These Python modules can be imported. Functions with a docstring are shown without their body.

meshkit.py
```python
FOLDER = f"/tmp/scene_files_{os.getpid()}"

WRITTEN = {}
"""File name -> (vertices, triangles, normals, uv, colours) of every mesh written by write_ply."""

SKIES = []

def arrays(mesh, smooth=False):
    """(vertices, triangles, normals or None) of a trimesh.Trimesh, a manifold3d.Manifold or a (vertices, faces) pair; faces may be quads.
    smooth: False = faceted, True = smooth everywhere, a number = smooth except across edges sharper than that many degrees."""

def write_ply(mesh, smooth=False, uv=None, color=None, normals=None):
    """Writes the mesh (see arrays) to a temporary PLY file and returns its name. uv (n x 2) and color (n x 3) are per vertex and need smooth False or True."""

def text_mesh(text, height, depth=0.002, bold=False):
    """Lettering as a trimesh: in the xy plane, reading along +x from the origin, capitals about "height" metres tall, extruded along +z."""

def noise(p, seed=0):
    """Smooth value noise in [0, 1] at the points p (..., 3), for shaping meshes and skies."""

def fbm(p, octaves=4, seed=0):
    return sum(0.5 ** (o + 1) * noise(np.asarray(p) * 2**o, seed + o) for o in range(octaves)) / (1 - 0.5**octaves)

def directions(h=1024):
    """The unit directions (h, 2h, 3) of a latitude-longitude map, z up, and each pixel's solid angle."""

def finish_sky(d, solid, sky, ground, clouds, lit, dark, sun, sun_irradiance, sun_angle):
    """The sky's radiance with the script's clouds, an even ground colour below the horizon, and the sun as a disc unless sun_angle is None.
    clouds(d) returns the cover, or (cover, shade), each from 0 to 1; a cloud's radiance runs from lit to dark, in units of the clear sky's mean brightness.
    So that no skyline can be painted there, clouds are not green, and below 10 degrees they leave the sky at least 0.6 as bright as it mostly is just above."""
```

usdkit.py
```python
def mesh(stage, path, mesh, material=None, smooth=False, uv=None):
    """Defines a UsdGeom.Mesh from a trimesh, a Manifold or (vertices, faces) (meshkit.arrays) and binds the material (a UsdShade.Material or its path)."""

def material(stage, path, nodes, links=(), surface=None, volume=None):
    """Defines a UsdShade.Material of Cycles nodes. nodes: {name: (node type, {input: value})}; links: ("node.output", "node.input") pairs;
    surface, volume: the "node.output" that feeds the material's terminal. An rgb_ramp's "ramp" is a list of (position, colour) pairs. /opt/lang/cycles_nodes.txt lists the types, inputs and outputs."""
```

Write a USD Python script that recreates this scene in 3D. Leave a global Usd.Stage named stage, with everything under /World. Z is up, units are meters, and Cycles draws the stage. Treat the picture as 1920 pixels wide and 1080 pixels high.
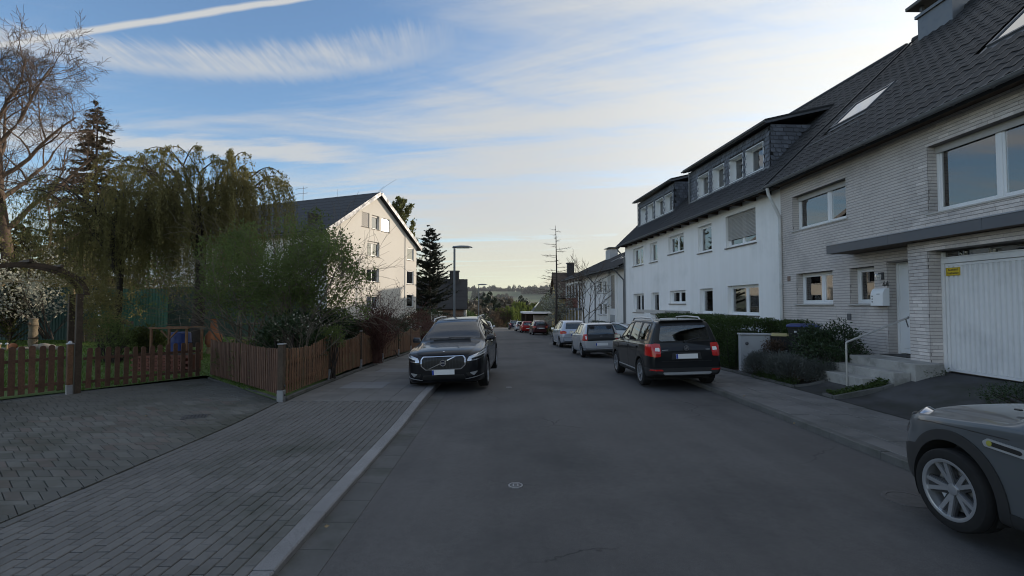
import math, random
import numpy as np, trimesh, usdkit, meshkit
import manifold3d as m3
from manifold3d import Manifold, CrossSection
from pxr import Usd, UsdGeom, UsdLux, UsdShade, Gf, Sdf, Vt
from shapely.geometry import Polygon, box as sbox, LineString
from shapely import affinity

stage = Usd.Stage.CreateInMemory()
UsdGeom.SetStageUpAxis(stage, 'Z')
UsdGeom.SetStageMetersPerUnit(stage, 1.0)
UsdGeom.Xform.Define(stage, '/World')
UsdGeom.Scope.Define(stage, '/World/Looks')
rng = np.random.default_rng(7)
random.seed(7)

# ------------------------------------------------------------------ camera
CAM_H = 1.93
cam = UsdGeom.Camera.Define(stage, '/World/camera')
cam.CreateHorizontalApertureAttr(36.0)
cam.CreateVerticalApertureAttr(20.25)
cam.CreateFocalLengthAttr(36.0 * 903 / 1920)
cam.CreateClippingRangeAttr((0.05, 20000.0))
cam.AddTranslateOp().Set((0, 0, CAM_H))
cam.AddRotateXYZOp().Set((90 + 1.97, 0, -0.76))
cam.CreateExposureAttr(0.80)

# ------------------------------------------------------------------ sky and sun
SUN_AZ, SUN_EL = math.radians(60), math.radians(11.5)
SUN = np.array([math.sin(SUN_AZ) * math.cos(SUN_EL), math.cos(SUN_AZ) * math.cos(SUN_EL), math.sin(SUN_EL)])
SKY_STRENGTH = 0.15
def sky_material():
    n, l = {}, []
    def node(k, kind, **kw):
        n[k] = (kind, kw); return k
    def math2(k, op, a, b=None, c=None):
        kw = {'math_type': op}
        for nm, x in (('value1', a), ('value2', b), ('value3', c)):
            if x is None: continue
            if isinstance(x, str): l.append((x, f'{k}.{nm}'))
            else: kw[nm] = float(x)
        n[k] = ('math', kw); return f'{k}.value'
    def smooth(k, x, a, b, lo=0.0, hi=1.0):
        n[k] = ('map_range', dict(range_type='smoothstep', from_min=a, from_max=b, to_min=lo, to_max=hi, clamp=True)); l.append((x, f'{k}.value')); return f'{k}.result'
    node('sky', 'sky_texture', sky_type='single_scattering', sun_disc=False, sun_elevation=SUN_EL, sun_rotation=SUN_AZ, altitude=200.0, air_density=1.0, aerosol_density=1.2, ozone_density=1.6)
    node('geo', 'geometry')
    node('sep', 'separate_xyz'); l.append(('geo.position', 'sep.vector'))
    z = math2('zc', 'maximum', 'sep.z', 0.02)
    px = math2('px', 'divide', 'sep.x', z)
    py = math2('py', 'divide', 'sep.y', z)
    def noise(k, sx, sy, shear=0.0, scale=1.0, detail=6.0, rough=0.55, off=0.0, dist=0.0):
        a = math2(k + 'a', 'multiply', px, sx); b0 = math2(k + 'b0', 'multiply', px, shear)
        b1 = math2(k + 'b1', 'multiply', py, sy); b = math2(k + 'b', 'add', b0, b1)
        n[k + 'v'] = ('combine_xyz', dict(z=off)); l.append((a, f'{k}v.x')); l.append((b, f'{k}v.y'))
        n[k] = ('noise_texture', dict(dimensions='3D', type='fBM', use_normalize=True, scale=scale, detail=detail, roughness=rough, distortion=dist)); l.append((f'{k}v.vector', f'{k}.vector'))
        return f'{k}.fac'
    # thin contrail: straight line in the plane of the clouds
    f1 = math2('l1', 'multiply_add', px, 0.2405, py); f1 = math2('l1b', 'add', f1, -1.3838)
    wob = noise('nw', 3.0, 3.0, off=3.1, scale=1.0, detail=3); w1 = math2('w1', 'multiply_add', wob, 0.03, -0.015)
    d1 = math2('l1d', 'absolute', math2('l1c', 'add', f1, w1))
    wid = math2('wd1', 'multiply_add', px, -0.010, 0.016)
    r1 = math2('l1r', 'divide', d1, wid)
    c1 = smooth('l1m', r1, 1.0, 0.25)
    # broad fibrous trail: a curved band
    q = math2('q1', 'add', px, 1.10); q2 = math2('q2', 'multiply', q, q); q3 = math2('q3', 'multiply', q2, -0.26)
    cen = math2('q4', 'add', q3, 1.985)
    fib = noise('nf', 30.0, 3.6, shear=16.0, scale=1.0, detail=6, rough=0.68, off=9.4, dist=0.7)
    fbig = noise('nb', 2.4, 3.2, scale=1.0, detail=3, off=5.0)
    e2 = math2('e2', 'subtract', py, cen)
    e2b = math2('e2b', 'multiply_add', fib, 0.17, e2); e2c = math2('e2c', 'add', e2b, -0.085)
    up = smooth('bu', e2c, -0.20, -0.05); dn = smooth('bd', e2c, 0.21, 0.05)
    bandm = math2('bm', 'multiply', up, dn)
    tex = smooth('bt', fib, 0.28, 0.72, 0.60, 1.0)
    tex2 = smooth('bt2', fbig, 0.25, 0.60, 0.45, 1.0)
    fade = smooth('bf', px, 0.12, -0.75, 0.0, 1.0)
    c2 = math2('bx', 'multiply', math2('by', 'multiply', bandm, tex), math2('bz', 'multiply', fade, tex2))
    # low streak on the left
    l3 = math2('l3', 'multiply_add', px, -0.19, py); l3b = math2('l3b', 'add', l3, -3.42)
    s3 = noise('n3', 1.3, 4.5, shear=0.8, scale=1.0, detail=6, rough=0.6, off=1.0)
    l3c = math2('l3c', 'multiply_add', s3, 0.9, l3b); l3d = math2('l3d', 'absolute', math2('l3e', 'add', l3c, -0.45))
    c3 = math2('c3', 'multiply', smooth('m3', l3d, 0.34, 0.02), smooth('m3f', px, -0.55, -1.35))
    # cirrus veil: streaks in layers, thicker towards the sun and the horizon
    v1 = noise('nv1', 0.42, 1.9, shear=0.55, scale=1.0, detail=8, rough=0.64, off=4.0, dist=0.9)
    v2 = noise('nv2', 0.16, 0.75, shear=0.10, scale=1.0, detail=4, rough=0.5, off=11.0, dist=0.4)
    v3 = noise('nv3', 1.6, 5.5, shear=-1.6, scale=1.0, detail=6, rough=0.62, off=17.0, dist=0.5)
    n['sd'] = ('vector_math', dict(math_type='dot_product', vector2=tuple(map(float, SUN)))); l.append(('geo.position', 'sd.vector1'))
    near = smooth('nr', 'sd.value', -0.05, 0.90)
    n['gd'] = ('vector_math', dict(math_type='dot_product', vector2=tuple(map(float, np.array([-0.60, 0.70, 0.38]) / np.linalg.norm([-0.60, 0.70, 0.38]))))); l.append(('geo.position', 'gd.vector1'))
    gap = smooth('gap', 'gd.value', 0.76, 0.99, 0.0, -0.42)
    base = math2('vb0', 'add', math2('vb', 'multiply_add', near, 0.34, -0.20), gap)
    low = smooth('lw', 'sep.z', 0.50, 0.05, 0.0, 0.34)
    sA = math2('sA', 'multiply_add', v1, 1.50, -0.46); sB = math2('sB', 'multiply_add', v2, 1.10, -0.40); sC = math2('sC', 'multiply_add', v3, 0.45, -0.20)
    tx = math2('tx', 'add', math2('tx1', 'add', sA, sB), sC)
    c4 = math2('c4', 'multiply', smooth('m4', math2('vl', 'add', math2('vv', 'add', tx, base), low), -0.10, 0.85), 0.94)
    n['hz'] = ('mix_float', dict(a=0.55)); l += [(smooth('hzf', 'sep.z', 0.015, 0.085), 'hz.fac'), (c4, 'hz.b')]; c4 = 'hz.result'
    # cover
    m1 = math2('t1', 'multiply', c1, 0.95); m2 = math2('t2', 'multiply', c2, 0.80); m3_ = math2('t3', 'multiply', c3, 0.85)
    tot = math2('tt', 'maximum', math2('ta', 'maximum', m1, m2), math2('tb', 'maximum', m3_, c4))
    # colour of thin ice cloud: lit by the sun through it, brighter towards the sun
    glow = smooth('gl', 'sd.value', 0.30, 1.10); glow2 = math2('gl2', 'power', glow, 2.3)
    n['ccol'] = ('mix_color', dict(a=CLOUD_FAR, b=CLOUD_SUN)); l.append((glow2, 'ccol.fac'))
    lowc = smooth('lc', 'sep.z', 0.0, 0.22, 0.0, 1.0)
    n['lowcol'] = ('mix_color', dict(blend_type='mix', a=CLOUD_LOW)); l += [(lowc, 'lowcol.fac'), ('ccol.result', 'lowcol.b')]
    n['mix'] = ('mix_color', dict(blend_type='mix', use_clamp=True)); n['tint'] = ('mix_color', dict(blend_type='multiply', fac=1.0, b=(0.76, 0.86, 0.97))); l += [('sky.color', 'tint.a')]
    l += [('tint.result', 'mix.a'), ('lowcol.result', 'mix.b'), (tot, 'mix.fac')]
    n['bg'] = ('background_shader', dict(strength=SKY_STRENGTH)); l.append(('mix.result', 'bg.color'))
    return usdkit.material(stage, '/World/Looks/sky', n, l, surface='bg.background')
CLOUD_FAR, CLOUD_MID, CLOUD_SUN, CLOUD_LOW = (2.42, 2.46, 2.46), (0, 0, 0), (4.4, 4.3, 3.95), (3.0, 2.85, 2.15)
dome = UsdLux.DomeLight.Define(stage, '/World/sky')
UsdShade.MaterialBindingAPI.Apply(dome.GetPrim()).Bind(sky_material())
dome.GetPrim().SetCustomDataByKey('kind', 'structure')
sun = UsdLux.DistantLight.Define(stage, '/World/sun')
sun.CreateNormalizeAttr(True); sun.CreateIntensityAttr(0.62); sun.CreateAngleAttr(0.53); sun.CreateColorAttr((1.0, 0.86, 0.70))
sun.AddRotateXYZOp().Set((90 - math.degrees(SUN_EL), 0, 180 - math.degrees(SUN_AZ)))

# ------------------------------------------------------------------ helpers: names, things, parts
_used = {}
def free_path(parent, name):
    k = (parent, name); n = _used.get(k, 0); _used[k] = n + 1
    return f'{parent}/{name}' if n == 0 else f'{parent}/{name}_{n:03d}'
def put(prim, **kw):
    for k, v in kw.items():
        if v: prim.SetCustomDataByKey(k, v)
def thing(name, label=None, cat=None, group=None, kind=None, loc=(0, 0, 0), rotz=0.0, mat=None):
    p = free_path('/World', name)
    x = UsdGeom.Xform.Define(stage, p)
    if mat is not None:
        x.AddTransformOp().Set(Gf.Matrix4d(*np.asarray(mat, float).T.ravel().tolist()))
    else:
        x.AddTranslateOp().Set(tuple(map(float, loc)))
        if rotz: x.AddRotateZOp().Set(float(rotz))
    put(x.GetPrim(), label=label, category=cat, group=group, kind=kind)
    return p
def part(parent, name, mesh, mat, smooth=False, label=None, kind=None):
    p = free_path(parent, name)
    usdkit.mesh(stage, p, mesh, '/World/Looks/' + mat, smooth=smooth)
    put(stage.GetPrimAtPath(p), label=label, kind=kind)
    return p
def solo(name, mesh, mat, label=None, cat=None, group=None, kind=None, smooth=False):
    p = free_path('/World', name)
    usdkit.mesh(stage, p, mesh, '/World/Looks/' + mat, smooth=smooth)
    put(stage.GetPrimAtPath(p), label=label, category=cat, group=group, kind=kind)
    return p
def clone(src, name, loc, rotz=0.0, scale=1.0, **kw):
    p = free_path('/World', name)
    x = UsdGeom.Xform.Define(stage, p)
    x.GetPrim().GetReferences().AddInternalReference(src)
    x.GetPrim().SetInstanceable(True)
    x.ClearXformOpOrder() if False else None
    api = UsdGeom.Xformable(x)
    api.ClearXformOpOrder()
    c, s = math.cos(math.radians(rotz)) * scale, math.sin(math.radians(rotz)) * scale
    api.AddTransformOp(opSuffix='place').Set(Gf.Matrix4d(c, s, 0, 0, -s, c, 0, 0, 0, 0, scale, 0, *map(float, loc), 1))
    put(x.GetPrim(), **{('category' if k == 'cat' else k): v for k, v in kw.items()})
    return p

# ------------------------------------------------------------------ helpers: shapes as (vertices, triangles)
BOXF = np.array([[0, 2, 1], [0, 3, 2], [4, 5, 6], [4, 6, 7], [0, 1, 5], [0, 5, 4], [1, 2, 6], [1, 6, 5], [2, 3, 7], [2, 7, 6], [3, 0, 4], [3, 4, 7]])
def bx(x0, x1, y0, y1, z0, z1):
    x0, x1 = min(x0, x1), max(x0, x1); y0, y1 = min(y0, y1), max(y0, y1); z0, z1 = min(z0, z1), max(z0, z1)
    return np.array([[x0, y0, z0], [x1, y0, z0], [x1, y1, z0], [x0, y1, z0], [x0, y0, z1], [x1, y0, z1], [x1, y1, z1], [x0, y1, z1]], float), BOXF
def join(ms):
    vs, fs, n = [], [], 0
    for m in ms:
        v, f = (m.vertices, m.faces) if hasattr(m, 'faces') else (meshkit.arrays(m)[:2] if hasattr(m, 'to_mesh') else m)
        vs.append(np.asarray(v, float)); fs.append(np.asarray(f) + n); n += len(v)
    return np.vstack(vs), np.vstack(fs)
def vf(m):
    if hasattr(m, 'to_mesh'): return meshkit.arrays(m)[:2]
    if hasattr(m, 'faces'): return np.array(m.vertices), np.array(m.faces)
    return m
def tf(m, M):
    v, f = vf(m); v = np.asarray(v, float) @ M[:3, :3].T + M[:3, 3]
    return v, (f[:, ::-1] if np.linalg.det(M[:3, :3]) < 0 else f)
def mv(m, x=0, y=0, z=0):
    v, f = vf(m); return v + np.array([x, y, z], float), f
def T(x=0, y=0, z=0, rz=0.0, rx=0.0, ry=0.0, s=1.0):
    R = trimesh.transformations.euler_matrix(math.radians(rx), math.radians(ry), math.radians(rz), 'sxyz')
    R[:3, :3] *= s; R[:3, 3] = (x, y, z); return R
def chamfer_box(x0, x1, y0, y1, z0, z1, c=0.01):
    p = []
    for i, X in enumerate((x0, x1)):
        for j, Y in enumerate((y0, y1)):
            for k, Z in enumerate((z0, z1)):
                sx, sy, sz = 1 - 2 * i, 1 - 2 * j, 1 - 2 * k
                p += [(X + sx * c, Y + sy * c, Z), (X + sx * c, Y, Z + sz * c), (X, Y + sy * c, Z + sz * c)]
    return vf(Manifold.hull_points(np.array(p, float)))
def slab(poly, z0, z1):
    """a shapely polygon extruded from z0 to z1"""
    return vf(trimesh.creation.extrude_polygon(poly, z1 - z0, engine='earcut').apply_translation([0, 0, z0]))
def wallpoly(poly, t):
    """polygon given in (y, z), extruded from x=0 to x=t"""
    v, f = slab(poly, 0, t)
    return np.stack([v[:, 2], v[:, 0], v[:, 1]], 1), f
def tubes(paths, sides=5, cap=False):
    """paths: list of (points, radii) -> one mesh"""
    vs, fs, n = [], [], 0
    ang = None
    for pts, rad in paths:
        p = np.asarray(pts, float); k = len(p)
        r = np.broadcast_to(np.asarray(rad, float), (k,))
        s = sides if np.isscalar(sides) else sides(r.max())
        t = np.gradient(p, axis=0); t /= np.linalg.norm(t, axis=1, keepdims=True) + 1e-12
        a = np.cross(t, np.where(np.abs(t[:, 2:]) < 0.9, [[0, 0, 1.0]], [[1.0, 0, 0]])); a /= np.linalg.norm(a, axis=1, keepdims=True) + 1e-12
        b = np.cross(t, a); an = np.arange(s) * 2 * np.pi / s
        v = p[:, None] + r[:, None, None] * (np.cos(an)[None, :, None] * a[:, None] + np.sin(an)[None, :, None] * b[:, None])
        i, j = np.meshgrid(np.arange(k - 1), np.arange(s), indexing='ij'); j2 = (j + 1) % s
        f = np.stack([np.stack([i * s + j, i * s + j2, (i + 1) * s + j2], -1).reshape(-1, 3), np.stack([i * s + j, (i + 1) * s + j2, (i + 1) * s + j], -1).reshape(-1, 3)], 1).reshape(-1, 3)[:, ::-1]
        v = v.reshape(-1, 3)
        if cap:
            v = np.vstack([v, p[0], p[-1]]); q = np.arange(s); q2 = (q + 1) % s; e = (k - 1) * s
            f = np.vstack([f, np.stack([np.full(s, k * s), q, q2], 1), np.stack([np.full(s, k * s + 1), e + q2, e + q], 1)])
        vs.append(v); fs.append(f + n); n += len(v)
    return np.vstack(vs), np.vstack(fs)
def cyl(r, z0, z1, n=16, r2=None):
    return tubes([(np.array([[0, 0, z0], [0, 0, z1]]), [r, r if r2 is None else r2])], n, cap=True)
def rod(a, b, r, n=8):
    return tubes([(np.array([a, b], float), r)], n, cap=True)
def lathe(prof, n=24):
    """profile of (r, z) turned round z"""
    p = np.asarray(prof, float); k = len(p); an = np.arange(n) * 2 * np.pi / n
    v = np.stack([p[:, None, 0] * np.cos(an), p[:, None, 0] * np.sin(an), np.broadcast_to(p[:, None, 1], (k, n))], -1).reshape(-1, 3)
    i, j = np.meshgrid(np.arange(k - 1), np.arange(n), indexing='ij'); j2 = (j + 1) % n
    f = np.vstack([np.stack([i * n + j, i * n + j2, (i + 1) * n + j2], -1).reshape(-1, 3), np.stack([i * n + j, (i + 1) * n + j2, (i + 1) * n + j], -1).reshape(-1, 3)])
    return v, f
def quads(c, u, w):
    """many little quads: centres c, half vectors u and w (n x 3)"""
    v = np.stack([c - u - w, c + u - w, c + u + w, c - u + w], 1).reshape(-1, 3)
    i = np.arange(len(c))[:, None] * 4
    return v, np.vstack([i + [0, 1, 2], i + [0, 2, 3]])
def leafs(c, d, size, ratio=0.45, fold=0.25, r=rng):
    """pointed leaves (two triangles folded along the midrib): centres c, directions d"""
    n = len(c); d = d / (np.linalg.norm(d, axis=1, keepdims=True) + 1e-9)
    q = r.normal(size=(n, 3)); s = np.cross(d, q); s /= np.linalg.norm(s, axis=1, keepdims=True) + 1e-9
    nn = np.cross(s, d); L = np.broadcast_to(np.asarray(size, float), (n,))[:, None]
    base, tip = c - d * L * 0.5, c + d * L * 0.5
    a = c - d * L * 0.08 + s * L * ratio * 0.5 + nn * L * fold * 0.3
    b = c - d * L * 0.08 - s * L * ratio * 0.5 + nn * L * fold * 0.3
    v = np.stack([base, a, tip, b], 1).reshape(-1, 3); i = np.arange(n)[:, None] * 4
    return v, np.vstack([i + [0, 1, 2], i + [0, 2, 3]])
def unit(v):
    v = np.asarray(v, float); return v / np.linalg.norm(v, axis=-1, keepdims=True)

# ------------------------------------------------------------------ materials
def mat(name, col, rough=0.8, var=0.12, scale=3.0, fine=0.0, fscale=60.0, bump=0.0, bscale=80.0, bdist=0.004, rand=None, ramt=0.2, tint=None, metal=0.0, spec=0.5, coat=0.0, rvar=0.0, dirt=None, dscale=0.8, dlo=0.5, dhi=0.75, extra=None):
    """colour with broad and fine noise, tone by object or island, patches of dirt, fine relief"""
    n = {'geo': ('geometry', {}), 'p': ('principled_bsdf', dict(roughness=rough, metallic=metal, specular_ior_level=spec, coat_weight=coat, coat_roughness=0.03))}
    l = []
    c = np.array(col, float); c2 = np.array(tint, float) if tint is not None else None
    n['n1'] = ('noise_texture', dict(scale=scale, detail=5.0, roughness=0.6)); l.append(('geo.position', 'n1.vector'))
    lo, hi = c * (1 - var), c * (1 + var)
    n['r1'] = ('rgb_ramp', dict(ramp=[(0.25, lo), (0.75, hi)])); l.append(('n1.fac', 'r1.fac'))
    out = 'r1.color'
    if rand:
        src = 'oi.random' if rand == 'object' else 'geo.random_per_island'
        if rand == 'object': n['oi'] = ('object_info', {})
        a = np.ones(3) * (1 - ramt); b = np.ones(3) * (1 + ramt)
        stops = [(0.0, a), (1.0, b)]
        if c2 is not None: stops = [(0.0, a), (0.60, b), (0.78, c2 / np.maximum(c, 1e-4)), (0.9, a * 1.05), (1.0, c2 / np.maximum(c, 1e-4) * 0.9)]
        n['r2'] = ('rgb_ramp', dict(ramp=stops)); l.append((src, 'r2.fac'))
        n['m2'] = ('mix_color', dict(blend_type='multiply', fac=1.0)); l += [(out, 'm2.a'), ('r2.color', 'm2.b')]; out = 'm2.result'
    if fine:
        n['n3'] = ('noise_texture', dict(scale=fscale, detail=4.0, roughness=0.7)); l.append(('geo.position', 'n3.vector'))
        n['r3'] = ('rgb_ramp', dict(ramp=[(0.3, (1 - fine,) * 3), (0.7, (1 + fine,) * 3)])); l.append(('n3.fac', 'r3.fac'))
        n['m3'] = ('mix_color', dict(blend_type='multiply', fac=1.0)); l += [(out, 'm3.a'), ('r3.color', 'm3.b')]; out = 'm3.result'
    if dirt is not None:
        n['n4'] = ('noise_texture', dict(scale=dscale, detail=7.0, roughness=0.65)); l.append(('geo.position', 'n4.vector'))
        n['g4'] = ('map_range', dict(from_min=dlo, from_max=dhi, to_min=0.0, to_max=1.0, clamp=True)); l.append(('n4.fac', 'g4.value'))
        n['m4'] = ('mix_color', dict(b=dirt)); l += [('g4.result', 'm4.fac'), (out, 'm4.a')]; out = 'm4.result'
    l.append((out, 'p.base_color'))
    if rvar:
        n['g5'] = ('map_range', dict(from_min=0.3, from_max=0.7, to_min=max(rough - rvar, 0.02), to_max=min(1.0, rough + rvar), clamp=True)); l += [('n1.fac', 'g5.value'), ('g5.result', 'p.roughness')]
    if bump:
        n['n6'] = ('noise_texture', dict(scale=bscale, detail=4.0, roughness=0.6)); l.append(('geo.position', 'n6.vector'))
        n['b6'] = ('bump', dict(strength=bump, distance=bdist)); l += [('n6.fac', 'b6.height'), ('b6.normal', 'p.normal')]
    if extra: extra(n, l)
    usdkit.material(stage, '/World/Looks/' + name, n, l, surface='p.BSDF')
    return name
def leaf_mat(name, a, b, c=None, rough=0.55, trans=0.35, spec=0.3):
    """leaves: colour by leaf between a and b (a few of colour c), partly letting light through"""
    n = {'geo': ('geometry', {}), 'r': ('rgb_ramp', dict(ramp=[(0.0, a), (0.8, b), (0.9, b if c is None else c), (1.0, b if c is None else c)])),
         'p': ('principled_bsdf', dict(roughness=rough, specular_ior_level=spec)), 't': ('translucent_bsdf', {}), 'm': ('mix_closure', dict(fac=trans)),
         'n1': ('noise_texture', dict(scale=1.3, detail=3.0)), 'r2': ('rgb_ramp', dict(ramp=[(0.3, (0.7,) * 3), (0.7, (1.25,) * 3)])), 'x': ('mix_color', dict(blend_type='multiply', fac=1.0))}
    l = [('geo.random_per_island', 'r.fac'), ('geo.position', 'n1.vector'), ('n1.fac', 'r2.fac'), ('r.color', 'x.a'), ('r2.color', 'x.b'), ('x.result', 'p.base_color'), ('x.result', 't.color'), ('p.BSDF', 'm.closure1'), ('t.BSDF', 'm.closure2')]
    usdkit.material(stage, '/World/Looks/' + name, n, l, surface='m.closure')
    return name
def glass_mat(name, tint=(0.85, 0.9, 0.9), ior=1.5, rough=0.0, wob=0.0, boost=0.0):
    n = {'f': ('fresnel', dict(IOR=ior)), 't': ('transparent_bsdf', dict(color=tint)), 'g': ('glossy_bsdf', dict(color=(1, 1, 1), roughness=rough)), 'm': ('mix_closure', {}),
         'a': ('math', dict(math_type='add', value2=boost, use_clamp=True))}
    l = [('f.fac', 'a.value1'), ('a.value', 'm.fac'), ('t.BSDF', 'm.closure1'), ('g.BSDF', 'm.closure2')]
    if wob:
        n['geo'] = ('geometry', {}); n['n'] = ('noise_texture', dict(scale=1.1, detail=1.0)); n['b'] = ('bump', dict(strength=wob, distance=0.02))
        l += [('geo.position', 'n.vector'), ('n.fac', 'b.height'), ('b.normal', 'g.normal'), ('b.normal', 'f.normal')] if False else [('geo.position', 'n.vector'), ('n.fac', 'b.height'), ('b.normal', 'g.normal')]
    usdkit.material(stage, '/World/Looks/' + name, n, l, surface='m.closure')
    return name

# ------------------------------------------------------------------ levels of the place (camera at x 0, y 0; the street runs along +y)
def road_z(y):
    """nearly level by the camera, then down the hill at about 3 in 100, then over the brow"""
    y = np.asarray(y, float)
    a = -0.0089 * y
    t = np.clip(y - 10, 0, None); u = np.clip(t, 0, 8)
    a = a - 0.0241 * (u * u / 16 + np.clip(t - 8, 0, None))
    t2 = np.clip(y - 105, 0, None)
    return a - 0.0009 * np.minimum(t2, 45) ** 2 - 0.081 * np.clip(t2 - 45, 0, None)
def bend(y):
    return -0.05 * np.clip(np.asarray(y, float) - 44, 0, None) * np.clip((np.asarray(y, float) - 38) / 20, 0, 1)
def road_s(x, y): return road_z(y) - 0.035 * ((np.asarray(x, float) - 1.6) / 3.3) ** 2
def step_l(y):
    t = np.clip((np.asarray(y, float) - 7.5) / 3.0, 0, 1); return 0.03 + 0.08 * t * t * (3 - 2 * t)
def left_z(y): return road_z(y) + step_l(y)
def right_z(x, y):
    """pavement beyond the right kerb, rising across the front gardens to the houses"""
    t = np.clip((np.asarray(x, float) - 6.9) / 2.4, 0, 1)
    k = np.clip((20 - np.asarray(y, float)) / 6, 0, 1)
    return road_z(y) + 0.07 + t * t * (3 - 2 * t) * (0.10 + 0.42 * k)
KR, KL = 4.9, -1.68     # kerb lines
def ribbon(x0, x1, y0, y1, zf, ny=60, nx=4, th=0.0, curve=True):
    """a sheet that follows the street: x0, x1 may be functions of y; th > 0 closes it below"""
    ys = np.linspace(y0, y1, ny) if np.isscalar(ny) else np.asarray(ny, float)
    a = np.array([x0(y) if callable(x0) else x0 for y in ys]); b = np.array([x1(y) if callable(x1) else x1 for y in ys])
    s = np.linspace(0, 1, nx)[None]
    X = a[:, None] * (1 - s) + b[:, None] * s
    Y = np.repeat(ys[:, None], nx, 1)
    Z = zf(X, Y)
    if curve: X = X + bend(Y)
    v = np.stack([X, Y, Z], -1).reshape(-1, 3); k = len(ys)
    i, j = np.meshgrid(np.arange(k - 1), np.arange(nx - 1), indexing='ij'); q = (i * nx + j).ravel()
    f = np.vstack([np.stack([q, q + 1, q + nx + 1], 1), np.stack([q, q + nx + 1, q + nx], 1)])
    if th:
        n = len(v); lo = v - [0, 0, th]
        rim = np.concatenate([np.arange(nx), np.arange(1, k) * nx + nx - 1, (k - 1) * nx + np.arange(nx - 2, -1, -1), np.arange(k - 2, 0, -1) * nx]); r2 = np.roll(rim, -1)
        f = np.vstack([f, np.stack([rim, rim + n, r2 + n], 1), np.stack([rim, r2 + n, r2], 1), f[:, ::-1] + n])
        v = np.vstack([v, lo])
    return v, f
def look_px(p):
    """depth ahead of the camera of points p (to rank pieces by how large they show)"""
    return np.asarray(p)[..., 1]
HAZE = 0.00004

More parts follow.
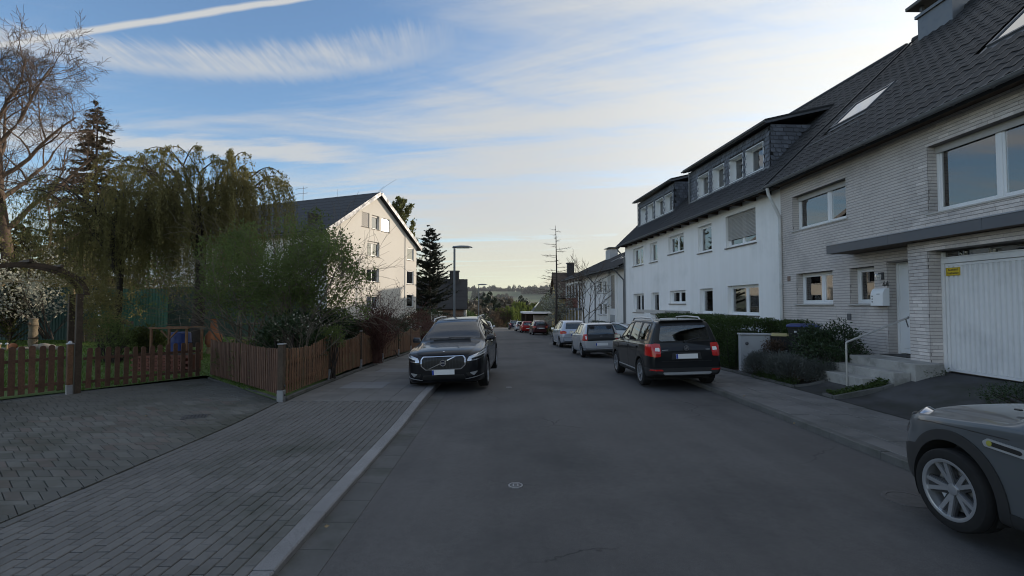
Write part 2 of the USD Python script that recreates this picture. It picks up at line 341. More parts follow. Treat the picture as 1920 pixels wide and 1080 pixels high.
# ------------------------------------------------------------------ materials of the scene
def crackle(n, l):
    """thin cracks and tar-dark patches in the carriageway"""
    n['cv'] = ('voronoi_texture', dict(dimensions='2D', feature='distance_to_edge', scale=0.42, randomness=1.0))
    n['cn'] = ('noise_texture', dict(scale=1.7, detail=5.0, roughness=0.6)); l.append(('geo.position', 'cn.vector'))
    n['ca'] = ('vector_math', dict(math_type='multiply_add', vector2=(0.55, 0.55, 0.0))); l += [('cn.color', 'ca.vector1'), ('geo.position', 'ca.vector3'), ('ca.vector', 'cv.vector')]
    n['cm'] = ('map_range', dict(from_min=0.0, from_max=0.006, to_min=0.75, to_max=0.0, clamp=True)); l.append(('cv.distance', 'cm.value'))
    n['cw'] = ('noise_texture', dict(scale=0.35, detail=2.0)); l.append(('geo.position', 'cw.vector'))
    n['cx'] = ('map_range', dict(from_min=0.52, from_max=0.62, to_min=0.0, to_max=1.0, clamp=True)); l.append(('cw.fac', 'cx.value'))
    n['cy'] = ('math', dict(math_type='multiply')); l += [('cm.result', 'cy.value1'), ('cx.result', 'cy.value2')]
    n['lm'] = ('mapping', dict(scale=(1.1, 0.05, 1.0))); n['ln'] = ('noise_texture', dict(scale=1.0, detail=4.0, roughness=0.6)); n['lr'] = ('rgb_ramp', dict(ramp=[(0.3, (0.86,) * 3), (0.7, (1.12,) * 3)])); n['lx'] = ('mix_color', dict(blend_type='multiply', fac=1.0))
    n['mn'] = ('noise_texture', dict(scale=14.0, detail=5.0, roughness=0.75)); n['mr'] = ('rgb_ramp', dict(ramp=[(0.3, (0.90,) * 3), (0.7, (1.10,) * 3)])); n['mx'] = ('mix_color', dict(blend_type='multiply', fac=1.0))
    l += [('geo.position', 'lm.vector'), ('lm.vector', 'ln.vector'), ('ln.fac', 'lr.fac'), ('geo.position', 'mn.vector'), ('mn.fac', 'mr.fac'), ('lr.color', 'lx.b'), ('mr.color', 'mx.b'), ('lx.result', 'mx.a')]
    n['cz'] = ('mix_color', dict(b=(0.016, 0.016, 0.017))); last = [q for q in l if q[1] == 'p.base_color'][0]; l.remove(last)
    l += [(last[0], 'lx.a'), ('mx.result', 'cz.a'), ('cy.value', 'cz.fac'), ('cz.result', 'p.base_color')]
mat('asphalt', (0.106, 0.102, 0.100), 0.86, 0.14, 0.5, fine=0.30, fscale=110, bump=0.55, bscale=150, bdist=0.006, dirt=(0.074, 0.073, 0.073), dscale=0.23, dlo=0.48, dhi=0.62, spec=0.35, extra=crackle)
mat('asphalt_old', (0.062, 0.062, 0.064), 0.92, 0.2, 1.2, fine=0.28, fscale=90, bump=0.6, bscale=120, bdist=0.007, dirt=(0.036, 0.038, 0.030), dscale=0.9, dlo=0.45, dhi=0.66, spec=0.3)
mat('granite', (0.215, 0.213, 0.215), 0.75, 0.14, 2.0, fine=0.75, fscale=110, bump=0.3, bscale=200, rand='object', ramt=0.12)
mat('gutter_stone', (0.098, 0.097, 0.093), 0.85, 0.2, 2.0, fine=0.25, fscale=120, bump=0.4, rand='object', ramt=0.15, dirt=(0.045, 0.05, 0.035), dscale=1.5)
for nm, rd in (('paver', 'object'), ('paver_many', 'island')):
    mat(nm, (0.140, 0.136, 0.130), 0.88, 0.16, 0.8, fine=0.25, fscale=140, bump=0.4, bscale=160, bdist=0.003, rand=rd, ramt=0.13, dirt=(0.060, 0.066, 0.052), dscale=0.55, dlo=0.50, dhi=0.72)
    mat('court_' + nm, (0.118, 0.117, 0.106), 0.9, 0.18, 0.7, fine=0.25, fscale=140, bump=0.4, bscale=160, bdist=0.003, rand=rd, ramt=0.16, tint=(0.130, 0.108, 0.096), dirt=(0.045, 0.047, 0.030), dscale=0.42, dlo=0.46, dhi=0.66)
    mat('slab_' + nm, (0.150, 0.146, 0.142), 0.88, 0.12, 0.7, fine=0.2, fscale=120, bump=0.35, bscale=140, bdist=0.003, rand=rd, ramt=0.10, dirt=(0.065, 0.068, 0.062), dscale=0.6)
mat('joint_sand', (0.022, 0.023, 0.020), 0.95, 0.3, 4.0, fine=0.3, fscale=100, dirt=(0.018, 0.026, 0.010), dscale=2.0)
mat('soil', (0.045, 0.034, 0.024), 0.95, 0.35, 2.0, fine=0.4, fscale=40, bump=0.8, bscale=25, bdist=0.03)
mat('ground_grass', (0.062, 0.085, 0.030), 0.95, 0.3, 0.5, fine=0.4, fscale=30, bump=0.7, bscale=30, bdist=0.03)
mat('lawn_turf', (0.11, 0.165, 0.038), 0.95, 0.30, 0.8, fine=0.4, fscale=40, bump=0.9, bscale=45, bdist=0.03)
leaf_mat('grass_blade', (0.10, 0.165, 0.032), (0.15, 0.215, 0.05), (0.18, 0.18, 0.07), trans=0.45)
mat('concrete', (0.36, 0.35, 0.325), 0.88, 0.18, 2.5, fine=0.15, fscale=80, bump=0.3, bscale=60, dirt=(0.13, 0.13, 0.11), dscale=1.4, dlo=0.48, dhi=0.70)
mat('concrete_dark', (0.11, 0.11, 0.105), 0.9, 0.2, 2.5, fine=0.2, bump=0.4, bscale=60, dirt=(0.05, 0.055, 0.04), dscale=1.6)
def streaks(n, l):
    """faint rain streaks down a rendered wall"""
    n['sm'] = ('mapping', dict(scale=(2.6, 2.6, 0.16))); n['sn'] = ('noise_texture', dict(scale=1.0, detail=6.0, roughness=0.7)); n['sr'] = ('rgb_ramp', dict(ramp=[(0.40, (1.0,) * 3), (0.75, (0.92, 0.915, 0.90))])); n['sx'] = ('mix_color', dict(blend_type='multiply', fac=1.0))
    last = [q for q in l if q[1] == 'p.base_color'][0]; l.remove(last)
    l += [('geo.position', 'sm.vector'), ('sm.vector', 'sn.vector'), ('sn.fac', 'sr.fac'), (last[0], 'sx.a'), ('sr.color', 'sx.b'), ('sx.result', 'p.base_color')]
mat('white_render', (0.86, 0.85, 0.83), 0.9, 0.04, 0.6, extra=streaks, fine=0.03, fscale=90, bump=0.35, bscale=130, bdist=0.003, dirt=(0.55, 0.56, 0.55), dscale=0.35, dlo=0.55, dhi=0.9)
mat('cream_render', (0.66, 0.63, 0.57), 0.9, 0.05, 0.5, fine=0.03, bump=0.3, bscale=110, bdist=0.003)
mat('yellow_render', (0.52, 0.40, 0.17), 0.9, 0.07, 0.6, fine=0.05, bump=0.3)
mat('plinth', (0.20, 0.14, 0.11), 0.9, 0.2, 2.0, fine=0.15, bump=0.3)
mat('mortar', (0.20, 0.185, 0.175), 0.95, 0.2, 4.0, fine=0.2)
for nm, rd in (('brick', 'object'), ('brick_many', 'island')):
    mat(nm, (0.66, 0.605, 0.565), 0.85, 0.07, 1.2, fine=0.12, fscale=50, bump=0.5, bscale=90, bdist=0.003, rand=rd, ramt=0.13, dirt=(0.33, 0.31, 0.30), dscale=0.7, dlo=0.5, dhi=0.8)
    mat('roof_' + nm, (0.020, 0.021, 0.023), 0.62, 0.3, 1.5, fine=0.2, fscale=60, bump=0.2, rand=rd, ramt=0.30, spec=0.4)
    mat('slate_' + nm, (0.085, 0.092, 0.108), 0.5, 0.2, 2.0, fine=0.15, fscale=40, bump=0.3, bscale=50, bdist=0.004, rand=rd, ramt=0.38, spec=0.5)
mat('brown_tile', (0.075, 0.050, 0.036), 0.85, 0.3, 2.0, fine=0.3, fscale=20, rand='island', ramt=0.25)
mat('mossy_tile', (0.080, 0.085, 0.040), 0.95, 0.35, 0.5, fine=0.35, fscale=12, rand='island', ramt=0.2, dirt=(0.075, 0.06, 0.05), dscale=0.35)
mat('roof_felt', (0.030, 0.030, 0.032), 0.8, 0.2, 2.0)
mat('zinc', (0.30, 0.31, 0.33), 0.45, 0.15, 3.0, metal=0.7, rvar=0.12)
mat('zinc_dark', (0.11, 0.115, 0.125), 0.5, 0.15, 3.0, metal=0.5, rvar=0.1)
mat('gutter_metal', (0.16, 0.165, 0.17), 0.42, 0.15, 3.0, metal=0.6, rvar=0.1)
mat('white_pipe', (0.62, 0.62, 0.60), 0.5, 0.08, 2.0, dirt=(0.42, 0.41, 0.38), dscale=2.0)
mat('frame_white', (0.78, 0.79, 0.79), 0.35, 0.02, 2.0)
mat('garage_white', (0.74, 0.74, 0.73), 0.42, 0.05, 1.2, dirt=(0.52, 0.53, 0.53), dscale=1.0, dlo=0.5, dhi=0.85)
mat('sill_stone', (0.16, 0.145, 0.125), 0.7, 0.15, 5.0, fine=0.15)
mat('sill_light', (0.46, 0.44, 0.41), 0.6, 0.1, 5.0, fine=0.1)
mat('shutter', (0.40, 0.385, 0.36), 0.55, 0.05, 3.0)
mat('blind', (0.78, 0.75, 0.68), 0.7, 0.05, 3.0)
mat('curtain', (0.84, 0.79, 0.70), 0.95, 0.06, 8.0)
mat('curtain_blue', (0.86, 0.87, 0.88), 0.95, 0.03, 5.0)
mat('curtain_warm', (0.50, 0.40, 0.24), 0.95, 0.12, 8.0)
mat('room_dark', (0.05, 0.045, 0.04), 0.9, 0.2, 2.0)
mat('wood_soffit', (0.085, 0.055, 0.032), 0.7, 0.2, 4.0)
mat('wood_dark', (0.050, 0.030, 0.018), 0.7, 0.3, 6.0)
for nm, rd in (('picket', 'object'), ('picket_many', 'island')):
    mat(nm, (0.165, 0.086, 0.045), 0.85, 0.25, 5.0, fine=0.25, fscale=35, rand=rd, ramt=0.22, bump=0.4, bscale=40, dirt=(0.125, 0.098, 0.050), dscale=2.2, dlo=0.52, dhi=0.72)
    mat('gate_' + nm, (0.112, 0.060, 0.038), 0.88, 0.25, 5.0, fine=0.25, fscale=35, rand=rd, ramt=0.2, bump=0.4, bscale=40)
mat('post_wood', (0.070, 0.050, 0.034), 0.9, 0.3, 4.0, fine=0.3, fscale=30, bump=0.4, bscale=30)
mat('pale_wood', (0.30, 0.22, 0.12), 0.85, 0.2, 6.0, fine=0.2, fscale=30)
mat('galvanised', (0.42, 0.43, 0.45), 0.42, 0.15, 8.0, metal=0.85, rvar=0.1)
mat('lamp_grey', (0.20, 0.21, 0.215), 0.45, 0.06, 4.0, metal=0.4)
mat('green_sheet', (0.035, 0.115, 0.078), 0.55, 0.10, 0.8, fine=0.1, dirt=(0.035, 0.07, 0.045), dscale=1.2)
mat('teal_sheet', (0.018, 0.060, 0.052), 0.55, 0.12, 0.8, fine=0.1)
mat('green_grey_sheet', (0.050, 0.082, 0.062), 0.6, 0.12, 0.8, fine=0.1)
mat('blue_plastic', (0.022, 0.045, 0.18), 0.42, 0.08, 2.0)
mat('red_paint', (0.30, 0.03, 0.025), 0.5, 0.12, 3.0)
mat('terracotta', (0.34, 0.13, 0.06), 0.85, 0.15, 6.0, fine=0.15)
mat('red_brick', (0.16, 0.06, 0.04), 0.9, 0.25, 6.0, fine=0.25)
mat('stone', (0.24, 0.22, 0.19), 0.9, 0.25, 6.0, fine=0.25, bump=0.5, bscale=20, bdist=0.02, rand='object', ramt=0.25)
mat('cabinet_grey', (0.36, 0.37, 0.375), 0.6, 0.06, 1.5, dirt=(0.28, 0.285, 0.28), dscale=2.5, dlo=0.5, dhi=0.8)
mat('bin_black', (0.014, 0.014, 0.015), 0.5, 0.15, 3.0)
mat('bin_yellow', (0.36, 0.31, 0.13), 0.5, 0.1, 3.0)
mat('bin_blue', (0.014, 0.032, 0.15), 0.45, 0.1, 3.0)
mat('white_print', (0.55, 0.56, 0.57), 0.6, 0.05, 3.0)
mat('sign_yellow', (0.62, 0.44, 0.02), 0.5, 0.04, 3.0)
mat('print_black', (0.02, 0.02, 0.02), 0.6, 0.02, 3.0)
mat('steel', (0.55, 0.55, 0.54), 0.35, 0.05, 6.0, metal=0.9)
mat('iron', (0.10, 0.10, 0.105), 0.6, 0.25, 20.0, metal=0.6)
mat('iron_light', (0.26, 0.26, 0.27), 0.5, 0.2, 20.0, metal=0.5)
mat('glass_block', (0.30, 0.27, 0.24), 0.25, 0.2, 6.0)
mat('bark', (0.085, 0.065, 0.048), 0.95, 0.3, 3.0, fine=0.35, fscale=25, bump=0.8, bscale=18, bdist=0.03)
mat('bark_dark', (0.045, 0.036, 0.030), 0.95, 0.3, 3.0, fine=0.3, fscale=25)
mat('bark_warm', (0.105, 0.074, 0.054), 0.95, 0.25, 3.0, fine=0.3, fscale=25)
mat('bark_pale', (0.15, 0.125, 0.098), 0.95, 0.25, 3.0, fine=0.3, fscale=30)
mat('twig_red', (0.105, 0.050, 0.038), 0.95, 0.2, 3.0)
glass_mat('pane', (0.92, 0.94, 0.95), 1.8, boost=0.10)
glass_mat('pane_clear', (0.72, 0.76, 0.78), 1.6, boost=0.03)
glass_mat('pane_bright', (0.8, 0.8, 0.78), 2.2, boost=0.20)
glass_mat('car_glass', (0.66, 0.70, 0.69), 1.6, boost=0.05)
glass_mat('car_glass_dark', (0.22, 0.24, 0.25), 1.7, boost=0.09)
glass_mat('lens_clear', (0.9, 0.92, 0.93), 1.5, boost=0.03)
glass_mat('lens_red', (0.75, 0.03, 0.02), 1.5, boost=0.03)
leaf_mat('needle_spruce', (0.070, 0.056, 0.028), (0.105, 0.080, 0.040), (0.11, 0.085, 0.035), trans=0.2)
leaf_mat('needle_pine', (0.022, 0.030, 0.018), (0.036, 0.045, 0.026), trans=0.15)
leaf_mat('leaf_willow', (0.22, 0.20, 0.080), (0.33, 0.295, 0.12), (0.38, 0.35, 0.15), trans=0.6)
leaf_mat('leaf_fresh', (0.14, 0.185, 0.060), (0.215, 0.265, 0.088), (0.26, 0.30, 0.11), trans=0.58)
leaf_mat('leaf_dark', (0.032, 0.056, 0.020), (0.068, 0.105, 0.036), (0.105, 0.14, 0.05), trans=0.15, rough=0.38, spec=0.5)
leaf_mat('leaf_hedge', (0.055, 0.088, 0.022), (0.115, 0.160, 0.042), (0.17, 0.20, 0.06), trans=0.3)
leaf_mat('leaf_yellow', (0.075, 0.085, 0.018), (0.17, 0.16, 0.035), (0.24, 0.20, 0.05), trans=0.3)
leaf_mat('leaf_grey', (0.13, 0.14, 0.125), (0.20, 0.21, 0.19), (0.12, 0.08, 0.06), trans=0.2)
leaf_mat('leaf_brown', (0.105, 0.070, 0.045), (0.14, 0.085, 0.052), (0.20, 0.12, 0.06), trans=0.3)
leaf_mat('leaf_red', (0.060, 0.018, 0.014), (0.11, 0.035, 0.026), trans=0.3)
leaf_mat('leaf_poplar', (0.12, 0.13, 0.045), (0.20, 0.20, 0.08), trans=0.4)
leaf_mat('leaf_spring', (0.17, 0.215, 0.05), (0.26, 0.29, 0.08), trans=0.5)
leaf_mat('blossom_white', (0.42, 0.42, 0.34), (0.66, 0.64, 0.56), (0.10, 0.14, 0.04), trans=0.35)

# ------------------------------------------------------------------ the land: one sheet to the horizon, valley and far hills
def land_z(x, y):
    x, y = np.asarray(x, float), np.asarray(y, float)
    near = road_z(np.minimum(y, 150)) - 0.22
    t = np.clip((-5.0 - x) / 9.0, 0, 1); near = near + 0.33 * t * t * (3 - 2 * t) * np.clip((60 - y) / 30, 0, 1)
    t = np.clip((x - 9.0) / 6.0, 0, 1); near = near + 0.35 * t * t * (3 - 2 * t) * np.clip((60 - y) / 40, 0, 1)
    a = np.clip((y - 150) / 650, 0, 1); z = near - 47 * a * a * (3 - 2 * a) - 8.0 * np.sin(np.pi * np.clip(a * 0.5, 0, 0.5)) * 0
    p = np.stack([x / 520, y / 700, np.zeros_like(x)], -1)
    b = np.clip((y - 780) / 1900, 0, 1)
    ridge = 112 + 34 * (meshkit.fbm(p, 4, 3) - 0.5) + 14 * np.sin(x / 900 + 1.0)
    z = z + ridge * (b ** 1.15) * (1 + 0.12 * np.sin(x / 330 + y / 410) * (1 - b))
    r = np.hypot(x, np.maximum(y, 0)); side = np.clip((np.abs(x) - 0.5 * np.maximum(y, 0) - 120) / 900, 0, 1)
    return z + side * 30 * meshkit.fbm(np.stack([x / 300, y / 300, np.ones_like(x)], -1), 3, 5) * np.clip((y + 400) / 400, 0, 1)
gx = np.concatenate([-np.geomspace(5200, 60, 46), np.linspace(-52, 52, 66), np.geomspace(60, 5200, 46)])
gy = np.concatenate([-np.geomspace(900, 30, 14), np.linspace(-22, 170, 82), np.geomspace(178, 6000, 100)])
GX, GY = np.meshgrid(gx, gy)
GZ = land_z(GX, GY)
v = np.stack([GX, GY, GZ], -1).reshape(-1, 3)
i, j = np.meshgrid(np.arange(len(gy) - 1), np.arange(len(gx) - 1), indexing='ij'); q = (i * len(gx) + j).ravel(); w = len(gx)
def land_fields(n, l):
    """fields on the far slope: patches of meadow, plough and wood floor"""
    n['fv'] = ('voronoi_texture', dict(dimensions='2D', feature='f1', scale=0.0065, randomness=0.9)); l.append(('geo.position', 'fv.vector'))
    n['fs'] = ('separate_color', {}); l.append(('fv.color', 'fs.color'))
    n['fr'] = ('rgb_ramp', dict(ramp=[(0.0, (0.062, 0.095, 0.030)), (0.3, (0.045, 0.062, 0.025)), (0.31, (0.07, 0.058, 0.038)), (0.5, (0.078, 0.115, 0.036)), (0.75, (0.055, 0.074, 0.03)), (1.0, (0.088, 0.108, 0.044))])); l.append(('fs.r', 'fr.fac'))
    n['gs'] = ('separate_xyz', {}); l.append(('geo.position', 'gs.vector'))
    n['gd'] = ('map_range', dict(from_min=150.0, from_max=320.0, to_min=0.0, to_max=1.0, clamp=True)); l.append(('gs.y', 'gd.value'))
    last = [k for k in l if k[1] == 'p.base_color'][0]; l.remove(last)
    n['fm'] = ('mix_color', {}); l += [('gd.result', 'fm.fac'), (last[0], 'fm.a'), ('fr.color', 'fm.b'), ('fm.result', 'p.base_color')]
mat('land', (0.062, 0.080, 0.032), 0.95, 0.3, 0.4, fine=0.3, fscale=12, extra=land_fields)
solo('terrain', (v, np.vstack([np.stack([q, q + 1, q + w + 1], 1), np.stack([q, q + w + 1, q + w], 1)])), 'land', kind='structure', smooth=True)

# ------------------------------------------------------------------ carriageway, gutter, kerbs
ysr = np.concatenate([np.linspace(-14, 40, 70), np.linspace(41, 160, 60)])
solo('road', ribbon(KL - 0.02, KR + 0.02, -14, 160, lambda x, y: road_z(y) + 0.035 * (1 - ((x - 1.6) / 3.3) ** 2) - 0.035, ny=ysr, nx=9), 'asphalt', kind='structure', smooth=True)
def stones(y0, y1, L, gap=0.006):
    y, out = y0, []
    while y < y1: out.append((y, min(y + L, y1) - gap)); y += L
    return out
gut = thing('gutter_strip', kind='structure')
for a, b in stones(-3, 26, 0.5):
    part(gut, 'gutter_stone', ribbon(KL + 0.004, KL + 0.30, a, b, lambda x, y: road_s(x, y) + 0.004 + 0.012 * (1 - (x - KL) / 0.3), ny=2, nx=2, th=0.06), 'gutter_stone')
kl = thing('left_kerb', kind='structure')
for k, (a, b) in enumerate(stones(-3.4, 70, 1.0)):
    dz = float(rng.uniform(-0.004, 0.004))
    body = ribbon(KL - 0.16, KL - 0.012, a, b, lambda x, y: left_z(y) + dz, ny=4, nx=2, th=0.24)
    edge = ribbon(KL - 0.012, KL, a, b, lambda x, y: left_z(y) + dz - 0.010 * (x > KL - 0.006), ny=4, nx=2, th=0.24)
    part(kl, 'kerb_stone', join([body, edge]), 'granite')
kr = thing('right_kerb', kind='structure')
for k, (a, b) in enumerate(stones(-3.7, 70, 1.0)):
    dz = float(rng.uniform(-0.004, 0.004))
    body = ribbon(KR + 0.010, KR + 0.12, a, b, lambda x, y: right_z(x, y) + dz, ny=3, nx=2, th=0.22)
    edge = ribbon(KR, KR + 0.010, a, b, lambda x, y: right_z(x, y) + dz - 0.010 * (x < KR + 0.005), ny=3, nx=2, th=0.22)
    part(kr, 'kerb_stone', join([body, edge]), 'concrete_dark')

# ------------------------------------------------------------------ paving laid piece by piece
def paving(c, a, b, ha, hb, zf, th=0.05, bev=0.005, jit=0.0015, r=rng):
    """c: centres (n x 2); a, b: unit axes; ha, hb: half sizes (n); returns (n x 12 x 3) vertices and the faces of one"""
    n = len(c); ha, hb = np.broadcast_to(ha, (n,)), np.broadcast_to(hb, (n,))
    sg = np.array([[-1, -1], [1, -1], [1, 1], [-1, 1]], float)
    def ring(inset, dz):
        P = c[:, None] + sg[None, :, :1] * (ha - inset)[:, None, None] * a + sg[None, :, 1:] * (hb - inset)[:, None, None] * b
        return np.concatenate([P, (zf(P[..., 0], P[..., 1]) + off[:, None] + dz)[..., None]], -1)
    off = r.normal(0, jit, n)
    V = np.concatenate([ring(bev, 0.0), ring(0, -bev), ring(0, -th)], 1)
    F = [[0, 1, 2], [0, 2, 3]]
    for k in (0, 4):
        for s in range(4):
            t = (s + 1) % 4; F += [[k + s, k + 4 + s, k + 4 + t], [k + s, k + 4 + t, k + t]]
    return V, np.array(F)
def lay(parent, name, many, V, F, mats, limit=300):
    """the pieces that show largest as parts, the rest as one part of kind stuff"""
    ctr = V[:, :4].mean(1); sz = np.linalg.norm(V[:, 0] - V[:, 2], axis=1)
    d = ctr - [0, 0, CAM_H]; u = 960 + 903 * ctr[:, 0] / np.maximum(ctr[:, 1], 0.1); vv = 571 - 903 * d[:, 2] / np.maximum(ctr[:, 1], 0.1)
    seen = (ctr[:, 1] > 1) & (u > -30) & (u < 1950) & (vv < 1095) & (vv > -30)
    score = np.where(seen, sz / np.linalg.norm(d, axis=1), 0); o = np.argsort(-score)
    if len(o) <= limit + 12: first, rest = o, o[:0]
    else: first, rest = o[:limit], o[limit:]
    for k in first: part(parent, name, (V[k], F), mats[0])
    if len(rest):
        n = V.shape[1]
        part(parent, many, (V[rest].reshape(-1, 3), (F[None] + (np.arange(len(rest)) * n)[:, None, None]).reshape(-1, 3)), mats[1], kind='stuff')
def grid_field(poly, o, a, b, la, lb, gap, shift=0.5, keep=0.0):
    """running bond: rows along a, each row lb deep; pieces clipped away whole when their centre is outside the polygon"""
    from shapely import contains_xy
    a, b = np.array(a, float), np.array(b, float); P = np.array(poly.exterior.coords) - o
    ia, ib = P @ a, P @ b
    out = []
    for r_ in range(int(np.floor(ib.min() / lb)) - 1, int(np.ceil(ib.max() / lb)) + 1):
        k = np.arange(np.floor(ia.min() / la) - 1, np.ceil(ia.max() / la) + 1)
        s = (k + (r_ * shift) % 1.0 + 0.02 * np.sin(r_ * 2.3)) * la
        out.append(np.array(o)[None] + s[:, None] * a + (r_ + 0.5) * lb * b)
    c = np.vstack(out); m = contains_xy(poly, c[:, 0], c[:, 1])
    return c[m]
pav = thing('left_pavement', kind='structure')
part(pav, 'bedding', ribbon(-4.50, KL - 0.165, -3.4, 60, lambda x, y: left_z(y) - 0.013, ny=64, nx=4), 'joint_sand')
XA, XB, Y_SLAB = -4.42, KL - 0.165, 9.7
polyL = Polygon([(XA, -1.0), (XB, -1.0), (XB, Y_SLAB), (XA, Y_SLAB)])
c = grid_field(polyL, (XB, 0), (0, 1), (-1, 0), 0.222, 0.1048, 0.006)
V, F = paving(c, np.array([0, 1.0]), np.array([1.0, 0]), 0.222 / 2 - 0.0065, 0.1048 / 2 - 0.0035, lambda x, y: left_z(y), bev=0.006, jit=0.002)
lay(pav, 'paver', 'pavers_beyond', V, F, ('paver', 'paver_many'))
cs, has, hbs = [], [], []
for r_, y in enumerate(np.arange(Y_SLAB, 34, 0.5)):
    for k in range(6):
        x0 = XB - 0.5 * k; x1 = max(x0 - 0.5, XA)
        if x0 - x1 > 0.1: cs.append(((x0 + x1) / 2, y + 0.25)); has.append((x0 - x1) / 2 - 0.003); hbs.append(0.247)
V, F = paving(np.array(cs), np.array([1.0, 0]), np.array([0, 1.0]), np.array(has), np.array(hbs), lambda x, y: left_z(y), jit=0.001, bev=0.003)
ctr = V[:, :4].mean(1); pale = (ctr[:, 0] > -3.6) & (ctr[:, 0] < -2.6) & (((ctr[:, 1] > 11.2) & (ctr[:, 1] < 12.2)) | ((ctr[:, 1] > 14.2) & (ctr[:, 1] < 15.2)))
mat('slab_pale', (0.17, 0.175, 0.185), 0.85, 0.1, 1.0, fine=0.2, fscale=120, bump=0.3, rand='object', ramt=0.08)
for k in np.nonzero(pale)[0]: part(pav, 'slab', (V[k], F), 'slab_pale', label='paler concrete slab set into the grey pavement')
lay(pav, 'slab', 'slabs_beyond', V[~pale], F, ('slab_paver', 'slab_paver_many'))
part(pav, 'pavement_beyond', ribbon(XA, XB, 34.02, 120, lambda x, y: left_z(y), ny=50, nx=3), 'slab_paver')
# the forecourt in front of the garden gate
G0, G1 = np.array([-4.46, 9.62]), np.array([-7.95, 12.95]); gd = unit([-2.3, -3.3]); G2 = G1 + gd * 21
polyC = Polygon([(-4.48, -2.5), tuple(G0 + [-0.02, 0.05]), tuple(G1), tuple(G2)])
court = thing('forecourt', kind='structure')
vv_, ff_ = trimesh.creation.triangulate_polygon(polyC, engine='earcut')
vv_, ff_ = trimesh.remesh.subdivide_to_size(np.column_stack([vv_, np.zeros(len(vv_))]), ff_, 1.2)
part(court, 'bedding', (np.column_stack([vv_[:, :2], left_z(vv_[:, 1]) - 0.013]), ff_), 'joint_sand')
ca, cb = unit([1, 0.02]), unit([0.76, -0.65])
pc = polyC.buffer(-0.015); cs, has, hbs, cut = [], [], [], []
t, k = -7.8, 0
while t < 17:
    h_ = (0.352, 0.168)[k % 2]; la = (0.185, 0.37)[k % 2]
    for q in range(-110, 60):
        p = np.array([-4.5, 10.0]) + ca * (q + .31 * (k // 2 % 3) + .5 * (k % 2)) * la + cb * (t + h_ / 2)
        A_, B_ = la / 2 - .005, h_ / 2 - .004; cell = Polygon([p - ca * A_ - cb * B_, p + ca * A_ - cb * B_, p + ca * A_ + cb * B_, p - ca * A_ + cb * B_])
        if p[1] > .5 and pc.contains(cell): cs.append(p); has.append(A_); hbs.append(B_)
        elif p[1] > .5 and (w_ := cell.intersection(pc)).area > 4e-4 and w_.geom_type == 'Polygon': cut.append(w_)
    t += h_; k += 1
part(court, 'cut_pavers', join([slab(w_, float(left_z(w_.centroid.y)) - .05, float(left_z(w_.centroid.y)) + .001) for w_ in cut]), 'court_paver_many', kind='stuff')
V, F = paving(np.array(cs), ca, cb, np.array(has), np.array(hbs), lambda x, y: left_z(y) + 0.0012, jit=0.002, bev=0.005)
lay(court, 'paver', 'pavers_beyond', V, F, ('court_paver', 'court_paver_many'))
# drain grating in the forecourt by the corner post
dg = (-5.42, 8.55)
g = thing('drain_grating', 'small slotted iron drain grating set in the forecourt paving', 'drain', loc=(dg[0], dg[1], float(left_z(dg[1]))), rotz=25)
part(g, 'frame', join([bx(-.19, .19, -.15, -.12, -.02, .007), bx(-.19, .19, .12, .15, -.02, .007), bx(-.19, -.165, -.12, .12, -.02, .007), bx(.165, .19, -.12, .12, -.02, .007)]), 'iron')
part(g, 'pit', bx(-.165, .165, -.12, .12, -.012, .0025), 'print_black')
for k in range(6): part(g, 'bar', bx(-.15 + k * .054, -.122 + k * .054, -.12, .12, -.01, .006), 'iron')
# ------------------------------------------------------------------ right side: pavement, forecourts
rp = thing('right_pavement', kind='structure')
part(rp, 'bedding', ribbon(KR + 0.12, 6.86, -3, 60, lambda x, y: right_z(np.minimum(x, 6.8), y) - 0.010, ny=70, nx=3), 'joint_sand')
cs, has, hbs = [], [], []
for k in range(5):
    x0 = KR + 0.125 + 0.345 * k
    for y in np.arange(-1, 40, 0.5):
        cs.append((x0 + 0.1725, y + 0.25 + 0.25 * (k % 2))); has.append(0.1725 - 0.005); hbs.append(0.2445)
V, F = paving(np.array(cs), np.array([1.0, 0]), np.array([0, 1.0]), np.array(has), np.array(hbs), lambda x, y: right_z(np.minimum(x, 6.8), y), jit=0.003, bev=0.006)
lay(rp, 'slab', 'slabs_beyond', V, F, ('slab_paver', 'slab_paver_many'))
part(rp, 'pavement_beyond', ribbon(KR + 0.125, 6.85, 40.02, 120, lambda x, y: right_z(np.minimum(x, 6.8), y), ny=50, nx=3), 'slab_paver')
zr_ = lambda x, y: right_z(x, y) - 0.012
solo('driveway', ribbon(6.86, 9.75, -2, 10.12, zr_, ny=30, nx=12), 'asphalt_old', kind='structure', smooth=True)
solo('garden_path', ribbon(6.86, 9.75, 10.12, 11.55, zr_, ny=8, nx=12), 'asphalt_old', kind='structure', smooth=True)
solo('planting_bed', ribbon(6.86, 9.75, 11.55, 16.6, lambda x, y: right_z(x, y) - 0.006, ny=20, nx=12), 'soil', kind='structure', smooth=True)
solo('front_lawn', ribbon(6.86, 9.4, 16.6, 45, lambda x, y: right_z(x, y) - 0.02, ny=40, nx=8), 'lawn_turf', kind='structure', smooth=True)
e = thing('bed_edging', 'low concrete edging stones along the lavender bed', 'edging')
for a in np.arange(11.5, 16.4, 1.0): part(e, 'edging_stone', ribbon(6.83, 6.90, a, a + 0.99, lambda x, y: right_z(6.8, y) + 0.045, ny=2, nx=2, th=0.2), 'concrete_dark')
for a in np.arange(6.92, 8.4, 0.75): part(e, 'edging_stone', (lambda m: m)(ribbon(a, a + 0.74, 11.5, 11.56, lambda x, y: right_z(x, y) + 0.04, ny=2, nx=3, th=0.2)), 'concrete_dark')
e = thing('strip_edging', 'concrete edging stones round the narrow grassy strip by the driveway', 'edging')
